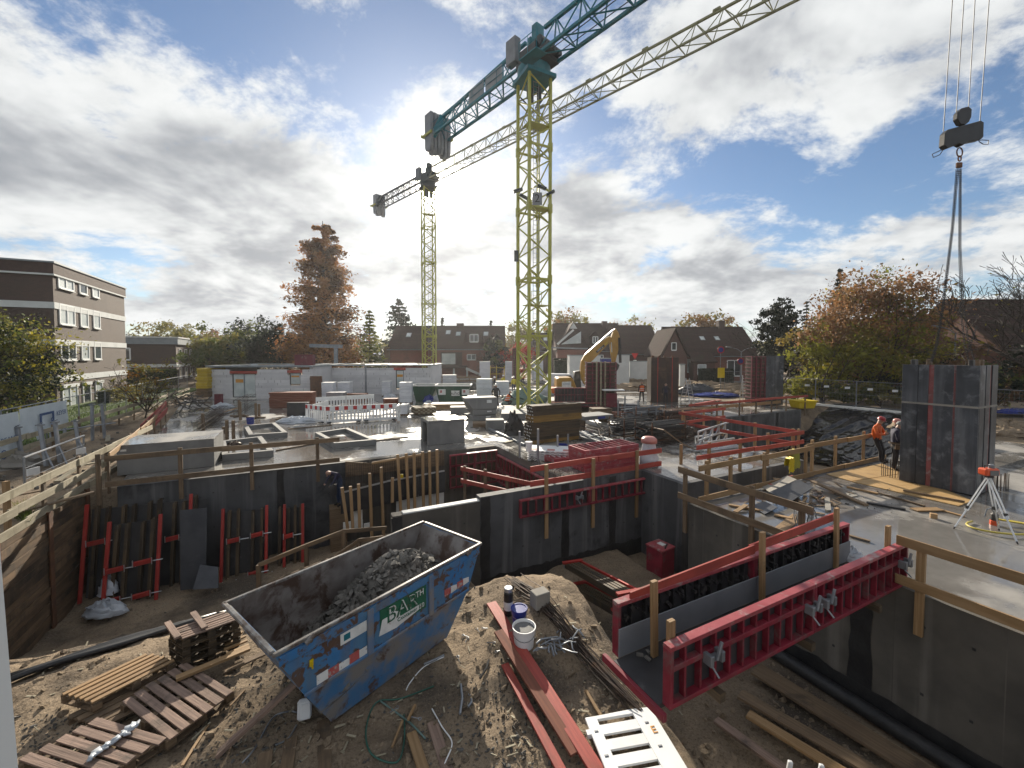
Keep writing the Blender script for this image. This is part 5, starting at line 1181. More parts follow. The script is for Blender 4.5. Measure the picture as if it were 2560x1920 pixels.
# jackets on the rail
def cloth(label, px, py, w_, h, mat, v, seed, name='hanging_jacket'):
    m = MB(); n, k2 = 8, 10; o = atv(px, py, v)
    for side in (0, 1):
        g_ = [[m.P(o + EU * (w_ * (i / n - .5) * (1 + .25 * j / k2)) + EV * ((-.085 if side == 0 else .06) + .025 * math.sin(i * 2.2 + j * .7 + seed) * (j / k2)) + V((0, 0, -h * (j / k2) * (1 if side == 0 else .6) + .02 * math.sin(i * 1.3 + seed)))) for i in range(n + 1)] for j in range(k2 + 1)]
        for j in range(k2):
            for i in range(n): m.face((g_[j][i], g_[j][i + 1], g_[j + 1][i + 1], g_[j + 1][i]))
        if side == 0: first = g_[0]
        else:
            for i in range(n): m.face((first[i], first[i + 1], g_[0][i + 1], g_[0][i]))
    return m.build(name, mat, label=label, cat='jacket', smooth=True)
cloth('olive yellow jacket hung over the tan guard rail', 1984, 1124, .38, .62, 'jacket_olive', 7.97, 1); cloth('bright yellow rain jacket hanging below the olive one', 1973, 1144, .26, .46, 'yellow_bright', 7.90, 4)
# ------------------------------------------------------------------ things on the big slab
def obox(name, label, cat, px, py, du, dv, h, mat, rz=TH, bevel=.01, z=0.0, parent=None):
    """box whose near bottom corner stands at a photo pixel; du, dv along the building grid"""
    T = thing(name, label, cat, at(px, py, z), rz); fr(T).bx(0, 0, 0, du, dv, h).build('body', mat, T, bevel=bevel); return T
T = obox('light_shaft', 'large precast concrete box at the left slab edge behind the rail', 'concrete box', 293, 1190, 2.75, 2.0, 1.02, 'precast'); fr(T).bx(.1, -.004, .83, .26, -.0005, .90).build('sticker', 'print_white', T)
fr(T).bx(-.012, -.012, 1.02, 2.762, 2.012, 1.05).build('top_edge', 'deck_wet', T)
T = thing('light_shaft', 'precast concrete box with a side opening on the wet slab', 'concrete box', at(1071, 1114, 0), TH)
fr(T).bx(0, 0, 0, 1.76, .12, 1.0).build('front_wall', 'precast', T, bevel=.01); fr(T).bx(0, 1.28, 0, 1.76, 1.40, 1.0).build('rear_wall', 'precast', T, bevel=.01); fr(T).bx(1.64, .12, 0, 1.76, 1.28, 1.0).build('end_wall', 'precast', T)
fr(T).bx(0, .121, 0, .12, .25, 1.0).build('jamb', 'precast', T); fr(T).bx(0, 1.0, 0, .12, 1.279, 1.0).build('jamb', 'precast', T); fr(T).bx(-.01, -.01, 1.0, 1.77, 1.41, 1.1).build('top_slab', 'precast', T, bevel=.01); fr(T).bx(-.005, -.005, 1.102, 1.765, 1.405, 1.12).build('wet_top', 'deck_wet', T)
def curb_frame(label, pts, h=.26, w_=.20):
    P = [at(x, y, h) for x, y in pts]; T = thing('roof_curb', label, 'concrete frame', (P[0].x, P[0].y, 0)); c = sum(P, V()) / 4
    for i in range(4):
        a, b = P[i], P[(i + 1) % 4]; d = (b - a).normalized(); n = V((-d.y, d.x, 0));
        if n.dot(c - a) < 0: n = -n
        m = MB(); q = [a, b, b + n * w_ - d * w_, a + n * w_ + d * w_]; m.prism([V((p.x, p.y, .004)) for p in q], (0, 0, h)); m.build('curb_side', 'precast', T)
    m = MB(); m.prism([V((p.x, p.y, .004)) for p in [lerp(p, c, .12) for p in P]], (0, 0, .05)); m.build('curb_floor', 'deck_wet', T)
    return T
curb_frame('rectangular concrete roof curb nearest the box with the opening', ((787, 1081), (836, 1108), (941, 1099), (869, 1069))); curb_frame('rectangular concrete roof curb behind the brown guard rail', ((551, 1102), (555, 1137), (684, 1126), (654, 1090))); curb_frame('farthest rectangular concrete roof curb with the blue bucket', ((609, 1064), (622, 1087), (719, 1081), (688, 1056)))
bucket('blue bucket on the farthest roof curb', at(626, 1060, .27), .2, .34, 'blue_plastic'); crumple('small dark bag on the brown rail side roof curb', at(586, 1112, .07), (.3, .25, .15), 'ply_brown', seed=31)
# red and white barriers round the opening
BP = None
def rbarrier(label, a, b):
    global BP
    a, b = V(a), V(b); rz = math.atan2((b - a).y, (b - a).x)
    if BP is None:
        BP = thing('road_barrier', label, 'barrier', a, rz, 'red and white barriers round the opening'); barrier_mesh(BP, 2.05, 1.0, True, 10)
        for f in (.1, .9): fr(BP).bx(2.05 * f - .12, -.25, 0, 2.05 * f + .12, .25, .06).build('base_block', 'black_plastic', BP)
        BP.location.z = a.z + .06; return BP
    o = dup(BP, (a.x, a.y, a.z + .06), rz, label); return o
b0, b1, bl = at(814, 1060), at(993, 1050), at(776, 1054)
d = (b1 - b0).normalized(); rbarrier('left red and white barrier of the front row round the opening', b0, b0 + d); rbarrier('right red and white barrier of the front row round the opening', b0 + d * 2.1, b1)
d2 = (b0 - bl).normalized(); rbarrier('red and white barrier on the left side of the opening', b0 - d2 * 2.1, b0)
k0, k1 = at(788, 1030), at(955, 1018); d = (k1 - k0).normalized(); rbarrier('left red and white barrier of the rear row round the opening', k0 + d * 2.1, k0); rbarrier('middle red and white barrier of the rear row round the opening', k0 + d * 4.2, k0 + d * 2.1)
rbarrier('red and white barrier closing the rear left corner of the opening', bl + V((.1, 2.2, 0)), bl + V((.1, .1, 0)) )
m = MB(); q = at(997, 1056)
for z in range(6): m.lathe(q, [(.09, .1 + z * .16), (.09, .25 + z * .16)], 8)
m.build('warning_post', 'print_white', label='short striped warning post at the right end of the barriers', cat='post')
# generic stacks
def wrapped(label, x0, x1, ytop, ybase, mat='wrap_white', cap='insulation', dep=1.0, courses=6):
    p = at((x0 + x1) / 2, ybase, 0); k = p.y / F; w_ = (x1 - x0) * k; h = (ybase - ytop) * k
    T = thing('block_pallet', label, 'block pallet', p, random.uniform(-.08, .2)); hb_ = .13
    for i in range(courses):
        z0, z1 = lerp(hb_, h, i / courses), lerp(hb_, h, (i + 1) / courses) - .012; j = random.uniform(-.012, .012); fr(T).bx(-w_ / 2 + j, j, z0, w_ / 2 + j, dep + j, z1).build('block_course', mat, T, bevel=.01)
    fr(T).bx(-w_ / 2 - .02, -.02, h - .01, w_ / 2 + .02, dep + .02, h + .03).build('cover_sheet', cap, T, bevel=.01)
    for x in (-w_ / 2 + .06, 0, w_ / 2 - .06): fr(T).bx(x - .06, .0, 0, x + .06, dep, hb_).build('runner', 'wood_old', T)
    return T
for a in (('pale wrapped block pallet left of the dark clothed worker', 1191, 1228, 948, 993), ('pale wrapped block pallet behind the dark clothed worker', 1242, 1273, 954, 992), ('tall wrapped block stack in front of the long brick house', 1199, 1225, 904, 960), ('tall wrapped block stack beside the maroon column', 1263, 1281, 904, 958), ('wrapped block pallet behind the green container', 1107, 1141, 938, 972), ('narrow wrapped block stack left of the green container', 999, 1029, 957, 1010),
          ('small wrapped block stack before the white wall window', 955, 975, 954, 992), ('grey block stack right of the brown fence panel', 805, 833, 957, 1000), ('grey block stack in front of the white wall joint', 845, 874, 956, 996), ('white block row beside the barriers', 1001, 1018, 1013, 1040), ('tall wrapped stack seen through the crane mast', 1330, 1358, 902, 952)):
    wrapped(*a)
for lab, x0, x1, yt, yb, mat, dep in (('reddish timber bundle stacked behind the dark form board', 676, 778, 981, 1020, 'wood_rust', 1.0), ('dark form board leaning on the reddish timber bundle', 720, 770, 1006, 1040, 'ply_dark', .3), ('grey metal crate between the block stacks', 816, 860, 981, 1006, 'steel_galv', .8), ('reddish timber pile behind the barriers', 865, 915, 984, 1003, 'wood_rust', .8), ('brown box with foil on top at the barrier end', 958, 992, 997, 1012, 'wood_rust', .8),
                                      ('rusty brown fence panel at the white wall corner', 777, 804, 940, 998, 'rust', .3), ('dark maroon post form at the left white wall', 537, 553, 985, 1020, 'form_maroon', .3), ('low timber stack behind the precast stack', 1060, 1160, 1010, 1024, 'wood_new', 1.2), ('low grey precast piece left of the precast stack', 1126, 1170, 1018, 1034, 'precast', 1.0), ('grey stone blocks on a board by the stack', 1216, 1260, 1050, 1074, 'precast', .7),
                                      ('dark prop stack left of the maroon form', 1402, 1442, 1022, 1036, 'steel_dark', 1.0), ('low timber pile behind the brown girder stack', 1482, 1532, 1022, 1037, 'wood_old', 1.0), ('grey sheet pile near the far concrete wall', 1562, 1602, 1012, 1028, 'slate_sheet', 1.0), ('maroon form stack beside the far concrete wall', 1696, 1742, 1030, 1048, 'form_maroon', 1.2), ('tan plank pile before the brown column form', 1600, 1655, 1016, 1026, 'wood_new', .8), ('small precast pile right of the crane foundation', 1368, 1402, 1042, 1056, 'precast', 1.0), ('flat timber pile left of the crane foundation', 1182, 1232, 1058, 1068, 'wood_old', .8), ('brown plank pile left of the step ladder', 1540, 1590, 1032, 1044, 'wood_rust', .8),
                                      ('blue barrels wrapped together by the far stacks', 1273, 1282, 936, 957, 'blue_plastic', .8), ('wooden crate stack by the white container, left', 1396, 1424, 911, 942, 'wood_old', 1.2), ('wooden crate stack by the white container, right', 1420, 1442, 922, 944, 'wood_old', 1.2)):
    p = at((x0 + x1) / 2, yb, 0); k = p.y / F; w_, h = (x1 - x0) * k, (yb - yt) * k; T = thing('material_stack', lab, 'stack', p, .12)
    n = max(1, int(h / .13)) if mat.startswith('wood') else 1
    for i in range(n): fr(T).bx(-w_ / 2 + random.uniform(-.03, .03), random.uniform(-.03, .03), h * i / n + (.01 if i else 0), w_ / 2 + random.uniform(-.03, .03), dep, h * (i + 1) / n).build('layer', mat, T, bevel=.008)
for lab, x, y, r, mat, sd_ in (('clear foil lying on the slab before the dark form board', 745, 1055, (1.3, .6, .3), 'foil_clear', 41), ('white sheeting heap before the green container', 1110, 1004, (1.1, .7, .75), 'foil_clear', 42), ('blue tarpaulin beside the white sheeting heap', 1075, 1004, (.6, .5, .5), 'blue_plastic', 43), ('white sacks on the brown box at the barrier end', 975, 997, (.7, .5, .45), 'foil_clear', 44), ('white sacks between the boards behind the precast box', 1072, 1020, (.5, .4, .5), 'foil_clear', 45),
                                 ('pale foil bundle left on the slab by the white wall', 556, 1020, (.9, .5, .35), 'foil_clear', 46), ('greenish tarpaulin over goods behind the crane foot', 1310, 1010, (1.9, 1.2, 1.1), 'tarp_green', 47), ('pale gravel sacks by the excavator', 1380, 985, (1.3, .9, .9), 'foil_clear', 48), ('rubble heap beyond the green container', 1185, 972, (1.6, 1.0, .8), 'rubble', 49), ('dark tarpaulin heap at the foot of the timber girder stack', 1285, 1085, (.55, .5, .95), 'black_plastic', 50)):
    crumple(lab, at(x, y, 0), r, mat, 'tarpaulin' if 'tarp' in lab else 'foil_heap', seed=sd_)
# precast stack
for k, (px, py, du, dv, h, z) in enumerate(((1183, 1053, 1.5, 1.3, .34, 0), (1188, 1053, 1.4, 1.3, .32, .36), (1183, 1053, 1.6, 1.2, .75, .70))):
    T = thing('precast_piece', ('lowest', 'middle', 'topmost bulging')[k] + ' precast concrete trough in the stack behind the shaft box', 'precast', at(px, py, 0) + V((0, 0, z)), TH - .15)
    m = fr(T); s_ = .22 if k == 2 else .1
    m.hexa([V(p) for p in ((-s_ * (k != 2), 0, 0), (du, 0, 0), (du, dv, 0), (-s_, dv, 0), (-s_ - (.35 if k == 2 else 0), 0 + (.1 if k == 2 else 0), h), (du, .05, h), (du, dv, h), (-s_ - .3, dv, h))]); m.build('body', 'precast', T, bevel=.04)
    fr(T).bx(du * .55, -.01, h * .55, du * .75, -.002, h * .8).build('sticker', 'print_white', T)
T = thing('timber_bundle', 'tied bundle of timber battens with white ends on the slab', 'timber', at(1040, 1040, 0), TH)
for i in range(9):
    for j in range(4): fr(T).bx(.16 * i, .0, .1 + j * .11, .16 * i + .14, 1.4, .2 + j * .11).build('batten', 'wood_pale' if (i + j) % 2 else 'wood_old', T)
for lab, a, b, z, w_, h, mat in (('long steel rail lying on the wet slab by the stone blocks', (1218, 1070), (1312, 1112), .06, .1, .1, 'steel_galv'), ('pale plank on the slab before the box with the opening', (960, 1098), (1020, 1092), .03, .12, .04, 'wood_pale'), ('thin plank on the slab before the roof curb', (905, 1104), (1000, 1096), .03, .08, .04, 'wood_old'), ('plank lying along the wet slab left of the curb', (690, 1126), (790, 1108), .03, .08, .05, 'wood_old'), ('tan board by the pale foil at the white wall', (560, 1030), (600, 1018), .1, .2, .04, 'wood_new'), ('short dark beam on the slab behind the curbs', (690, 1048), (740, 1042), .05, .1, .08, 'wood_old'), ('long thin plank across the slab middle', (720, 1072), (830, 1062), .03, .08, .04, 'wood_old'), ('pale board near the stone blocks', (1260, 1106), (1290, 1100), .03, .2, .03, 'wood_pale')):
    plank(None, at(*a, z), at(*b, z), w_, h, mat, 'loose_board', label=lab, cat='board')
# timber stakes standing on the slab and rebar baskets
for k, (x, yb, yt) in enumerate(((508, 1080, 1034), (568, 1098, 1050), (584, 1098, 1051), (598, 1042, 1000), (601, 1050, 1004), (640, 1046, 1008), (648, 1044, 1010), (559, 1085, 1067))):
    b = at(x, yb, 0); tpz = atY(x, yt, b.y).z; T = thing('timber_stake', 'brown timber stake standing on the slab, %s from the left' % ('first', 'second', 'fourth', 'fifth', 'sixth', 'seventh', 'eighth', 'third')[k if k < 7 else 7] if k != 1 else 'brown timber stake on the slab left of its close twin', 'stake', b)
    MB().bar(b, V((b.x, b.y, tpz)), .12, .1).build('upright', 'wood_old', T)
    if k in (3, 5): MB().bar(b - V((.6, 0, -.06)), b + V((.6, 0, .06)), .12, .1).build('foot', 'wood_old', T); MB().bar(b - V((0, .5, -.06)), b + V((0, .5, .06)), .1, .1).build('foot', 'wood_old', T)
def cage(label, a, b, w_, h, n=14, name='rebar_cage', mat='rebar'):
    a, b = V(a), V(b); d = (b - a).normalized(); s = V((-d.y, d.x, 0)); m = MB(); L = (b - a).length; Zv = V((0, 0, 1))
    for sg in (-1, 0, 1):
        for z in (.05, h * .5, h): m.tube(a + s * (w_ / 2 * sg) + Zv * z, b + s * (w_ / 2 * sg) + Zv * z, .012, n=4)
    for i in range(n):
        c = a + d * (L * i / (n - 1)); q = [c - s * w_ / 2 + Zv * .05, c + s * w_ / 2 + Zv * .05, c + s * w_ / 2 + Zv * h, c - s * w_ / 2 + Zv * h]; m.path(q + [q[0]], .010, 4)
    return m.build(name, mat, label=label, cat='rebar')
cage('long low rebar basket along the left slab edge, nearer one', at(480, 1092), at(548, 1045), .5, .5, 24); cage('long low rebar basket along the left slab edge, farther one', at(505, 1068), at(560, 1032), .5, .5, 20); cage('rebar basket standing by the left timber stakes', at(600, 1030), at(630, 1012), .6, .9, 10)
m = MB()
for k in range(40):
    p = at(random.uniform(425, 515), random.uniform(1010, 1035), 0); a = random.uniform(0, 3.1); m.bar(p + V((0, 0, random.uniform(.05, 1.0))), p + V((math.cos(a) * .8, math.sin(a) * .8, random.uniform(.05, 1.1))), .06, .05)
m.build('equipment_heap', 'steel_dark', kind='stuff', label='dark heap of site equipment left of the white block wall', cat='equipment')
for k, (a, b, mat) in enumerate((((368, 1085), (412, 1012), 'wood_new'), ((352, 1066), (415, 1006), 'wood_red'), ((360, 1080), (418, 1022), 'wood_red'))):
    plank(None, at(*a, .3), at(*b, .9), .05, .18, mat, 'leaning_board', label=('tan board slanting up at the far left slab corner', 'upper red board slanting at the far left slab corner', 'lower red board slanting at the far left slab corner')[k], cat='board')
# timber girder stacks
for (x, y, z, rows, cols, lab, mat) in ((1327, 1114, .06, 6, 6, 'lower stack of brown timber girders with white ends before the crane', 'girder'), (1331, 1112, 1.02, 5, 6, 'upper stack of brown and yellow timber girders before the crane', 'girder_yellow')):
    T = thing('girder_stack', lab, 'timber', at(x, y, 0) + V((0, 0, z)), TH)
    for r in range(rows):
        for c_ in range(cols):
            j = random.uniform(-.05, .05); m = fr(T); y0 = c_ * .105; z0 = r * .155
            m.bx(j, y0, z0, 2.75 + j, y0 + .085, z0 + .04); m.bx(j, y0 + .03, z0 + .04, 2.75 + j, y0 + .055, z0 + .11); m.bx(j, y0, z0 + .11, 2.75 + j, y0 + .085, z0 + .15)
            g_ = m.build('girder', 'girder_yellow' if (mat == 'girder_yellow' and r < 2) or (mat == 'girder' and r == 0) else 'girder', T)
            fr(T).bx(j - .012, y0 + .01, z0 + .02, j - .001, y0 + .05, z0 + .07).build('end_plug', 'insulation', T)
    for x_ in (.4, 2.2): fr(T).bx(x_ - .05, -.02, -.06, x_ + .05, .66, 0).build('bearer', 'wood_old', T)
# flat stack of red formwork panels
for k in range(6):
    lab = ('bottom', 'second', 'third', 'fourth', 'fifth', 'topmost')[k]
    T = thing('stacked_form', 'red formwork panel lying flat, %s of the stack behind the red rail' % lab, 'formwork', at(1463, 1184, 0) + V((0, 0, .02 + k * .132)), TH + random.uniform(-.01, .01), 'flat red formwork panels')
    L, W_, h = 2.5, 1.05, .125
    for y0 in (0, W_ - .07): fr(T).bx(0, y0, 0, L, y0 + .07, h).build('long_rail', 'form_red_light', T, bevel=.006)
    for x0 in (0, L - .07): fr(T).bx(x0, .071, 0, x0 + .07, W_ - .071, h).build('end_rail', 'form_red_light', T)
    fr(T).bx(.02, .02, .002, L - .02, W_ - .02, .03).build('facing', 'ply_brown', T)
    if k == 5:
        for i in range(1, 10): fr(T).bx(L * i / 10 - .02, .071, .035, L * i / 10 + .02, W_ - .071, h - .01).build('rib', 'form_red_light', T)
T = thing('stacked_form', 'narrow red formwork panel lying flat beside the steel posts', 'formwork', at(1385, 1165, .02), TH)
for y0 in (0, .63): fr(T).bx(0, y0, 0, 1.3, y0 + .07, .25).build('long_rail', 'form_red_light', T)
for i in range(8): fr(T).bx(i * .175, .0715, .1, i * .175 + .05, .629, .24).build('rib', 'form_red_light', T)
MM = RU @ Matrix.Translation(RU.inverted() @ at(1352, 1125, .12)) @ Matrix.Rotation(R(-28), 4, 'Z') @ Matrix.Rotation(R(-90), 4, 'X')
form_panel('red ribbed panel lying flat behind the barrier pile', 0, 2.6, 0, -.5, .5, nr=9, rails=(), M=MM, face='ply_brown')
# pile of barriers lying flat
for k in range(5):
    T = thing('flat_barrier', 'white road barrier lying flat, %s of the pile by the slab edge' % ('bottom', 'second', 'third', 'fourth', 'topmost')[k], 'barrier', at(1318, 1152, 0) + V((0, 0, .03 + k * .085)), TH - .62 + random.uniform(-.02, .02), 'flat barrier pile')
    fr(T).bx(0, 0, 0, 2.0, .98, .05).build('panel', 'white_plastic', T, bevel=.01)
    for i in range(10): fr(T).lathe((.1 + i * .2, -.03, .025), [(.05, -.025), (.05, .025)], 8).build('edge_foot', 'white_plastic', T)
    if k == 4:
        for i in range(3): fr(T).bx(.15 + i * .62, .05, .051, .45 + i * .62, .35, .055).build('red_field', 'pink_plastic', T)
bucket('white plastic canister standing on the barrier pile', at(1322, 1128, .48), .13, .36, 'white_plastic', lid='white_plastic'); bucket('dark blue tub before the pipe bundle', at(1406, 1128, 0), .22, .3, 'blue_plastic')
for k, (x, yb, yt) in enumerate(((1299, 1145, 1078), (1345, 1162, 1072), (1394, 1142, 1088), (1420, 1118, 1085))):
    b = at(x, yb, 0); MB().tube(b, V((b.x, b.y, atY(x, yt, b.y).z)), .045, n=8).build('steel_post', 'steel_galv', label='thin grey steel post on the middle slab, %s from the left' % ('first', 'second', 'third', 'fourth')[k], cat='post')
def pipes(label, a, b, n, r, spread, mat='steel_galv'):
    a, b = V(a), V(b); T = thing('pipe_bundle', label, 'pipes', a); d = (b - a).normalized(); s = V((-d.y, d.x, 0))
    for i in range(n): o = s * (spread * ((i % 6) / 5 - .5)) + V((0, 0, .05 + (i // 6) * r * 2.2)); e = d * random.uniform(-.2, .2); MB().tube(a + o + e, b + o + e, r, n=6).build('pipe', mat, T)
    for f in (.2, .8): MB().bar(lerp(a, b, f) - s * spread * .6 + V((0, 0, .02)), lerp(a, b, f) + s * spread * .6 + V((0, 0, .02)), .08, .04).build('bearer', 'wood_old', T)
pipes('bundle of steel pipes lying behind the flat red panels', at(1525, 1118), at(1440, 1088), 18, .035, .9); pipes('second bundle of pale steel pipes right of the girder stack', at(1560, 1080), at(1462, 1050), 18, .04, 1.1, 'steel_bright')
pipes('grey steel pipes near the far concrete wall', at(1730, 1075), at(1600, 1042), 12, .04, 1.0)
T = obox('precast_piece', 'pale grey precast slab on a trestle right of the girder stack', 'precast', 1462, 1052, 2.0, 1.3, .22, 'precast', z=.55); fr(T).bx(.9, -.004, .04, 1.4, -.0005, .16).build('sticker', 'blue_plastic', T)
for x in (.1, 1.8): fr(T).bx(x, .2, -.55, x + .1, 1.1, 0).build('trestle', 'wood_old', T)
# racks of props and rebar in the middle of the site
def rack(label, px, py, L, W_, h, n, mat='steel_dark', rz=TH):
    T = thing('prop_rack', label, 'rack', at(px, py, 0), rz); m = fr(T)
    for x in (0, L):
        for y in (0, W_): m.tube((x, y, 0), (x, y, h), .035, n=5)
        m.tube((x, 0, .12), (x, W_, .12), .035, n=5); m.tube((x, 0, h * .6), (x, W_, h * .6), .03, n=5)
    for y in (0, W_): m.tube((0, y, .12), (L, y, .12), .035, n=5)
    m.build('frame', 'rust', T)
    m = fr(T)
    for i in range(n):
        y, z = random.uniform(.05, W_ - .05), random.uniform(.18, h * .9); x = random.uniform(-.3, .1); m.tube((x, y, z), (x + L + random.uniform(.1, .4), y + random.uniform(-.06, .06), z + random.uniform(-.05, .05)), .03, n=5); m.lathe((x, y, z), [(.06, -.02), (.06, .02)], 6)
    m.build('props', mat, T, kind='stuff')
rack('rack of dark steel props right of the pipe bundles', 1560, 1098, 2.2, 1.1, 1.0, 46); rack('rack of dark steel props beside the aluminium trusses', 1630, 1110, 2.2, 1.1, 1.0, 46); rack('farther rack of steel props behind the precast trestle', 1590, 1062, 2.4, 1.2, 1.1, 40, 'steel_galv'); rack('rack of grey props near the far concrete wall', 1660, 1065, 2.4, 1.2, .9, 36)
cage('rusty rebar basket in front of the far concrete wall', at(1660, 1068), at(1740, 1062), .8, 1.0, 16, mat='rust'); cage('dark stirrup basket beside the prop racks', at(1640, 1115), at(1720, 1092), .7, .6, 22); cage('low rebar basket before the red railing corner', at(1700, 1105), at(1760, 1090), .8, .5, 18)
m = MB()
for k in range(60):
    p = at(random.uniform(1500, 1740), random.uniform(1035, 1112), 0); a = random.uniform(0, 3.14); m.tube(p + V((0, 0, random.uniform(.02, .5))), p + V((math.cos(a) * 1.3, math.sin(a) * 1.3, random.uniform(.02, .8))), random.uniform(.012, .035), n=4)
m.build('steel_scrap', 'rebar', kind='stuff', label='tangle of loose rebar and steel between the prop racks', cat='rebar')
m = MB(); pts = [at(1540, 1040, .7), at(1600, 1062, .5), at(1660, 1075, .9), at(1710, 1112, .3), at(1740, 1125, .05)]
m.path(pts, .03, 6); m.build('long_hose', 'wood_old', label='long brown hose draped over the prop racks', cat='hose')
for k, (x, yb, yt) in enumerate(((1545, 1045, 1000), (1562, 1040, 990), (1595, 1050, 1000), (1640, 1062, 1015), (1655, 1058, 1025), (1618, 1052, 1024))):
    b = at(x, yb, 0); MB().tube(b, V((b.x, b.y, atY(x, yt, b.y).z)), .05, n=6).build('upright_prop', 'steel_galv', label='upright grey steel prop among the racks, %s from the left' % ('first', 'second', 'third', 'fifth', 'sixth', 'fourth')[k], cat='prop')
# aluminium trusses
for k, (a, b, z, lab) in enumerate((((1745, 1128), (1820, 1098), .42, 'upper aluminium lattice girder in the pile by the red rail'), ((1738, 1118), (1826, 1105), .05, 'middle aluminium lattice girder in the pile by the red rail'), ((1760, 1135), (1835, 1122), .05, 'front aluminium lattice girder in the pile by the red rail'))):
    a, b = at(*a, 0), at(*b, 0); T = thing('lattice_girder', lab, 'girder', a); d = (b - a); L = d.length; d.normalize(); Zv = V((0, 0, 1)); o = Zv * z; h = .42
    for zz in (.03, h): MB().bar(a + o + Zv * zz, b + o + Zv * zz, .08, .06).build('chord', 'steel_bright', T)
    n = 9
    for i in range(n): MB().bar(a + d * (L * i / n) + o + Zv * .05, a + d * (L * (i + 1) / n) + o + Zv * (h - .02) if i % 2 else a + d * (L * i / n) + o + Zv * (h - .02), .045, .045).build('web', 'steel_bright', T)
pipes('bright aluminium pieces under the lattice girders', at(1738, 1132), at(1830, 1120), 10, .04, .8, 'steel_bright')
p = at(1622, 1163, 0); T = thing('big_bag', 'white sack with a red top behind the flat red panels', 'sack', p)
fr(T).lathe((0, 0, 0), [(.34, 0), (.36, .3), (.28, .55), (.24, .8), (.27, 1.0), (.1, 1.02)], 12).build('body', 'wrap_white', T, smooth=True); fr(T).lathe((0, 0, .98), [(.30, -.12), (.29, .02), (.2, .1), (.05, .12)], 12).build('red_top', 'pink_plastic', T, smooth=True)
# column forms farther back
def colform(label, px, py, w_, dep, h, mat, ribs, rz, extra=None, smooth_face=False):
    T = thing('column_form', label, 'formwork', at(px, py, 0), rz)
    fr(T).bx(.06, .06, .05, w_ - .06, dep - .06, h - .05).build('core', 'ply_brown' if not smooth_face else mat, T)
    if not smooth_face:
        n = int(h / .3)
        for i in range(n + 1): fr(T).bx(0, .0, h * i / n - .03 + (.03 if i == 0 else 0), w_, .06, h * i / n + .03).build('rib', mat, T)
        for i in range(ribs + 1): fr(T).bx(w_ * i / ribs - .04, -.02, 0, w_ * i / ribs + .04, .065, h).build('stile', mat, T)
        n2 = int(h / .3)
        for i in range(n2 + 1): fr(T).bx(-.001, .065, h * i / n2 - .03, .06, dep, h * i / n2 + .03).build('rib', mat, T)
    if extra: extra(T)
    return T
def tan_walers(T):
    for x in (.78, 1.12, 1.46): fr(T).bx(x - .05, -.14, .1, x + .05, -.021, 3.62).build('waler', 'wood_pale', T)
    fr(T).bx(1.2, -.6, 1.3, 2.9, .0, 1.42).build('white_rail', 'white_plastic', T, bevel=.05)
    fr(T).bx(1.5, -.35, .0, 2.35, -.25, 1.1).build('small_panel', 'form_maroon', T)
colform('maroon ribbed column form with pale vertical walers by the excavator', 1466, 1017, 2.35, 1.0, 3.55, 'form_maroon', 5, 0.02, tan_walers)
def strips(T):
    for z0, z1 in ((.03, 2.6), (2.62, 3.9)):
        for x0, x1 in ((0, .55), (.6, 1.35), (1.38, 1.82), (1.88, 2.4)): fr(T).bx(x0, -.01, z0, x1, .058, z1).build('plate', 'column_rust', T)
        for x0 in (.55, 1.82): fr(T).bx(x0, -.016, z0, x0 + .055, .058, z1).build('red_strip', 'waler_red', T)
    for x in (.2, .8, 1.3, 2.0): fr(T).box((x, .3, 3.98), (.2, .15, .16)).build('lifting_bracket', 'rust', T)
colform('brown film faced column form behind the worker in dark clothes', 1627, 1006, 2.42, 1.2, 3.95, 'column_rust', 4, .03, strips, True)
def black_face(T): fr(T).bx(1.18, -.05, 0, 2.65, .058, 4.05).build('dark_facing', 'column_face', T); fr(T).bx(1.18, .06, 0, 2.65, 1.2, 4.03).build('dark_core', 'ply_dark', T)
colform('half red half black column form near the right hand trees', 1878, 1013, 1.15, 1.0, 4.0, 'form_maroon', 3, .05, black_face)
colform('narrow maroon column form beyond the crane mast', 1281, 962, .85, .8, 5.0, 'form_maroon', 2, .0)
form_panel('long maroon formwork panel lying behind the crane foot', 0, 3.5, 0, .35, 1.5, nr=13, rails=(.5,), mat='form_maroon', rmat='form_maroon', top='form_red_light', M=Matrix.Translation(at(1386, 1016, 0)) @ Matrix.Rotation(.04, 4, 'Z'))
form_panel('lower maroon formwork panel under the long one behind the crane foot', 0, 3.7, 0, .02, .33, nr=8, rails=(), mat='form_maroon', rmat='form_maroon', M=Matrix.Translation(at(1382, 1018, 0)) @ Matrix.Rotation(.04, 4, 'Z'))
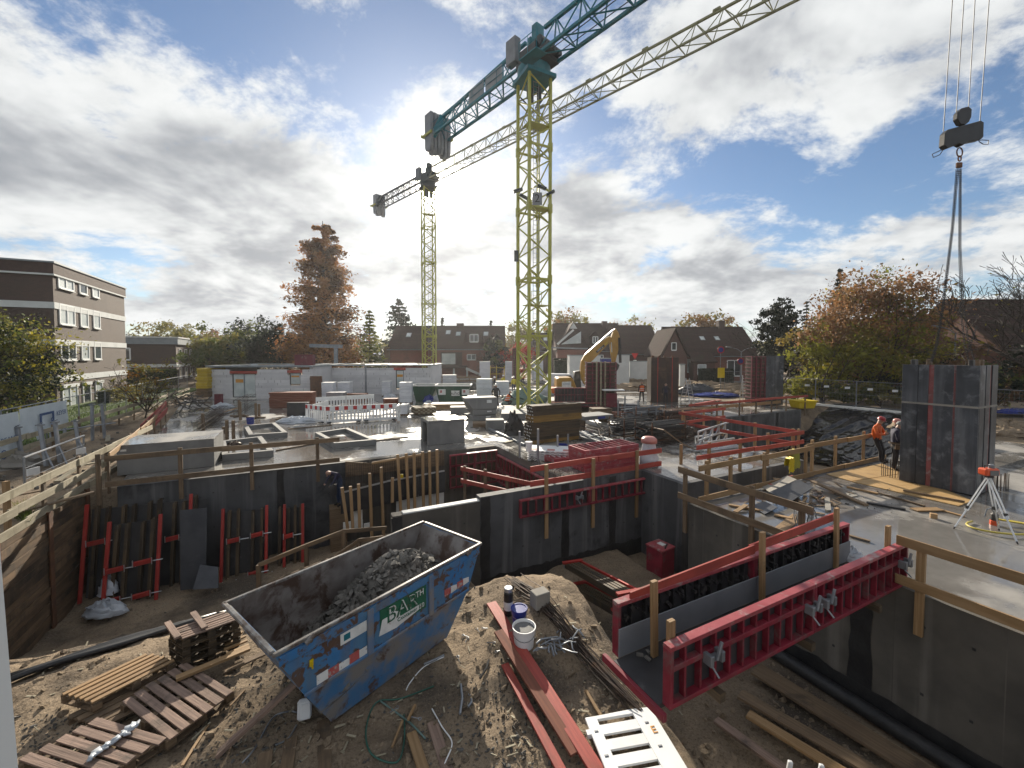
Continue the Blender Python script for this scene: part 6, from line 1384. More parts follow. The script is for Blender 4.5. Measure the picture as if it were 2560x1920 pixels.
# ladders
def ladder(label, px, py, h, sp, rz):
    T = thing('step_ladder', label, 'ladder', at(px, py, 0), rz)
    for sg in (-1, 1):
        for x in (-.28, .28): fr(T).bar((x, sg * sp, 0), (x * .75, 0, h), .06, .03).build('stile', 'steel_bright', T)
        for i in range(1, 8): f = i / 8; fr(T).bar((-.28 * (1 - .25 * f), sg * sp * (1 - f), h * f), (.28 * (1 - .25 * f), sg * sp * (1 - f), h * f), .07, .025).build('rung', 'steel_bright', T)
ladder('aluminium step ladder right of the brown column form', 1718, 1005, 2.1, .55, .4); ladder('pale step ladder left of the half black column form', 1862, 1002, 2.3, .6, -.3)
T = thing('yellow_tub', 'bright yellow tub on the far slab edge', 'tub', at(2018, 1022, 0), .1); fr(T).hexa([V(p) for p in ((-.65, 0, 0), (.65, 0, 0), (.65, .9, 0), (-.65, .9, 0), (-.78, -.1, .55), (.78, -.1, .55), (.78, 1, .55), (-.78, 1, .55))]).build('body', 'yellow_bright', T, bevel=.06); fr(T).bx(-.82, -.14, .55, .82, 1.04, .62).build('rim', 'yellow_bright', T, bevel=.02)
# black foil over the pit slope
m = MB(); nu_, nv_ = 90, 60
vs_ = []
for j in range(nv_ + 1):
    row = []
    for i in range(nu_ + 1):
        u, v = lerp(29.6, 38.9, i / nu_), lerp(9.3, 18.05, j / nv_); p = UV(u, v); z = ground_z(p.x, p.y) + .10 + .10 * fbm(u * .6 + v * .9, v * .35 - u * .2, 7.0) + .10 * (1 - abs(fbm((u * .5 + v) * 1.5, (u - v * .5) * .3, 3.0, 2))) ** 3 + .05 * (1 - abs(fbm((u - v * .4) * 1.9, (v + u * .4) * .35, 9.0, 2))) ** 4; row.append(m.P((p.x, p.y, z)))
    vs_.append(row)
for j in range(nv_):
    for i in range(nu_): m.face((vs_[j][i], vs_[j][i + 1], vs_[j + 1][i + 1], vs_[j + 1][i]))
m.build('black_foil', 'foil_black', label='shiny black foil draped over the pit slope behind the workers', cat='foil', smooth=True)
crumple('blue tarpaulin on the far spoil', at(1790, 990, 0), (2.5, 1.2, .35), 'blue_plastic', 'tarpaulin', seed=71); crumple('grey foil on the far spoil heap', at(1740, 985, 0), (2.2, 1.2, .9), 'slate_sheet', 'tarpaulin', seed=72)
dk2 = lambda lab, a, b, mat, w_=.25, z=.1: plank(None, at(*a, z), at(*b, z), w_, .08, mat, 'loose_board', label=lab, cat='board')
dk2('long tan board on the far spoil left of the black column form', (1755, 976), (1870, 985), 'wood_new', .5, .3); dk2('rusty board on the far slab before the ladders', (1740, 1010), (1800, 1000), 'wood_red'); dk2('brown board on the far slab by the step ladder', (1700, 1014), (1775, 1010), 'wood_old'); dk2('white sheet strip on the far slab edge', (1745, 1022), (1800, 1020), 'insulation', .5, .03); dk2('second brown board crossing the far slab', (1760, 1000), (1830, 1006), 'wood_old'); dk2('grey bent plate on the far slab', (1790, 988), (1830, 984), 'slate_sheet', .6, .2)
# ------------------------------------------------------------------ leaning girder formwork in front of the long basement wall
def lean(label, x0, x1, ytl, ytr, ybl, ybr, v, girders, reds, coup, ply=True):
    """girder formwork leaning on the wall: corner rows in photo pixels on the grid plane v"""
    T = thing('girder_formwork', label, 'formwork', atv((x0 + x1) / 2, (ybl + ybr) / 2, v))
    def g(x, f, dv=0.0):
        k = (x - x0) / (x1 - x0); a = atv(x, lerp(ytl, ytr, k), v); b = atv(x, lerp(ybl, ybr, k), v)
        p = lerp(b, a, f); return p - EV * (dv + .45 * (1 - f))
    if ply: MB().prism([g(x0 + 4, .0, -.14), g(x1 - 4, .0, -.14), g(x1 - 4, .93, -.14), g(x0 + 4, .93, -.14)], EV * .022).build('plywood', 'ply_dark', T)
    for x in girders:
        f0, f1 = .02 + random.uniform(-.01, .01), .96 + random.uniform(-.03, .03); a, b = g(x, f0), g(x, f1); m = MB()
        m.bar(a - EV * .06, b - EV * .06, .085, .04, up=EV); m.bar(a + EV * .02, b + EV * .02, .03, .12, up=EV); m.bar(a + EV * .1, b + EV * .1, .085, .04, up=EV); m.build('girder', 'girder', T)
    for x in reds:
        MB().bar(g(x, 0, .17), g(x, 1.02, .17), .09, .07, up=EV).build('waler_channel', 'waler_red', T, bevel=.006)
    for x, f, w_ in coup:
        c = g(x, f, .22); MB().bar(c - EU * w_ / 2 + V((0, 0, -.02)), c + EU * w_ / 2 + V((0, 0, .02)), .09, .13).build('coupler', 'waler_red', T, bevel=.01)
        m = MB()
        for e in (-1, 1): m.tube(c + EU * (e * w_ / 2) - EV * .06 + V((0, 0, -.08)), c + EU * (e * w_ / 2) - EV * .06 + V((0, 0, .12)), .014, n=5)
        m.tube(c + EU * w_ / 2, c + EU * (w_ / 2 + .25), .014, n=5); m.build('coupler_pin', 'steel_bright', T)
    return T
lean('rear dark girder formwork leaning on the long basement wall', 222, 520, 1262, 1232, 1482, 1470, 16.75, (245, 272, 312, 337, 376, 400, 438, 461, 490), (224, 481), ((255, .62, .42), (440, .6, .35)))
lean('front dark girder formwork with two red walers at the far left', 276, 410, 1304, 1284, 1484, 1478, 16.2, (296, 321, 360, 385), (280, 406), ((304, .42, .44), (370, .48, .44), (300, .05, .42), (372, .1, .42)))
lean('dark girder formwork with two red walers in the middle of the basement wall', 556, 676, 1272, 1262, 1458, 1440, 16.5, (574, 597, 633, 655), (560, 668), ((588, .62, .36), (645, .66, .36), (582, .1, .36), (640, .18, .34)))
lean('rightmost girder formwork with slanting red waler by the handrail', 690, 768, 1262, 1258, 1440, 1418, 16.6, (700, 722, 738, 752), (712, 757), ((722, .6, .3), (700, .15, .4)))
for lab, pts, v in (('tall slate grey sheet leaning between the girder forms', ((450, 1276), (518, 1270), (514, 1468), (451, 1476)), 15.95), ('small slate grey sheet at the foot of the tall one', ((500, 1412), (545, 1418), (546, 1470), (482, 1474)), 15.5)):
    ps = [atv(x, y, v - (.35 if i > 1 else 0)) for i, (x, y) in enumerate(pts)]; MB().prism(ps, EV * .02).build('leaning_sheet', 'slate_sheet', label=lab, cat='sheet')
# ------------------------------------------------------------------ fences and posts at the left
guard('weathered pale plank fence right above the shoring wall', UV(-6.28, 7.6), UV(-6.28, 23.5), (.02, .12, .24, .36, .48, .6, .72, .86, .98), (.92, .48, .08), 'wood_pale', 'wood_old', (-.3, 1.05), nb=5, bs=(.04, .2), off=.06)
guard('farther weathered pale plank fence beside the lawn', UV(-10.1, 20), UV(-10.0, 48.5), [i / 12 + .02 for i in range(12)], (.92, .48), 'wood_pale', 'wood_old', (-.1, 1.1), nb=7, bs=(.04, .2), off=.06)
plank(None, UV(-6.3, 7.2, -.3), UV(-6.3, 12.2, .02) * 1.0, .05, .12, 'wood_new', 'edge_post', label='tan batten slanting at the near shoring edge', cat='batten')
b = at(16, 1235, .95); MB().bar(V((b.x, b.y, -1.6)), V((b.x, b.y, 1.25)), .10, .08).build('timber_post', 'wood_new', label='tall tan timber post at the left picture edge', cat='post')
# mesh fence
def mesh_fence(label, pts, h, name='mesh_fence', base=0.0, blocks=True, wires=True):
    T = thing(name, label, 'fence', pts[0])
    for a, b in zip(pts[:-1], pts[1:]):
        a, b = V(a), V(b); Zv = V((0, 0, 1)); n = max(1, round((b - a).length / 3.4))
        for i in range(n):
            p, q = lerp(a, b, i / n), lerp(a, b, (i + .985) / n); m = MB()
            m.tube(p, p + Zv * h, .021, n=6); m.tube(q, q + Zv * h, .021, n=6); m.tube(p + Zv * h, q + Zv * h, .021, n=6); m.tube(p + Zv * .12, q + Zv * .12, .019, n=6); m.tube(p + Zv * h * .5, q + Zv * h * .5, .012, n=5); m.build('fence_frame', 'steel_galv', T)
            if wires:
                m = MB(); L = (q - p).length; k = int(L / .2)
                for j in range(1, k): c = lerp(p, q, j / k); m.tube(c + Zv * .12, c + Zv * h, .0035, n=3, cap=False)
                for j in range(1, 9): m.tube(p + Zv * (h * j / 9), q + Zv * (h * j / 9), .0035, n=3, cap=False)
                m.build('fence_wires', 'steel_galv', T, kind='stuff')
            if blocks: MB().box(p + Zv * .06, (.6, .22, .12)).build('fence_foot', 'concrete_pale', T, bevel=.02)
    return T
mesh_fence('galvanised mesh fence with a banner along the lawn', [UV(-10.3, 13, 0), UV(-10.9, 30, 0), UV(-11.0, 40, 0), UV(-11.0, 53, 0)], 2.0)
def banner(label, px, z0, z1, u, lets, seed):
    T = thing('fence_banner', label, 'banner', atu((px[0] + px[1]) / 2, 1060, u)); v0, v1 = [uv_of(atu(x, 1000, u))[1] for x in px]; n, k2 = 30, 8; m = MB()
    def P(i, j):
        f = i / n; b_ = 1 - j / k2; sag = .35 * abs(math.sin(f * 9 + seed)) * b_; return UV(u + .05 + .06 * math.sin(f * 22 + j * .6 + seed) * b_, lerp(v0, v1, f), lerp(z0 + sag, z1, j / k2))
    g_ = [[m.P(P(i, j)) for j in range(k2 + 1)] for i in range(n + 1)]
    for i in range(n):
        for j in range(k2): m.face((g_[i][j], g_[i + 1][j], g_[i + 1][j + 1], g_[i][j + 1]))
    m.build('cloth', 'banner', T, smooth=True)
    for s, f, z, size in lets:
        text(T, s, 'banner_print', basis(UV(u + .14, lerp(v0, v1, f), z), EV, (0, 0, 1)), size)
    return T
banner('large white banner on the fence at the left edge', (-40, 40), .15, 1.95, -10.2, (('BEAUE', .55, .95, .34), ('O', .35, .45, .5)), 1)
T = banner('white banner with a blue square emblem on the mesh fence', (42, 163), .45, 1.97, -10.45, (('KEYER', .80, 1.45, .30), ('&', .585, 1.15, .5)), 3)
v0, v1 = uv_of(atu(42, 1000, -10.3))[1], uv_of(atu(163, 1000, -10.3))[1]; q = lerp(v0, v1, .585)
for (a, b_, c_, d_) in ((-.55, .72, .55, .82), (-.55, 1.52, .55, 1.62), (-.55, .82, -.43, 1.52), (.43, .82, .55, 1.52)): MB(RU).bx(-10.33, q + a, b_, -10.31, q + c_, d_).build('emblem_frame', 'banner_print', T)
# steel props and rail sections between the fences
s6 = .28932
for k, (x0, y0, x1, y1) in enumerate(((150, 375, 195, 690), (345, 355, 400, 710), (420, 215, 450, 500), (475, 330, 520, 680), (545, 200, 565, 450), (650, 320, 690, 600), (795, 180, 800, 490), (880, 180, 905, 470))):
    b = at(s6 * x1, 960 + s6 * y1, -.05); t_ = atY(s6 * x0, 960 + s6 * y0, b.y + .15); T = thing('steel_sheet_post', 'grey steel post standing between the left fences, %s from the left' % ('first', 'second', 'third', 'fourth', 'fifth', 'sixth', 'seventh', 'eighth')[k], 'post', b)
    MB().bar(b, t_, .16, .10, up=EU).build('shaft', 'steel_galv', T, bevel=.015); m = MB(); m.box(t_, (.22, .16, .05)); m.tube(t_ - V((.1, 0, -.02)), t_ + V((.1, 0, .1)), .02, n=5); m.build('head', 'steel_galv', T)
    if k in (1, 3, 5): MB().bar(lerp(b, t_, .45), b + V((.5, -.2, -.05)), .05, .05).build('brace', 'steel_galv', T)
a, b = at(s6 * 205, 960 + s6 * 635, 1.0), at(s6 * 725, 960 + s6 * 445, 1.0); T = thing('tube_railing', 'bright steel tube railing between the fences at the left', 'railing', (a.x, a.y, 0))
MB().tube(a, b, .03, n=6).build('top_tube', 'steel_bright', T)
for f in (0, 1): c = lerp(a, b, f); MB().tube(c, c + V((-.1 if f else .0, 0, -1.25)), .03, n=6).build('post', 'steel_galv', T)
for z in (.35, .7): MB().tube(a - V((0, 0, z)), b - V((0, 0, z)), .012, n=5).build('cross_wire', 'steel_galv', T)
for f in (.12, .93): c = lerp(a, b, f) - V((0, 0, .55)); MB().box(c, (.03, .35, .22)).build('tag', 'white_plastic', T)
a, b = at(s6 * 370, 960 + s6 * 420, .8), at(s6 * 1000, 960 + s6 * 335, .8); MB().tube(a, b, .03, n=6).build('tube_rail', 'steel_galv', label='grey tube lying along the posts at the left', cat='tube')
m = MB()
for k in range(160):
    p = UV(random.uniform(-9.8, -6.5), random.uniform(9, 30), -.06); rock(m, p, random.uniform(.03, .09))
m.build('edge_stones', 'rubble', kind='stuff', label='stones and scrap between the two left fences', cat='stones')
for k in range(9):
    p = UV(random.uniform(-9.6, -6.8), 11 + k * 1.9, .03); a = random.uniform(.6, 2.4); plank(None, p, p + V((math.cos(a), math.sin(a), random.uniform(0, .25))) * random.uniform(1.0, 2.2), .18, .04, random.choice(('wood_old', 'wood_pale')), 'scrap_board', label='scrap board on the strip between the left fences, %s from the front' % ('first', 'second', 'third', 'fourth', 'fifth', 'sixth', 'seventh', 'eighth', 'ninth')[k], cat='board')
p = at(25, 1160, .0); crumple('pale grey boulder at the left picture edge', p + V((0, 0, -.1)), (1.0, .7, .5), 'concrete_pale', 'boulder', seed=81, cat='boulder')
m = MB()
for k in range(260):
    p = at(60 + random.gauss(0, 12), 1290 + random.gauss(0, 10), -.05); d = V((random.gauss(0, .07), random.gauss(0, .07), random.uniform(.1, .3))); s = d.cross(V((0, 1, 0))).normalized() * .012; m.quad(p - s, p + s, p + d + s * .2, p + d - s * .2)
m.build('weed_tuft', 'leaf_green', label='green weed tuft on the shoring edge at the left', cat='weeds')
# mesh fence at the right, below the trees
R0, R1 = atY(1952, 972, 37), atY(2262, 1010, 29)
mesh_fence('galvanised mesh fence in front of the autumn trees', [V((R0.x, R0.y, .1)), V((R1.x, R1.y, .1)), V((31, 17, .1))], 2.0, blocks=False)
T = thing('kerb_wall', 'pale concrete kerb strip below the right mesh fence', 'kerb', V((R0.x, R0.y, 0)), 0); MB().bar(V((R0.x - 1, R0.y + .6, .05)) - EV * .5, V((R1.x, R1.y, .05)) - EV * .5, .35, .16).build('kerb_strip', 'insulation', T)
MB().bar(V((R1.x, R1.y, .05)) - EV * .5, V((31.2, 16.4, .05)), .35, .16).build('kerb_strip', 'insulation', T)
for k in range(5): c = lerp(R0, R1, .25 + k * .17); MB().box(V((c.x, c.y - .06, 1.55)), (.4, .02, .16)).build('white_tag', 'white_plastic', T)
# earth bank right of the slab
for k in range(7):
    p = at(2300 + k * 38, 1062 + (k % 3) * 8, .2); crumple('brown earth clod heap at the right edge, %s from the left' % ('first', 'second', 'third', 'fourth', 'fifth', 'sixth', 'seventh')[k], V((p.x, p.y, -.1)), (1.6, 1.0, .5), 'sand', 'earth_heap', seed=90 + k, cat='earth')
crumple('blue tarpaulin at the right edge below the bare tree', at(2545, 1032, .2), (1.6, .7, .25), 'blue_plastic', 'tarpaulin', seed=98)
# spoil heaps far back
for k, (x, y, rx, rz_) in enumerate(((1600, 975, 4.5, .8), (1680, 968, 5, .9), (1770, 972, 5, .8), (1850, 975, 4, .7), (1580, 960, 5, 1.0), (1690, 985, 3, .5), (1830, 990, 3, .6))):
    crumple('brown spoil heap behind the far slab, %s in the row' % ('first', 'second', 'third', 'fourth', 'fifth', 'sixth', 'seventh')[k], at(x, y, -.1), (rx, 1.6, rz_), 'sand', 'spoil_heap', seed=110 + k, cat='earth')
# ------------------------------------------------------------------ white aerated block house
def blockwall(T, x0, x1, Y, z0, z1, openings, dep=.3):
    """courses of pale blocks in metres; openings = (x0, x1, z0, z1)"""
    h = .25; n = int((z1 - z0) / h)
    for i in range(n):
        a, b = z0 + i * h, z0 + (i + 1) * h - .008; segs = [(x0, x1)]
        for ox0, ox1, oz0, oz1 in openings:
            if oz0 < b - .05 and oz1 > a + .05:
                ns = []
                for s0, s1 in segs:
                    if ox1 <= s0 or ox0 >= s1: ns.append((s0, s1))
                    else:
                        if ox0 - s0 > .05: ns.append((s0, ox0))
                        if s1 - ox1 > .05: ns.append((ox1, s1))
                segs = ns
        for s0, s1 in segs: MB().bx(s0, Y + random.uniform(-.006, .006), a, s1, Y + dep, b).build('block_course', 'block_white', T)
        m = MB()
        for s0, s1 in segs:
            x = s0 + (.3 if i % 2 else .6)
            while x < s1:
                if random.random() < .22: m.bx(x - .02, Y - .012, a + .01, x + .02, Y - .008, b - .01)
                x += .6
        if m.f: m.build('joint_smear', 'mortar', T, kind='stuff')
def frontglass(T, x0, x1, Y, z0, z1, mull=1, lintel=True, sign=True):
    t = .07
    for a, b, c, d in ((x0, x1, z0, z0 + t), (x0, x1, z1 - t, z1), (x0, x0 + t, z0 + t, z1 - t), (x1 - t, x1, z0 + t, z1 - t)): MB().bx(a, Y + .08, c, b, Y + .16, d).build('window_frame', 'steel_dark', T)
    for i in range(mull): x = lerp(x0, x1, (i + 1) / (mull + 1)); MB().bx(x - .05, Y + .08, z0 + t, x + .05, Y + .16, z1 - t).build('mullion', 'roof_grey', T)
    MB().bx(x0 + t, Y + .12, z0 + t, x1 - t, Y + .14, z1 - t).build('film_pane', 'curtain', T)
    if lintel: MB().bx(x0 - .2, Y - .03, z1, x1 + .2, Y + .2, z1 + .24).build('lintel', 'wood_red', T)
    if sign: MB().bx(lerp(x0, x1, .12), Y + .105, lerp(z0, z1, .62), lerp(x0, x1, .45 if mull else .85), Y + .118, lerp(z0, z1, .76)).build('orange_sign', 'print_orange', T)
YA, YB = 38.6, 43.0
T = thing('block_house', 'unfinished white block ground floor walls at the left with film covered door', 'building shell', atY(518, 997, YA))
xx = lambda px, Y: (px - 1280) / F * Y
zz_ = lambda py, Y: CAMZ + (885 - py) / F * Y
d0 = (xx(579, YA), xx(637, YA), .12, zz_(934, YA)); w0 = (xx(723, YA), xx(750, YA), zz_(962, YA), zz_(932, YA))
blockwall(T, xx(518, YA), xx(778, YA), YA, .0, 2.95, (d0, w0, (d0[0] - .2, d0[1] + .2, d0[3], d0[3] + .26), (w0[0] - .2, w0[1] + .2, w0[3], w0[3] + .26)))
frontglass(T, *d0[:2], YA, *d0[2:], mull=1); frontglass(T, *w0[:2], YA, *w0[2:], mull=0)
MB().bx(d0[0] - .1, YA - .15, 0, d0[1] + .1, YA + .1, .11).build('door_sill', 'insulation', T)
MB().bx(xx(518, YA) - .1, YA - .1, 2.96, xx(778, YA) + .1, YA + 8, 3.12).build('roof_slab', 'roof_grey', T); MB().bx(xx(778, YA) - .3, YA + .3, 0, xx(778, YA), YB, 2.95).build('return_wall', 'block_white', T)
MB().bx(xx(518, YA), YA + .3, 0, xx(518, YA) + .3, YA + 7, 2.95).build('side_wall', 'block_white', T)
for k in range(9): x = lerp(xx(530, YA), xx(770, YA), random.random()); MB().box((x, YA + random.uniform(.3, 4), 3.16), (random.uniform(.5, 1.8), .3, .06), Matrix.Rotation(random.uniform(-.4, .4), 3, 'Z')).build('roof_board', 'wood_pale', T)
MB().bx(xx(722, YA), YA + 1, 3.12, xx(768, YA), YA + 1.6, 4.15).build('roof_crate', 'form_maroon', T)
T = thing('block_house', 'second unfinished white block wall further right with a narrow film covered opening', 'building shell', atY(815, 985, YB))
w1 = (xx(989, YB), xx(1009, YB), .6, zz_(925, YB))
blockwall(T, xx(776, YB), xx(1075, YB), YB, .0, 2.95, (w1, (w1[0] - .2, w1[1] + .2, w1[3], w1[3] + .26)))
frontglass(T, *w1[:2], YB, *w1[2:], mull=0); MB().bx(xx(776, YB), YB - .08, 2.96, xx(1075, YB) + .1, YB + 7, 3.08).build('roof_slab', 'roof_grey', T); MB().bx(xx(1075, YB) - .3, YB + .3, 0, xx(1075, YB), YB + 7, 2.95).build('side_wall', 'block_white', T)
MB().bx(xx(804, YB), YB - .014, .3, xx(818, YB), YB - .002, 2.9).build('pale_column', 'curtain', T); MB().bx(xx(912, YB), YB - .06, 0, xx(916, YB), YB - .01, 2.9).build('drain_pipe', 'steel_galv', T)
for k in range(9): x = lerp(xx(860, YB), xx(1070, YB), random.random()); MB().box((x, YB + random.uniform(.3, 4), 3.12), (random.uniform(.5, 2.2), .3, .06), Matrix.Rotation(random.uniform(-.4, .4), 3, 'Z')).build('roof_board', 'wood_pale', T)
T = thing('gantry_frame', 'grey steel gantry standing behind the white block house', 'gantry', atY(840, 900, 47)); MB().bar(atY(840, 915, 47), atY(840, 864, 47), .35, .35).build('post', 'steel_galv', T); MB().bar(atY(775, 864, 47), atY(855, 866, 47), .4, .4).build('beam', 'steel_galv', T)
T = thing('yellow_stack', 'stack of bright yellow boards left of the white block house', 'board stack', atY(500, 985, 38))
for k in range(10): z = .2 + k * .27; MB().bx(xx(489, 38) + random.uniform(-.1, .1), 38 + random.uniform(-.05, .05), z, xx(517, 38) + random.uniform(-.05, .05), 40.5, z + .25).build('board', 'yellow_board' if k > 2 else 'wood_old', T)
# ------------------------------------------------------------------ green container and white site cabins
def skipbox(label, x0, x1, yt, yb, mat, sign=None):
    p = at(x0, yb, 0); k = p.y / F; L, h = (x1 - x0) * k, (yb - yt) * k; T = thing('waste_container', label, 'container', p, .03)
    m = fr(T); e = .35
    for sgn in (0, 1): m.cur = 0; y = sgn * 1.9; m.prism([V((0, y, h)), V((e, y, 0)), V((L - e * 1.6, y, 0)), V((L, y, h))], (0, .05, 0))
    m.prism([V((0, 0, h)), V((e, 0, 0)), V((e, 1.9, 0)), V((0, 1.9, h))], (.05, 0, 0)); m.prism([V((L, 0, h)), V((L - e * 1.6, 0, 0)), V((L - e * 1.6, 1.9, 0)), V((L, 1.9, h))], (-.05, 0, 0)); m.bx(e, 0, .05, L - e * 1.6, 1.9, .1); m.build('body', mat, T)
    for a, b in (((0, 0), (L, 0)), ((0, 1.95), (L, 1.95)), ((0, 0), (0, 1.95)), ((L, 0), (L, 1.95))): fr(T).bar(V((a[0], a[1], h)), V((b[0], b[1], h)), .12, .1).build('rim', 'insulation', T)
    for i in range(1, 4): fr(T).bx(L * i / 4 - .05, -.05, .1, L * i / 4 + .05, -.002, h - .05).build('rib', mat, T)
    if sign:
        fr(T).bx(L * .46, -.065, h * .42, L * .70, -.053, h * .72).build('name_plate', 'print_white', T); text(T, sign, 'print_black', MW[T.name] @ basis((L * .58, -.07, h * .57), (1, 0, 0), (0, 0, 1)), .42)
        for a in (.1, .76): fr(T).bx(L * a, -.065, h * .48, L * (a + .2), -.053, h * .8).build('warning_plate', 'print_white', T); fr(T).bx(L * a + .1, -.07, h * .6, L * (a + .1), -.066, h * .74).build('warning_stripe', 'print_red', T)
    return T
skipbox('green waste container with white lettering plate', 1088, 1176, 964, 1008, 'container_green', 'buhck'); skipbox('second green container half behind the lettered one', 1030, 1092, 964, 1004, 'container_green')
def cabin(label, x0, x1, yt, Y, mat, h=None, dep=2.4):
    T = thing('site_cabin', label, 'cabin', atY(x0, 940, Y)); z1 = zz_(yt, Y); x0, x1 = xx(x0, Y), xx(x1, Y); MB().bx(x0, Y, -.05, x1, Y + dep, z1).build('body', mat, T, bevel=.03)
    MB().bx(x0 - .05, Y - .05, z1, x1 + .05, Y + dep, z1 + .1).build('roof', 'roof_grey', T); return T
cabin('long white site container beyond the excavator', 1424, 1500, 889, 56, 'render_white'); cabin('white container panel right of the excavator arm', 1532, 1574, 888, 57, 'render_white', dep=1.0); cabin('low white hoarding right of the container panel', 1575, 1627, 904, 58, 'render_white', dep=.3); cabin('white panel left of the half red column form', 1701, 1713, 912, 50, 'render_white', dep=.4)
T = cabin('blue topped portable cabin between the white containers', 1505, 1528, 897, 57.5, 'blue_plastic')
p = atY(1375, 945, 48); T = thing('site_van', 'pale blue van parked beyond the crane mast', 'van', V((xx(1369, 48), 48, -.05)))
fr(T).prism([V((0, 0, .35)), V((4.2, 0, .35)), V((4.2, 0, 1.0)), V((3.4, 0, 1.1)), V((2.8, 0, 1.9)), V((.2, 0, 1.95)), V((0, 0, 1.5))], (0, 1.8, 0)).build('body', 'wrap_white', T, bevel=.08); fr(T).prism([V((2.2, -.01, 1.15)), V((3.2, -.01, 1.15)), V((2.7, -.01, 1.75)), V((2.2, -.01, 1.75))], (0, .02, 0)).build('window', 'glass', T)
for x in (.8, 3.3): fr(T).tube((x, -.02, .33), (x, .2, .33), .33, n=14).build('wheel', 'black_plastic', T)
# ------------------------------------------------------------------ excavator
EYc = 42.0
def ep(x, y, Y=EYc): return atY(1360 + .1447 * x, 820 + .1447 * y, Y)
T = thing('excavator', 'yellow crawler excavator with raised arm behind the maroon form', 'excavator', V((ep(350, 1100).x, EYc, 0)))
def ex(name, poly, Y0, Y1, mat, bevel=.03): return MB().prism([ep(x, y, EYc) + V((0, Y0, 0)) for x, y in poly], (0, Y1 - Y0, 0)).build(name, mat, T, bevel=bevel)
ex('boom', ((690, 980), (640, 880), (620, 700), (640, 570), (700, 460), (1060, 175), (1130, 140), (1175, 190), (1150, 245), (1085, 290), (840, 555), (760, 620), (745, 760), (770, 960)), -.3, .3, 'machine_yellow', .05)
ex('stick', ((1150, 170), (1200, 30), (1225, 5), (1275, 70), (1300, 150), (1298, 300), (1225, 600), (1178, 600), (1150, 430), (1140, 260)), -.24, .24, 'machine_yellow', .05)
ex('quick_coupler', ((1180, 575), (1240, 590), (1300, 640), (1280, 700), (1240, 760), (1222, 740), (1235, 690), (1185, 630)), -.2, .2, 'steel_dark')
ex('boom_top_plate', ((720, 440), (1180, 30), (1195, 45), (735, 460)), -.2, .2, 'steel_bright', 0)
for a, b, r in (((1148, 250), (1158, 430), .05), ((1155, 420), (1168, 600), .10), ((740, 900), (800, 610), .12)): MB().tube(ep(*a) - V((0, .35, 0)), ep(*b) - V((0, .35, 0)), r, n=8).build('cylinder', 'steel_bright' if r < .08 else 'machine_yellow', T)
MB().tube(ep(1290, 170) - V((0, .3, 0)), ep(1305, 600) - V((0, .3, 0)), .14, n=8).build('cylinder', 'steel_dark', T)
ex('engine_cover', ((200, 870), (225, 850), (450, 845), (490, 900), (545, 1050), (545, 1110), (190, 1110)), -1.2, 1.3, 'machine_yellow', .08)
ex('counterweight', ((100, 1020), (440, 1010), (470, 1090), (120, 1110)), -1.5, 1.5, 'orange_plain', .06); ex('deck_plate', ((180, 1000), (465, 1000), (465, 1015), (180, 1015)), -1.6, -1.2, 'steel_bright', 0)
ex('cab', ((540, 760), (640, 740), (660, 1080), (530, 1080)), .4, 1.5, 'black_plastic', .04); ex('cab_glass', ((560, 780), (628, 770), (636, 920), (556, 920)), .38, .395, 'glass', 0)
ex('superstructure', ((440, 1040), (800, 1030), (800, 1110), (440, 1110)), -1.2, 1.4, 'crane_dark', .04)
for y0 in (-1.5, .9): ex('track', ((120, 1180), (160, 1120), (760, 1120), (800, 1180), (760, 1290), (160, 1290)), y0, y0 + .6, 'steel_dark', .08)
MB().prism([ep(x, y) + V((0, -1.215, 0)) for x, y in ((285, 915), (440, 910), (440, 1005), (285, 1008))], (0, .01, 0)).build('sign_plate', 'print_white', T); text(T, 'wiener', 'banner_print', basis(ep(362, 950) + V((0, -1.222, 0)), (1, 0, 0), (0, 0, 1)), .26)
MB().prism([ep(x, y) + V((0, -.315, 0)) for x, y in ((885, 405), (1020, 285), (1040, 315), (905, 435))], (0, .01, 0)).build('name_plate', 'print_black', T); text(T, 'DIEDEY & I', 'print_white', basis(ep(962, 360) + V((0, -.322, 0)), ep(1020, 310) - ep(905, 410), (0, 0, 1)), .2, ws=.8)
MB().prism([ep(x, y) + V((0, -.315, 0)) for x, y in ((1035, 275), (1085, 235), (1095, 255), (1045, 300))], (0, .01, 0)).build('model_plate', 'yellow_board', T)
# ------------------------------------------------------------------ houses
def win(T, P, ax, w_, h, mat='glass', fmat='frame_white', t=.08, n=2, dep=.09, out=None, sill=True):
    """window with frame, pane, mullions, sill; P lower left corner, ax along the wall, out = outward normal"""
    P, ax, out = V(P), V(ax).normalized(), V(out); Zv = V((0, 0, 1))
    f = MB(); q = P + out * .02
    for a, b in ((q, q + ax * w_), (q + Zv * h, q + ax * w_ + Zv * h)): f.bar(a, b, .08, t)
    for i in range(n + 1): a = q + ax * (w_ * i / n); f.bar(a, a + Zv * h, t, .08, up=out)
    wo = f.build('window', fmat, T)
    MB().prism([P + out * .005, P + out * .005 + ax * w_, P + out * .005 + ax * w_ + Zv * h, P + out * .005 + Zv * h], out * .006).build('pane', mat, wo)
    if sill: MB().bar(P - Zv * .08 + out * .06, P + ax * w_ - Zv * .08 + out * .06, .16, .06).build('sill', fmat, wo)
    return wo
T = thing('apartment_block', 'four storey brick apartment block with white bands at the left', 'building', UV(-17, 43.5, -.2))
z1b = 10.95; U0, V0, V1 = -17.0, 43.5, 57.2
m = MB(RU); m.quad((U0, V0, -.3), (U0, V1, -.3), (U0, V1, z1b), (U0, V0, z1b), uv=((0, 0), (V1 - V0, 0), (V1 - V0, 11.2), (0, 11.2))); m.cur = 1
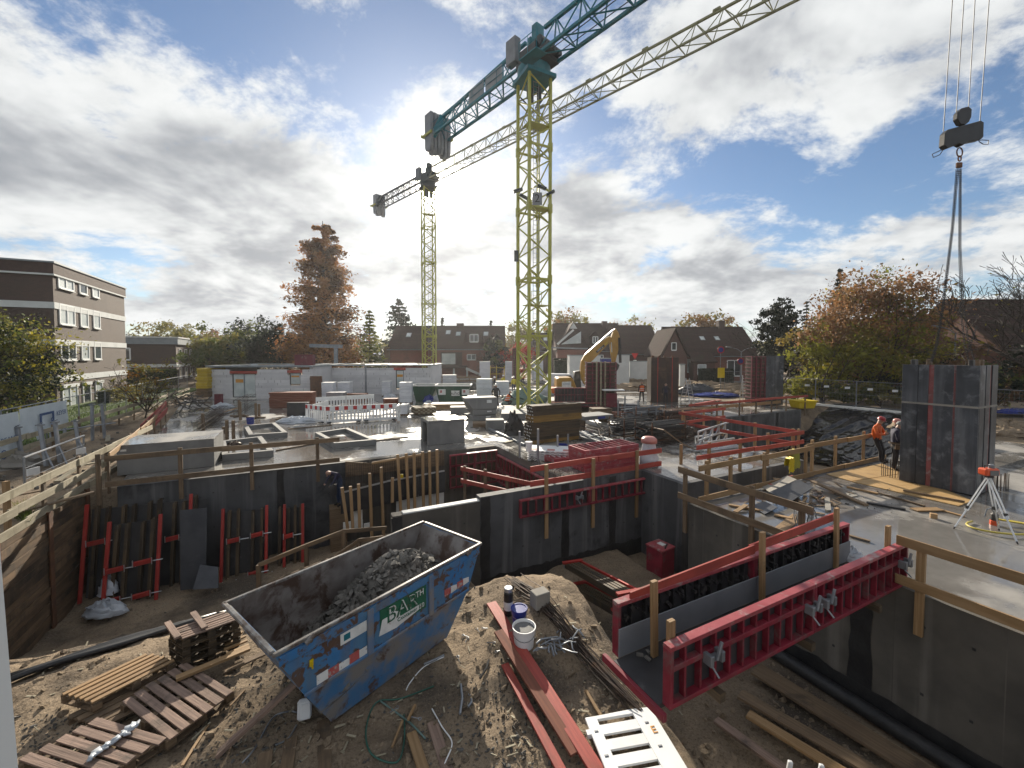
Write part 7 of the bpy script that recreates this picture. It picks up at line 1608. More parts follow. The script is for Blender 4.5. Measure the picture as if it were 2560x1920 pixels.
m.quad((U0 - 26, V0, -.3), (U0, V0, -.3), (U0, V0, z1b), (U0 - 26, V0, z1b), uv=((0, 0), (26, 0), (26, 11.2), (0, 11.2))); m.quad((U0, V1, -.3), (U0 - 26, V1, -.3), (U0 - 26, V1, z1b), (U0, V1, z1b)); m.quad((U0, V0, z1b), (U0, V1, z1b), (U0 - 26, V1, z1b), (U0 - 26, V0, z1b)); m.build('wall', ('brick_tan', 'brick_shade'), T)
rf = MB(RU).bx(U0 - 26.2, V0 - .12, 10.25, U0 + .1, V1 + .12, 11.05).build('parapet', 'brick_dark', T); MB(RU).bx(U0 - 26.3, V0 - .2, 11.05, U0 + .18, V1 + .2, 11.17).build('roof_edge', 'roof_grey', rf)
MB(RU).bx(U0 - 26.25, V0 - .16, 10.12, U0 + .14, V1 + .16, 10.24).build('band', 'render_white', T)
for z in (2.05, 4.85, 7.65): MB(RU).bx(U0 - 26.1, V0 - .06, z, U0 + .06, V1 + .06, z + .48).build('band', 'render_white', T)
cols = [(152, 189), (204, 222), (236, 252)]
for fl in range(4):
    for (a, b) in cols:
        va, vb = uv_of(atu(a, 900, U0))[1], uv_of(atu(b, 900, U0))[1]; zb = (-.35 if fl == 0 else .85) + 2.8 * fl - (.0)
        hh = 1.5 if fl else 1.9
        win(T, UV(U0 + .01, va, zb + .1), EV, vb - va, hh, 'curtain' if (fl + a) % 3 else 'glass', out=EU, n=2 if b - a > 30 else 1, t=.14)
        if fl == 0: MB(RU).bx(U0 + .02, va - .1, zb + 1.9, U0 + .16, vb + .1, zb + 2.15).build('shutter_box', 'render_white', T)
T = thing('low_building', 'two storey flat roofed brick building behind the hedge', 'building', (-49, 60, -.2))
q = V((-48.9, 60, 0)); uo, vo = uv_of(q)
m = MB(RU); m.bx(uo - 22, vo, -.3, uo, vo + 20, 5.6); m.build('wall', 'brick_shade', T); MB(RU).bx(uo - 22.3, vo - .3, 5.6, uo + .3, vo + 20.3, 6.5).build('roof_fascia', 'roof_grey', T); MB(RU).bx(uo - 22.4, vo - .4, 6.5, uo + .4, vo + 20.4, 6.68).build('roof_edge', 'render_white', T); MB(RU).bx(uo - 22.05, vo - .05, 2.3, uo + .05, vo + 20.05, 2.75).build('band', 'render_white', T)
for (x, w_) in ((-7.3, 2.2),):
    for z in (3.4, .5): win(T, UV(uo + x, vo - .01, z), EU, w_, 1.6, 'glass', out=-EV, n=1, t=.16)
win(T, UV(uo - 10.6, vo - .01, .3), EU, .9, 5.0, 'glass', out=-EV, n=1, t=.14)
for k in range(5):
    for z in (3.4, .6): win(T, UV(uo + .01, vo + 1.5 + k * 3.2, z), EV, 1.2, 1.5, 'glass', out=EU, n=1)
def house(label, X0, X1, Y, dep, ze, zr, wmat, rmat, gable='x', base=-.2, ov=.4, name='house', rz=0.0):
    """gabled house: ridge along x; rows of roof tiles as courses on the slope turned to the camera"""
    T = thing(name, label, 'house', V(((X0 + X1) / 2, Y, base)), rz); W2 = (X1 - X0) / 2; M = MW[T.name]; h0, h1 = ze - base, zr - base
    m = MB(M); m.prism([V((-W2, 0, 0)), V((-W2, 0, h0)), V((-W2, dep / 2, h1 - .15)), V((-W2, dep, h0)), V((-W2, dep, 0))], (2 * W2, 0, 0)); m.build('wall', wmat, T)
    rf = None; n = max(6, int(math.hypot(dep / 2, h1 - h0) / .33)); sl = (h1 - h0) / (dep / 2)
    y0, z0 = -ov, h0 - ov * sl
    m = MB(M); m.prism([V((-W2 - ov, y0, z0)), V((-W2 - ov, dep / 2, h1)), V((-W2 - ov, dep + ov, z0)), V((-W2 - ov, dep + ov, z0 + .14)), V((-W2 - ov, dep / 2, h1 + .16)), V((-W2 - ov, y0, z0 + .14))], (2 * W2 + 2 * ov, 0, 0)); rf = m.build('roof', rmat, T)
    for i in range(n):
        a, b = i / n, (i + 1) / n; m = MB(M); p0 = V((0, lerp(y0, dep / 2, a), lerp(z0, h1, a) + .20)); p1 = V((0, lerp(y0, dep / 2, b + .01), lerp(z0, h1, b + .01) + .17)); j = random.uniform(-.02, .02)
        m.prism([p0 + V((-W2 - ov - .01 + j, 0, 0)), p1 + V((-W2 - ov - .01 + j, 0, 0)), p1 + V((-W2 - ov - .01 + j, 0, -.03)), p0 + V((-W2 - ov - .01 + j, 0, -.05))], (2 * W2 + 2 * ov + .02, 0, 0)); m.build('tile_course', rmat, rf)
    MB(M).bar(V((-W2 - ov, y0 - .05, z0 + .05)), V((W2 + ov, y0 - .05, z0 + .05)), .14, .12).build('gutter', 'steel_galv', rf)
    MB(M).bar(V((-W2 - ov, dep / 2, h1 + .2)), V((W2 + ov, dep / 2, h1 + .2)), .3, .14).build('ridge', rmat, rf)
    return T, M, rf, sl
def skylight(T, M, x, y, w_, h, sl, z0, rf):
    a = math.atan(sl); M2 = M @ Matrix.Translation((x, y, z0 + y * sl + .22)) @ Matrix.Rotation(a, 4, 'X'); m = MB(M2); m.bx(-w_ / 2, 0, 0, w_ / 2, h, .08); o = m.build('skylight', 'steel_galv', rf); MB(M2).bx(-w_ / 2 + .1, .1, .081, w_ / 2 - .1, h - .1, .1).build('skylight_pane', 'curtain', rf)
def fwin(T, M, x, z, w_, h, mat='glass', n=2): 
    ax = (M.to_3x3() @ V((1, 0, 0))); out = (M.to_3x3() @ V((0, -1, 0))); return win(T, M @ V((x, -.01, z)), ax, w_, h, mat, out=out, n=n, t=.12)
HY1 = 73
T, M, rf, sl = house('long brick house with dark tiled roof behind the far crane', xx(975, HY1), xx(1256, HY1), HY1, 11, 5.2, 9.3, 'brick_house', 'roof_dark')
for px, y in ((1012, 2.5), (1113, 3.2), (1140, 2.8), (1212, 2.8)): skylight(T, M, xx(px, HY1) - (xx(975, HY1) + xx(1256, HY1)) / 2, y, .9, 1.3, sl, 5.4, rf)
c = xx(1183, HY1) - (xx(975, HY1) + xx(1256, HY1)) / 2
dm = MB(M).prism([V((c - 1.8, 1.2, 6.1)), V((c + 1.8, 1.2, 6.1)), V((c + 1.5, 1.2, 8.3)), V((c - 1.5, 1.2, 8.3))], (0, 3, 0)).build('dormer', 'roof_dark', T); win(T, M @ V((c - .7, 1.18, 6.6)), (1, 0, 0), 1.5, 1.3, 'glass', out=(0, -1, 0), n=2, t=.14)
fwin(T, M, xx(1168, HY1) - (xx(975, HY1) + xx(1256, HY1)) / 2, 3.4, 1.5, .9); x_ = xx(1102, HY1) - (xx(975, HY1) + xx(1256, HY1)) / 2
MB(M).bx(x_, -.05, 2.3, x_ + 3.8, .03, 4.7).build('balcony_recess', 'brick_dark', T); MB(M).bx(x_ + .2, -.07, 2.6, x_ + 2.6, -.052, 4.5).build('curtain_window', 'curtain', T); MB(M).bx(x_ - .2, -1.2, 1.9, x_ + 4.6, -.06, 2.4).build('balcony_front', 'brick_dark', T)
for k in range(3): MB(M).bx(x_ + k * 2.3, -1.0, 0, x_ + k * 2.3 + .3, -.7, 1.9).build('balcony_column', 'render_white', T)
MB(M).bar(V((x_ + 4.6, -1.1, 1.9)), V((x_ + 7.5, -1.1, .6)), .3, .4).build('stair_rail', 'render_white', T); MB(M).bx(-.2 + 1.4, 5.0, 8.8, 1.4 + 1.1, 6.0, 10.2).build('chimney', 'brick_dark', rf)
MB(M).bx(-(xx(1256, HY1) - xx(975, HY1)) / 2 - .9, -.3, 2.6, -(xx(1256, HY1) - xx(975, HY1)) / 2, 1.2, 5.6).build('side_balcony', 'wood_old', T)
HY2 = 78
T, M, rf, sl = house('dark roofed house with a white gable triangle behind the excavator', xx(1395, HY2), xx(1560, HY2), HY2, 12, 5.0, 10.2, 'brick_house_dark', 'roof_dark')
W2_ = (xx(1560, HY2) - xx(1395, HY2)) / 2
gx_ = xx(1431, HY2) - (xx(1395, HY2) + xx(1560, HY2)) / 2
MB(M).prism([V((gx_ - 3.2, -1.2, 5.2)), V((gx_ + 3.2, -1.2, 5.2)), V((gx_, -1.2, 10.4))], (0, 7, 0)).build('cross_gable', 'roof_dark', T); MB(M).prism([V((gx_ - 2.3, -1.25, 6.2)), V((gx_ + 1.4, -1.25, 6.4)), V((gx_ + 1.4, -1.25, 8.6))], (0, .04, 0)).build('gable_glazing', 'curtain', T); MB(M).prism([V((gx_ - .7, -1.25, 9.1)), V((gx_ + .7, -1.25, 9.1)), V((gx_, -1.25, 10.2))], (0, .04, 0)).build('gable_panel', 'render_white', T); MB(M).bar(V((gx_ - 3.0, -1.35, 6.2)), V((gx_ + .0, -1.35, 8.9)), .12, .35).build('verge_board', 'render_white', T)
MB(M).bx(gx_ - 3.0, -1.15, 0, gx_ + 3.0, 0, 5.4).build('gable_wall', 'brick_house', T); fwin(T, M, 1.2, 3.0, 1.1, 1.2); cx_ = xx(1490, HY2) - (xx(1395, HY2) + xx(1560, HY2)) / 2
MB(M).prism([V((cx_ - .9, .9, 6.0)), V((cx_ + .9, .9, 6.0)), V((cx_ + .9, .9, 7.9)), V((cx_, .9, 8.8)), V((cx_ - .9, .9, 7.9))], (0, 3, 0)).build('dormer', 'roof_dark', T); win(T, M @ V((cx_ - .45, .88, 6.5)), (1, 0, 0), .95, 1.2, 'glass', out=(0, -1, 0), n=2, t=.14); MB(M).bx(3.2, 5, 9.4, 4.2, 6, 11).build('chimney', 'brick_dark', rf)
T, M, rf, sl = house('hip roofed dark house right of the excavator arm', xx(1540, 76), xx(1645, 76), 76, 11, 4.6, 9.6, 'brick_house_dark', 'roof_dark', ov=.6)
fwin(T, M, -2.5, 1.6, 1.3, 1.3); fwin(T, M, 1.6, 1.6, 1.2, 1.3); MB(M).bx(-.9, -.02, 0, .2, .02, 2.3).build('door', 'brick_dark', T)
T, M, rf, sl = house('small dark house between the hip roofed and gabled houses', xx(1635, 95), xx(1700, 95), 95, 9, 3.8, 7.4, 'brick_house_dark', 'roof_dark')
T, M, rf, sl = house('dark roofed house left of the white gable behind the crane mast', xx(1330, 90), xx(1425, 90), 90, 10, 5.0, 8.8, 'brick_house_dark', 'roof_dark')
skylight(T, M, -1.0, 2.5, .9, 1.3, sl, 5.2, rf)
HY3 = 64
T, M, rf, sl = house('brick house with long dark tiled roof and chimney at the street', xx(1690, HY3), xx(1895, HY3), HY3, 10.5, 4.1, 8.5, 'brick_house', 'roof_dark')
W2_ = (xx(1895, HY3) - xx(1690, HY3)) / 2
for x in (-1.0, 1.4): skylight(T, M, x, 2.6, .8, 1.0, sl, 4.2, rf)
fwin(T, M, -W2_ + .6, 1.6, 1.6, 2.0, 'curtain'); fwin(T, M, -W2_ + 3.0, 1.6, 1.3, 1.8, 'curtain'); fwin(T, M, 1.6, 1.0, 2.2, 2.4, 'glass'); MB(M).prism([V((-W2_ + 1.5, -2.0, 3.1)), V((-W2_ + 5.5, -2.0, 3.1)), V((-W2_ + 5.5, .4, 4.6)), V((-W2_ + 2.2, .4, 4.6))], (0, 0, .2)).build('porch_roof', 'roof_dark', T); MB(M).bx(-W2_ + 2.0, -1.8, 0, -W2_ + 5.2, -.02, 3.1).build('porch', 'brick_house_dark', T); win(T, M @ V((-W2_ + 2.6, -1.81, 1.3)), (1, 0, 0), 1.2, 1.5, 'curtain', out=(0, -1, 0), n=1, t=.14)
MB(M).bx(2.6, 4.8, 8.0, 3.6, 5.8, 10.0).build('chimney', 'brick_dark', rf)
m = MB(M); gx0 = -W2_ - .4; m.prism([V((gx0 - 2.3, -1.5, 0)), V((gx0 + 1.5, -1.5, 0)), V((gx0 + 1.5, -1.5, 4.0)), V((gx0 - .4, -1.5, 8.0)), V((gx0 - 2.3, -1.5, 4.0))], (0, 6, 0)); m.build('gable_wing', 'brick_house_dark', T)
for sg in (-1, 1): MB(M).bar(V((gx0 - .4 + sg * 2.1, -1.7, 3.9)), V((gx0 - .4, -1.7, 8.3)), .35, .16).build('gable_verge', 'roof_dark', T); MB(M).prism([V((gx0 - .4 + sg * 2.1, -1.6, 3.9)), V((gx0 - .4, -1.6, 8.25)), V((gx0 - .4, -1.6, 8.4)), V((gx0 - .4 + sg * 2.3, -1.6, 4.0))], (0, 8, 0)).build('gable_roof', 'roof_dark', T)
win(T, M @ V((gx0 - .9, -1.51, 5.0)), (1, 0, 0), .7, 1.1, 'glass', out=(0, -1, 0), n=1, t=.12)
T, M, rf, sl = house('big dark roofed house at the right edge behind the bare tree', 45, 66, 36, 14, 3.0, 9.6, 'brick_plain', 'roof_dark')
T, M, rf, sl = house('long low dark roof behind the hanging chains', 36.5, 52, 44, 9, 3.0, 8.0, 'brick_plain', 'roof_dark')
# ------------------------------------------------------------------ street lamps, signs
def lamp(label, px, pyb, pyt, Y, arms):
    b = atY(px, pyb, Y); t_ = zz_(pyt, Y); T = thing('street_lamp', label, 'street lamp', V((b.x, b.y, 0))); MB().tube(V((b.x, Y, 0)), V((b.x, Y, t_)), .09, .05, n=8).build('pole', 'steel_galv', T)
    for s in arms: MB().path([V((b.x, Y, t_ - .1)), V((b.x + s * .5, Y, t_ + .25)), V((b.x + s * 1.3, Y, t_ + .5))], .04, 6).build('arm', 'steel_galv', T); MB().box(V((b.x + s * 1.6, Y, t_ + .5)), (.7, .25, .14), Matrix.Rotation(-s * .15, 3, 'Y')).build('lamp_head', 'steel_galv', T, bevel=.03)
lamp('double armed street lamp in front of the brick house', 1852, 955, 878, 52, (-1, 1)); lamp('single street lamp seen under the lifting chains', 2386, 910, 832, 33, (-1,))
def sign(label, px, Y, z, kind):
    b = xx(px, Y); T = thing('road_sign', label, 'sign', V((b, Y, 0))); MB().tube(V((b, Y, 0)), V((b, Y, z + .4)), .035, n=6).build('pole', 'steel_galv', T)
    if kind == 'disc': m = MB(Matrix.Translation((b, Y - .05, z)) @ Matrix.Rotation(R(90), 4, 'X')); m.lathe((0, 0, 0), [(.42, 0), (.42, .02)], 18); m.build('sign_disc', 'red_plastic', T); m = MB(Matrix.Translation((b, Y - .075, z)) @ Matrix.Rotation(R(90), 4, 'X')); m.lathe((0, 0, 0), [(.3, 0), (.3, .01)], 18); m.build('sign_face', 'blue_plastic', T)
    elif kind == 'tri': MB().prism([V((b - .5, Y - .05, z + .4)), V((b + .5, Y - .05, z + .4)), V((b, Y - .05, z - .45))], (0, .03, 0)).build('sign_face', 'red_plastic', T); MB().bx(b - .25, Y - .05, z - 1.1, b + .25, Y - .03, z - .6).build('sub_plate', 'print_white', T)
    else: MB().bx(b - .38, Y - .06, z - .6, b + .38, Y - .03, z + .5).build('sign_face', 'yellow_bright', T)
sign('red and blue no stopping sign on a pole in front of the brick house', 1801, 50, 4.7, 'disc'); sign('yellow notice board on a pole at the street', 1803, 45, 2.2, 'rect'); sign('grey backed round sign on the street lamp pole', 1851, 51.6, 3.3, 'disc'); sign('red triangular sign before the hip roofed house', 1587, 60, 3.9, 'tri')
mesh_fence('mesh fence along the street before the brick house', [V((xx(1812, 47), 47, 0)), V((xx(1880, 46), 46, 0))], 2.2, blocks=False)
T = thing('yellow_railing', 'yellow steel safety railing near the far block stacks', 'railing', atY(1235, 945, 60))
for z in (.4, 1.3, 2.2): MB().tube(V((xx(1225, 60), 60, z)), V((xx(1262, 60), 60, z)), .05, n=5).build('rail', 'yellow_board', T)
for px in (1226, 1241, 1261): MB().tube(V((xx(px, 60), 60, 0)), V((xx(px, 60), 60, 2.5)), .06, n=5).build('post', 'yellow_board', T)
guard('brown timber guard rail far behind the green container', V((xx(1095, 55), 55, 0)), V((xx(1200, 55), 55, 0)), (0, .25, .5, .75, 1), (1.1, .6), 'wood_old', 'wood_old', (0, 1.3), nb=2, bs=(.05, .25))
T = thing('portal_frame', 'grey steel portal frame behind the excavator', 'frame', V((xx(1375, 62), 62, 0)))
MB().tube(V((xx(1378, 62), 62, 0)), V((xx(1378, 62), 62, 5.2)), .1, n=6).build('post', 'steel_galv', T); MB().bar(V((xx(1355, 62), 62, 5.2)), V((xx(1470, 62), 62, 5.0)), .15, .2).build('beam', 'steel_galv', T)
# ------------------------------------------------------------------ trees and shrubs
random.seed(77)
def leafquad(m, p, s, n=None):
    n = n or V((random.gauss(0, 1), random.gauss(0, 1), random.gauss(0, 1) + .3)).normalized(); a = n.orthogonal().normalized(); b = n.cross(a); t = random.uniform(0, 6.28); s = s * random.choice((.6, .8, 1.0, 1.5)); x = (a * math.cos(t) + b * math.sin(t)) * s; y = (b * math.cos(t) - a * math.sin(t)) * s * .6
    i = len(m.v); m.v += [p - x, p - y * .8, p + x, p + y]; m.f.append((i, i + 1, i + 2, i + 3)); m.u.append(((0, 0), (0, 0), (0, 0), (0, 0))); m.mi.append(m.cur)
def limb(m, p, d, L, r, depth, tips, spread=.6, n=4, grav=0.0, kids=(2, 4), minr=.012):
    q = p; pts = [p]; dd = d.copy(); seg = 3
    for i in range(seg):
        dd = (dd + V((random.gauss(0, .16), random.gauss(0, .16), random.gauss(0, .12) + grav))).normalized(); q = q + dd * (L / seg); pts.append(q)
    m.path(pts, r, n, r2=max(r * .5, minr))
    if depth == 0: tips.append((pts[1], dd)); tips.append((pts[2], dd)); tips.append((q, dd)); return
    for k in range(random.randint(*kids)):
        f = random.choice((1, 2, 3)); b = pts[f]; ax = V((random.gauss(0, 1), random.gauss(0, 1), random.gauss(0, .6))); nd_ = (dd + ax.normalized() * spread).normalized()
        limb(m, b, nd_, L * random.uniform(.55, .8), r * .5, depth - 1, tips, spread, max(3, n - 1), grav, kids, minr)
    if depth > 0: limb(m, q, dd, L * .65, r * .5, depth - 1, tips, spread, max(3, n - 1), grav, kids, minr)
def tree(label, X, Y, h, rx, leafs, n, ls, trunk=.28, t0=.25, name='tree', z0=-.1, depth=3, bare=False, mr=.014, cat='tree', sy=None, lump=.35, inner=.55, low=0.0):
    """deciduous tree: trunk and limbs, leaf faces in clumps through an uneven crown; leafs = [(material, share, zone)]"""
    T = thing(name, label, cat, (X, Y, z0)); m = MB(); tips = []; base = V((X, Y, z0)); top = base + V((random.uniform(-.3, .3), 0, h * t0)); sy = sy or rx * .8
    m.tube(base, top, h * .02 * trunk / .28, h * .014 * trunk / .28, n=7)
    for k in range(6 if not bare else 7): a = 6.283 * k / 6 + random.uniform(-.4, .4); el = random.uniform(.5, 1.2); limb(m, top + V((0, 0, -h * t0 * .25 * random.random())), V((math.cos(a) * .8, math.sin(a) * .8, el)).normalized(), h * (1 - t0) * random.uniform(.32, .42), h * .009, depth, tips, .75, 5, minr=mr)
    # keep the limbs inside the crown
    c = base + V((0, 0, h * (t0 * .6 + .5 * (1 - t0 * .6)) + low)); rz = h * (1 - t0 * .6) / 2
    m.build('trunk', 'bark', T)
    if bare:
        mm = MB(); tt = random.sample(tips, min(len(tips), n))
        for p, dd in tt: leafquad(mm, p, ls * random.uniform(.6, 1.3))
        mm.build('crown', leafs[0][0], T, kind='stuff')
    elif n:
        clumps = []
        for k in range(max(26, int(n / 70))):
            while True:
                d = V((random.uniform(-1, 1), random.uniform(-1, 1), random.uniform(-1, 1)))
                if inner < d.length < 1: break
            w_ = (1 + lump * fbm(d.x * 1.7 + X, d.y * 1.7, d.z * 1.7 + Y, 3)) * .9; clumps.append((V((d.x * rx * w_, d.y * sy * w_, d.z * rz * w_)), random.uniform(.13, .27) * min(rx, rz * 1.2)))
        bins = {}
        for cc_, cr in clumps:
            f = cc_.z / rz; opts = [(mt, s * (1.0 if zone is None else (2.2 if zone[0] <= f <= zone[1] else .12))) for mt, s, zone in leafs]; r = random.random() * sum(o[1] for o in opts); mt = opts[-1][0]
            for o in opts:
                r -= o[1]
                if r <= 0: mt = o[0]; break
            mm = bins.setdefault(mt, MB())
            for j in range(int(n / len(clumps))):
                g_ = V((random.gauss(0, .5), random.gauss(0, .5), random.gauss(0, .38))); p = c + cc_ + g_ * cr
                if p.z > base.z + .1: leafquad(mm, p, ls * random.uniform(.6, 1.3))
        for mt, mm in bins.items(): mm.build('crown', mt, T, kind='stuff')
    return T
def conifer(label, X, Y, h, r, mat, n, ls, t0=.1, droop=.25, z0=-.1, layers=22, name='conifer', mat2=None, up=0.0, power=1.0, gap=.0, loose=0.0):
    T = thing(name, label, 'tree', (X, Y, z0)); base = V((X, Y, z0)); m = MB(); m.tube(base, base + V((0, 0, h)), h * (.02 if loose else .012), .04, n=7); ms = [MB(), MB()]; per = n // layers
    for L in range(layers):
        f = L / (layers - 1); z = h * lerp(t0, .985, f); rr = r * (1 - f) ** power + .12; nb = max(5, int(9 * (1 - f) + 5))
        for k in range(nb):
            a = random.uniform(0, 6.283); zf = lerp(t0, .985, f) + random.gauss(0, loose); zf = random.uniform(.3, .9) if zf > .985 and loose else zf; z = h * min(.985, max(t0, zf)); rr = r * max(0, 1 - (z / h - t0) / (.99 - t0)) ** power + .12; ln = rr * random.uniform(.6, 1.15); b0 = base + V((0, 0, z))
            if random.random() < gap: continue
            tip = b0 + V((math.cos(a) * ln, math.sin(a) * ln, ln * (up - droop * .6) + random.uniform(-.1, .1) * ln)); mid = lerp(b0, tip, .55) + V((0, 0, ln * droop * .25)); m.path([b0, mid, tip], max(.015, .02 * ln), 3, r2=.008)
            mm = ms[1] if mat2 and random.random() < .45 else ms[0]
            for j in range(max(3, per // nb)):
                g = random.random() ** .7; p = lerp(b0, mid, g * 2) if g < .5 else lerp(mid, tip, g * 2 - 1); p = p + V((random.gauss(0, .09) * ln, random.gauss(0, .09) * ln, -abs(random.gauss(0, .09 + loose * 2)) * ln)); leafquad(mm, p, ls * random.uniform(.6, 1.3), V((random.gauss(0, .6), random.gauss(0, .6), 1)).normalized() if random.random() < .5 else None)
    m.build('trunk', 'bark', T); ms[0].build('crown', mat, T, kind='stuff')
    if mat2: ms[1].build('crown', mat2, T, kind='stuff')
    return T
xf = lambda px, Y: xx(px, Y)
conifer('tall rust orange larch like tree behind the white block house', xf(812, 58), 58, 22.8, 6.1, 'leaf_rust', 42000, .19, t0=.14, droop=.10, layers=30, mat2='leaf_bronze', up=.18, power=.55, gap=.1, loose=.05)
tree('golden undergrowth of the rust orange tree', xf(790, 57), 57, 7.5, 5.2, [('leaf_gold', 1, None), ('leaf_rust', .8, None)], 3800, .20, t0=.2, lump=.5)
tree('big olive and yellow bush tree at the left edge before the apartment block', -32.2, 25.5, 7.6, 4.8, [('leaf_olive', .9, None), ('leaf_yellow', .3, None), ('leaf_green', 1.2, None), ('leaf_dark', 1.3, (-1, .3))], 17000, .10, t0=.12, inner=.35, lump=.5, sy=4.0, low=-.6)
tree('thin branched shrub with few leaves before the apartment block', -24.6, 27.5, 4.6, 2.2, [('leaf_mixed', 1, None), ('leaf_gold', .6, None)], 900, .09, t0=.1, inner=.2, trunk=.15, name='shrub', cat='shrub')
tree('bare dark tree rising behind the apartment block roof', xf(150, 66), 66, 23.0, 7, [('leaf_dark', 1, None)], 500, .20, t0=.45, inner=.2, trunk=.22, bare=True, mr=.045); tree('small bare tree right of the apartment block', xf(322, 75), 75, 12.5, 3, [('leaf_brown', 1, None)], 200, .14, t0=.3, inner=.2, trunk=.2, bare=True, mr=.045)
for lab, px, Y, h, rx, lf, n in (('round olive tree behind the low flat building', 428, 85, 12.6, 5.6, [('leaf_olive', 1, None), ('leaf_mixed', .6, None)], 3400), ('olive brown bushy tree right of the low building', 500, 72, 8.8, 6.0, [('leaf_olive', 1, None), ('leaf_brown', .5, None), ('leaf_green', .7, None)], 4600), ('green bushy tree left of the white block house', 545, 60, 6.8, 4.6, [('leaf_green', 1, None), ('leaf_olive', .8, None)], 4200), ('tall dark green tree before the rust tree', 628, 72, 10.8, 5.2, [('leaf_green', 1.2, None), ('leaf_dark', .8, None)], 4600), ('reddish brown small tree far behind the low building', 565, 95, 9.5, 6, [('leaf_bronze', 1, None), ('leaf_olive', .6, None)], 2600), ('dark undergrowth shrub under the rust tree', 680, 60, 8.6, 4.6, [('leaf_dark', 1.3, None), ('leaf_conifer', 1, None)], 4600), ('golden tree further back left of the olive round tree', 378, 95, 9.5, 5, [('leaf_mixed', 1, None), ('leaf_olive', .7, None)], 2400),
                              ('oak with thin yellow green crown behind the crane mast', 1415, 110, 15.8, 8.5, [('leaf_olive', 1, None), ('leaf_gold', .4, None)], 3600), ('orange gold oak behind the dark roofs', 1552, 115, 15.2, 9, [('leaf_gold', 1, None), ('leaf_olive', .7, None)], 3600), ('golden yellow oak behind the long dark roof', 1768, 105, 15.0, 8.2, [('leaf_gold', 1, None), ('leaf_mixed', .6, None)], 3600), ('yellow green tree at the gap right of the hip roofed house', 1612, 120, 12, 4.5, [('leaf_mixed', 1, None)], 1400), ('oak half hidden by the crane mast', 1310, 120, 14.5, 7, [('leaf_olive', 1, None), ('leaf_mixed', .6, None)], 2600), ('orange hedge tree beside the long brick house', 1268, 82, 6.2, 2.6, [('leaf_gold', 1, None), ('leaf_rust', 1, None)], 1500), ('dark ivy covered shrub at the end of the long brick house', 1245, 70, 7.5, 2.6, [('leaf_dark', 1, None), ('leaf_green', .7, None)], 1800)):
    tree(lab, xf(px, Y), Y, h, rx, lf, int(n * 1.4), .36 if Y > 90 else .22, t0=.16, inner=.15, lump=.4, mr=.03)
tree('bright red maple behind the crane mast', xf(1298, 66), 66, 6.4, 3.0, [('leaf_red', 1, None)], 2600, .14, t0=.2)
conifer('yellowish green conifer right of the rust tree', xf(925, 62), 62, 10.8, 3.0, 'leaf_lime', 3600, .20, t0=.03, droop=.3, mat2='leaf_green', power=.75); conifer('wide dark spruce behind the long brick house', xf(998, 92), 92, 16.4, 5.6, 'leaf_conifer', 4200, .34, t0=.05, droop=.15, up=.12, power=.55); conifer('small dark spruce above the long brick roof', xf(1107, 100), 100, 13, 2.2, 'leaf_conifer', 900, .3, droop=.3); conifer('dark bare topped conifer at the gable end of the long brick house', xf(1228, 90), 90, 11.5, 3.0, 'leaf_conifer', 1500, .28, droop=.1, gap=.3)
conifer('tall dark spruce rising behind the bronze tree', xf(2094, 66), 66, 17.8, 3.6, 'leaf_conifer', 4200, .26, t0=.05, droop=.35, layers=26); conifer('small dark spruce left of the tall one', xf(2013, 70), 70, 13.2, 2.6, 'leaf_conifer', 1600, .22, droop=.35)
tree('dense dark evergreen holly right of the brick house', xf(1950, 47), 47, 10.6, 2.75, [('leaf_dark', 1.4, None), ('leaf_conifer', .6, None)], 9500, .17, t0=.05, inner=.3, lump=.25)
tree('broad bronze and yellow green autumn tree behind the mesh fence', 31.8, 36, 11.9, 5.6, [('leaf_bronze', 1.5, (.05, 1)), ('leaf_brown', .9, (.2, 1)), ('leaf_lime', .9, (-1, .0)), ('leaf_yellow', .5, (-1, -.1)), ('leaf_mixed', .8, None), ('leaf_rust', .5, (0, 1))], 30000, .12, t0=.14, inner=.2, lump=.55, sy=5.0)
tree('lower bronze wing of the autumn tree over the fence', 26.8, 35.5, 7.8, 3.6, [('leaf_bronze', 1, (.2, 1)), ('leaf_lime', 1.2, (-1, .3)), ('leaf_yellow', .6, None), ('leaf_mixed', .6, None)], 5200, .14, t0=.16, inner=.3, lump=.5)
tree('thin bare tree with few yellow leaves at the right edge', 34.0, 26.0, 13.5, 4.4, [('leaf_yellow', 1, (-.2, .5))], 130, .12, t0=.24, inner=.2, trunk=.42, bare=True, depth=4, mr=.02); tree('dark shrub mass under the bare tree at the right edge', 36.5, 31, 5.2, 5.5, [('leaf_dark', 1, None), ('leaf_green', .6, None), ('leaf_brown', .4, None)], 5200, .15, t0=.1, inner=.3)
for k, (px, Y, h, rx, lf) in enumerate(((1990, 36.5, 2.3, 2.3, 'leaf_lime'), (2065, 35.5, 2.4, 2.3, 'leaf_yellow'), (2140, 34, 2.0, 2.2, 'leaf_green'), (2210, 32.5, 2.0, 2.2, 'leaf_olive'), (2030, 39, 3.2, 3.0, 'leaf_dark'), (2130, 38, 3.4, 3.4, 'leaf_dark'), (2240, 35, 3.2, 3.2, 'leaf_dark'), (2330, 31, 3.0, 3.0, 'leaf_dark'))):
    tree('leafy shrub behind the right mesh fence, %s' % ('leftmost lime one', 'second yellowish one', 'third green one', 'fourth olive one', 'dark one at the left end', 'dark one in the middle', 'dark one left of the column form', 'dark one behind the column form')[k], xf(px, Y), Y, h, rx, [(lf, 1, None), ('leaf_green', .35, None)], 2200, .12, t0=.1, inner=.25, name='shrub', cat='shrub', depth=2)
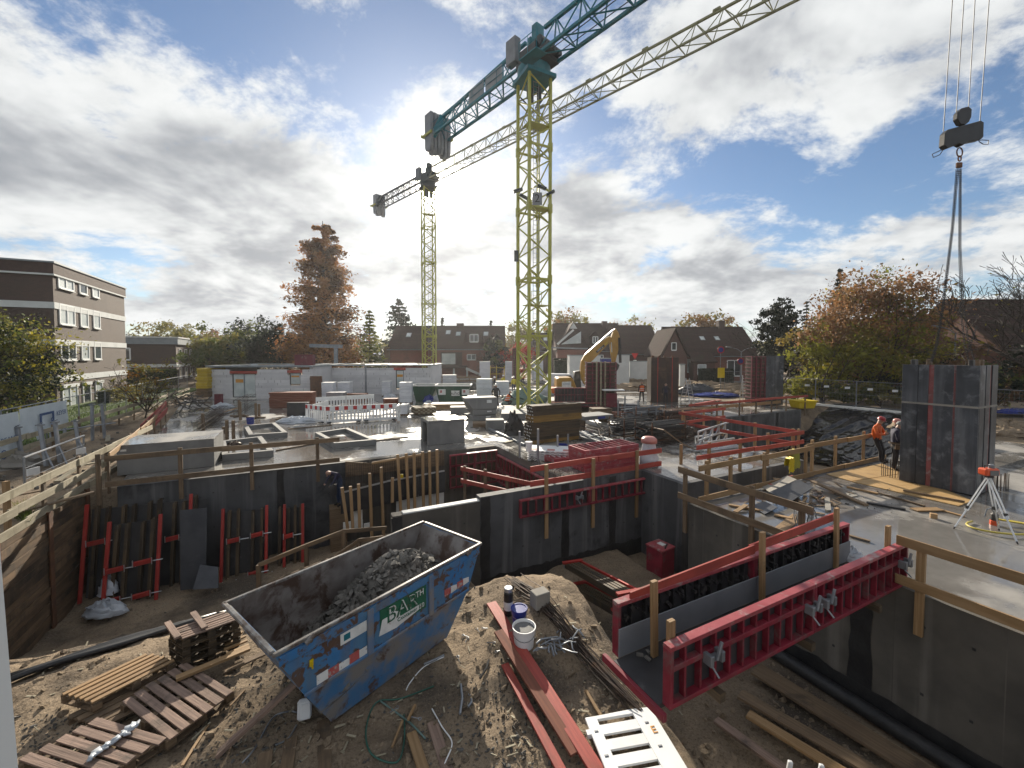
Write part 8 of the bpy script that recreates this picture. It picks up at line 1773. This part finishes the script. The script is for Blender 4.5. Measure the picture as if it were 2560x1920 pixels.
def hedge(label, a, b, h, w_, mat, n):
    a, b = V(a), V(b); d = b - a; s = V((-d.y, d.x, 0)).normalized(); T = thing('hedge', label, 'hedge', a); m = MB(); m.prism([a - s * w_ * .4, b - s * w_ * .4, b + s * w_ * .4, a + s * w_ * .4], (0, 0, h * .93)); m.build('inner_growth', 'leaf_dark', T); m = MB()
    for k in range(n):
        p = a + d * random.random(); 
        if random.random() < .55: p = p + s * (w_ / 2 * random.choice((-1, 1)) * random.uniform(.85, 1.05)) + V((0, 0, random.random() * h))
        else: p = p + s * random.uniform(-w_ / 2, w_ / 2) + V((0, 0, h * random.uniform(.95, 1.03)))
        leafquad(m, p, .09 * random.uniform(.7, 1.4))
    m.build('foliage', mat, T, kind='stuff')
hedge('clipped green hedge in front of the low flat building', (xf(312, 52), 52, 0), (xf(440, 56), 56, 0), 2.1, 1.2, 'leaf_green', 6000); hedge('low hedge at the foot of the apartment block', UV(-15.2, 46), UV(-15.2, 57), 1.1, .9, 'leaf_olive', 2500); hedge('dark hedge along the street before the brick house', (xf(1750, 60), 60, 0), (xf(1830, 60), 60, 0), 2.0, 1.4, 'leaf_dark', 2500)
hedge('dark hedge behind the site containers', (xf(1385, 66), 66, 0), (xf(1450, 66), 66, 0), 3.4, 1.6, 'leaf_dark', 2000)
# far wood closing the horizon
m = MB()
for k in range(26000):
    a = random.uniform(-1.25, 1.25); Y = random.uniform(150, 175); X = Y * math.tan(a) if abs(a) < 1.2 else random.uniform(-420, 420); X = random.uniform(-330, 330)
    h = 8.5 + 3.2 * fbm(X * .03, 2.0) + 2.0 * fbm(X * .13, 5.0); leafquad(m, V((X, Y, random.uniform(0, 1) ** .8 * h)), random.uniform(.7, 1.3))
m.build('far_wood', 'leaf_olive', kind='stuff', label='far belt of autumn trees along the horizon', cat='wood')
# tall grass tufts on the lawn edge
m = MB()
for k in range(6000):
    p = UV(random.uniform(-16, -11.4), random.uniform(14, 46), .05); d = V((random.gauss(0, .04), random.gauss(0, .04), random.uniform(.06, .2))); s = V((.012, .008, 0)); m.quad(p - s, p + s, p + d)
m.build('grass_blades', 'grass', kind='stuff', label='short grass blades along the lawn edge at the left', cat='grass')
# fallen leaves etc. on the deck are left to the wet concrete
# ------------------------------------------------------------------ people
def person(label, feet, face, pose, cols, h=1.78, helmet=None, vest=None, fingers=False, belt=False):
    """feet: ground point, face: heading (radians, 0 = towards -Y camera), pose: joint offsets in the figure's own frame (x right, y back, z up)"""
    T = thing('person', label, 'person', feet, face); k = h / 1.78
    J = dict(pel=(0, 0, .98), spi=(0, .01, 1.15), che=(0, .02, 1.36), nec=(0, .01, 1.50), hed=(0, -.02, 1.60), top=(0, -.01, 1.76),
             shl=(-.19, .02, 1.43), ell=(-.25, .03, 1.15), wrl=(-.25, -.06, .92), hal=(-.25, -.09, .84), shr=(.19, .02, 1.43), elr=(.25, .03, 1.15), wrr=(.25, -.06, .92), har=(.25, -.09, .84),
             hil=(-.10, 0, .93), knl=(-.11, -.02, .50), anl=(-.11, .03, .09), tol=(-.12, -.15, .04), hir=(.10, 0, .93), knr=(.11, -.02, .50), anr=(.11, .03, .09), tor=(.12, -.15, .04))
    pose = dict(pose); look = pose.pop('_look', (0, -1, 0)); J.update(pose)
    rad = dict(pel=.145, spi=.135, che=.155, nec=.058, hed=.095, top=.085, shl=.075, ell=.052, wrl=.036, hal=.034, shr=.075, elr=.052, wrr=.036, har=.034, hil=.098, knl=.068, anl=.05, tol=.042, hir=.098, knr=.068, anr=.05, tor=.042)
    E = [('pel', 'spi'), ('spi', 'che'), ('che', 'nec'), ('nec', 'hed'), ('hed', 'top'), ('che', 'shl'), ('shl', 'ell'), ('ell', 'wrl'), ('wrl', 'hal'), ('che', 'shr'), ('shr', 'elr'), ('elr', 'wrr'), ('wrr', 'har'), ('pel', 'hil'), ('hil', 'knl'), ('knl', 'anl'), ('anl', 'tol'), ('pel', 'hir'), ('hir', 'knr'), ('knr', 'anr'), ('anr', 'tor')]
    if fingers:
        for s in 'lr':
            w0_, h0_ = V(J['wr' + s]), V(J['ha' + s]); d = (h0_ - w0_).normalized(); sd_ = d.cross(V((0, 0, 1))); sd_ = sd_.normalized() if sd_.length > .1 else V((1, 0, 0))
            for i, (o, ln) in enumerate(((-.028, .075), (-.010, .085), (.010, .08), (.027, .065))): a, b = 'f%d%s' % (i, s), 'g%d%s' % (i, s); J[a] = h0_ + sd_ * o + d * ln * .5; J[b] = J[a] + d * ln * .35 + V((0, 0, -.03)); rad[a] = rad[b] = .0095; E += [('ha' + s, a), (a, b)]
            J['th' + s] = w0_ + d * .05 + sd_ * -.055; rad['th' + s] = .011; E.append(('wr' + s, 'th' + s))
    keys = list(J); me = bpy.data.meshes.new('p'); me.from_pydata([V(J[q]) * k for q in keys], [(keys.index(a), keys.index(b)) for a, b in E], [])
    o = bpy.data.objects.new('p', me); C.objects.link(o); md = o.modifiers.new('s', 'SKIN'); md.use_smooth_shade = True
    for i, q in enumerate(keys): r = rad[q] * k; sv = me.skin_vertices[0].data[i]; sv.radius = (r * (1.18 if q in ('pel', 'spi', 'che') else 1), r * (.82 if q in ('pel', 'spi', 'che') else 1)); sv.use_root = q == 'pel'
    o.modifiers.new('d', 'SUBSURF').levels = 1; o.modifiers['d'].render_levels = 1
    dg = bpy.context.evaluated_depsgraph_get(); me2 = bpy.data.meshes.new_from_object(o.evaluated_get(dg)); bpy.data.objects.remove(o)
    segs = [(V(J[a]) * k, V(J[b]) * k, a, b) for a, b in E]; names = list(dict.fromkeys(cols.values())); me2.materials.clear()
    for n_ in names: me2.materials.append(MAT[n_])
    part = {}
    for a, b in E:
        key = 'torso'
        if b in ('hed', 'top'): key = 'head'
        elif b[:2] in ('ha', 'th') or b[0] in 'fg' and b[1:2].isdigit(): key = 'hand'
        elif b[:2] in ('el', 'wr', 'sh'): key = 'arm'
        elif b[:2] in ('hi', 'kn', 'an'): key = 'leg'
        elif b[:2] == 'to' and b != 'top': key = 'shoe'
        part[(a, b)] = key
    for pl in me2.polygons:
        c = pl.center; best = None
        for a, b, na, nb in segs:
            ab = b - a; t = max(0, min(1, (c - a).dot(ab) / ab.length_squared)); dd = (c - a - ab * t).length - (rad[na] + rad[nb]) * .3
            if best is None or dd < best[0]: best = (dd, part[(na, nb)])
        key = best[1]
        if key == 'torso' and c.z < V(J['pel']).z * k + .02: key = 'leg'
        pl.material_index = names.index(cols[key]); pl.use_smooth = True
    bo = bpy.data.objects.new('body', me2); C.objects.link(bo); bo.parent = T; MW[bo.name] = MW[T.name]
    hd = V(J['hed']) * k; tp = V(J['top']) * k; up = (tp - hd).normalized(); fwd = V(look); fwd = (fwd - up * fwd.dot(up)).normalized(); rt = fwd.cross(up); hc = lerp(hd, tp, .45)
    m = fr(T); m.box(hc + fwd * .10 - up * .02, (.03, .04, .05)); m.build('nose', 'skin', T)
    m = fr(T)
    for s in (-1, 1): m.ell(hc + fwd * .088 + rt * (.035 * s) + up * .012, .011, .011, .008, 6, 4)
    m.build('eyes', 'cloth_dark', T)
    for s in (-1, 1): fr(T).ell(hc + rt * (.098 * s), .014, .03, .035, 6, 4).build('ear', 'skin', T)
    if helmet:
        Mh = MW[T.name] @ basis(tp - up * .045, rt, fwd); m = MB(Mh); z_ = 1 if Mh.to_3x3().col[2].dot(MW[T.name].to_3x3() @ up) > 0 else -1
        m.lathe((0, 0, 0), [(.125, -.02 * z_), (.122, .03 * z_), (.10, .085 * z_), (.05, .115 * z_), (.005, .12 * z_)], 14, False); 
        if helmet != 'cap_grey': m.lathe((0, .02, 0), [(.15, -.022 * z_), (.12, -.01 * z_)], 14, False)
        m.build('helmet' if helmet != 'cap_grey' else 'cap', helmet, T, smooth=.9)
    if vest:
        ch, pe = V(J['che']) * k, V(J['pel']) * k; ax = (ch - pe); m = fr(T); n_ = 18
        def vr(f, r1, r2): c = pe + ax * f; return [m.P(c + V((math.cos(6.283 * i / n_) * r1, math.sin(6.283 * i / n_) * r2, 0))) for i in range(n_)]
        rg = [vr(-.05, .235, .175), vr(.25, .215, .165), vr(.6, .215, .165), vr(1.0, .225, .17), vr(1.22, .17, .12)]
        for q in range(4):
            for i in range(n_): m.face((rg[q][i], rg[q][(i + 1) % n_], rg[q + 1][(i + 1) % n_], rg[q + 1][i]))
        m.build('vest', vest, T, smooth=True); m = fr(T)
        for f in (.2, .55):
            r0, r1 = vr.__call__(f - .05, .222, .172) if 0 else None, None
        def band(f0, f1):
            a = [m.P(pe + ax * f0 + V((math.cos(6.283 * i / n_) * .226, math.sin(6.283 * i / n_) * .176, 0))) for i in range(n_)]; b = [m.P(pe + ax * f1 + V((math.cos(6.283 * i / n_) * .226, math.sin(6.283 * i / n_) * .176, 0))) for i in range(n_)]
            for i in range(n_): m.face((a[i], a[(i + 1) % n_], b[(i + 1) % n_], b[i]))
        band(.12, .25); band(.5, .63); m.build('reflective_band', 'hiviz_band', T, smooth=True)
    if belt: pe = V(J['pel']) * k; m = fr(T); m.lathe(pe + V((0, 0, .03)), [(.185, -.03), (.185, .03)], 16, False); m.box(pe + V((-.19, -.02, -.08)), (.08, .14, .2)); m.box(pe + V((.19, .0, -.07)), (.07, .14, .18)); m.build('tool_belt', 'wood_old', T, bevel=.01)
    return T
dark = dict(torso='cloth_dark', arm='cloth_dark', leg='cloth_dark', head='skin', hand='skin', shoe='boots')
org = dict(torso='hiviz_orange', arm='hiviz_orange', leg='cloth_dark', head='skin', hand='skin', shoe='boots')
# leaning on the guard rail, arms crossed, legs stretched to the right
person('worker in orange jacket and red helmet leaning on the tan rail', at(2208, 1158, 0), R(28), dict(pel=(-.26, .12, .93), spi=(-.30, .12, 1.10), che=(-.33, .10, 1.32), nec=(-.32, .06, 1.47), hed=(-.29, .02, 1.57), top=(-.27, -.02, 1.72), shl=(-.52, .08, 1.39), shr=(-.14, .08, 1.39), ell=(-.60, -.02, 1.16), wrl=(-.38, -.16, 1.14), hal=(-.28, -.18, 1.17), elr=(-.06, -.04, 1.14), wrr=(-.28, -.19, 1.18), har=(-.38, -.20, 1.20),
       hil=(-.35, .10, .88), knl=(-.20, .02, .48), anl=(-.08, .06, .09), tol=(-.04, -.12, .04), hir=(-.16, .10, .88), knr=(-.02, .0, .47), anr=(.10, .05, .09), tor=(.14, -.12, .04), _look=(.6, -.6, -.3)), org, 1.82, 'helmet_red', None, True)
person('worker in dark navy jacket and grey cap beside the column form', at(2236, 1176, 0), R(60), dict(hed=(.02, -.10, 1.57), top=(.03, -.14, 1.71), nec=(0, -.04, 1.49), wrl=(-.20, -.24, 1.02), hal=(-.16, -.31, .99), ell=(-.27, -.02, 1.13), wrr=(.18, -.22, 1.0), har=(.14, -.3, .97), _look=(.1, -.8, -.6)), dict(dark, torso='cloth_navy', arm='cloth_navy'), 1.78, 'cap_grey', None, True, True)
person('man in pink helmet mostly hidden behind the navy worker', at(2238, 1158, 0), R(20), {}, dict(dark, torso='cloth_dark'), 1.68, 'pink_plastic')
person('worker in orange vest seen from behind on the far slab', at(1604, 1006, 0), R(180), dict(anl=(-.16, .03, .09), tol=(-.17, -.15, .04), anr=(.16, .03, .09), tor=(.17, -.15, .04), knl=(-.14, -.02, .5), knr=(.14, -.02, .5)), dark, 1.82, None, 'hiviz_orange')
person('worker in dark clothes working at the brown column form', at(1664, 1012, 0), R(160), dict(wrl=(-.25, -.32, 1.35), hal=(-.24, -.4, 1.4), ell=(-.3, -.12, 1.2), che=(0, -.05, 1.35)), dict(dark, torso='cloth_navy'), 1.8, None)
person('worker in dark jacket with white helmet standing by the block pallets', at(1240, 1018, 0), R(170), dict(anl=(-.18, .03, .09), tol=(-.2, -.15, .04), anr=(.17, .03, .09), tor=(.19, -.15, .04), ell=(-.32, .05, 1.18), elr=(.32, .05, 1.18)), dark, 1.82, 'helmet_white')
person('crouching worker in orange vest at the crane foot', at(1270, 1018, 0), R(120), dict(pel=(0, .1, .55), spi=(0, .02, .72), che=(0, -.08, .92), nec=(0, -.14, 1.04), hed=(0, -.2, 1.12), top=(0, -.22, 1.27), shl=(-.19, -.08, .98), shr=(.19, -.08, .98), ell=(-.24, -.25, .78), wrl=(-.18, -.42, .7), hal=(-.16, -.5, .66), elr=(.24, -.25, .78), wrr=(.18, -.42, .7), har=(.16, -.5, .66), hil=(-.1, .1, .5), knl=(-.14, -.28, .48), hir=(.1, .1, .5), knr=(.14, -.28, .48)), dark, 1.8, None, 'hiviz_orange')
person('worker in yellow jacket left of the crane mast', at(1284, 984, 0), R(200), {}, dict(dark, torso='hiviz_yellow', arm='hiviz_yellow', leg='cloth_jeans'), 1.82, 'helmet_white')
person('distant worker in orange jacket seen through the crane mast', at(1307, 966, 0), R(170), dict(che=(0, -.1, 1.32)), dict(org, leg='cloth_dark'), 1.85, None)
person('distant worker in yellow vest behind a block pallet', at(1258, 978, 0), R(30), {}, dict(dark, torso='hiviz_yellow', arm='hiviz_yellow'), 1.8, 'helmet_white'); person('dark clothed worker behind the block pallets', at(1236, 985, 0), R(100), {}, dark, 1.8, 'helmet_white')
p = UV(1.05, 16.75, -1.55); person('worker in blue bending over the end of the long basement wall', p, R(-40), dict(pel=(0, .1, .98), spi=(0, .0, 1.12), che=(0, -.18, 1.26), nec=(0, -.3, 1.30), hed=(0, -.38, 1.31), top=(0, -.5, 1.36), shl=(-.19, -.2, 1.26), shr=(.19, -.2, 1.26), ell=(-.25, -.3, 1.05), wrl=(-.2, -.42, .9), hal=(-.2, -.48, .84), elr=(.25, -.3, 1.05), wrr=(.2, -.42, .9), har=(.2, -.48, .84)), dict(dark, torso='cloth_navy', arm='cloth_navy', leg='cloth_jeans'), 1.8, None)
MB(RU).bx(.7, 16.4, -3.4, 1.28, 17.05, -1.56).build('work_platform', 'wood_old', label='narrow wooden work platform at the recess corner', cat='platform')
# ------------------------------------------------------------------ thin moist air
hm = bpy.data.materials.new('haze'); hm.use_nodes = True; t = hm.node_tree; t.nodes.clear()
pv = nd(t, 'ShaderNodeVolumePrincipled'); pv.inputs['Color'].default_value = (.93, .95, 1, 1); pv.inputs['Density'].default_value = .0003; pv.inputs['Anisotropy'].default_value = .6
t.links.new(pv.outputs[0], nd(t, 'ShaderNodeOutputMaterial').inputs['Volume']); MAT['haze'] = hm
MB().bx(-320, -12, -5, 320, 190, 36).build('haze', 'haze', kind='stuff', label='thin bright haze over the building site', cat='haze')
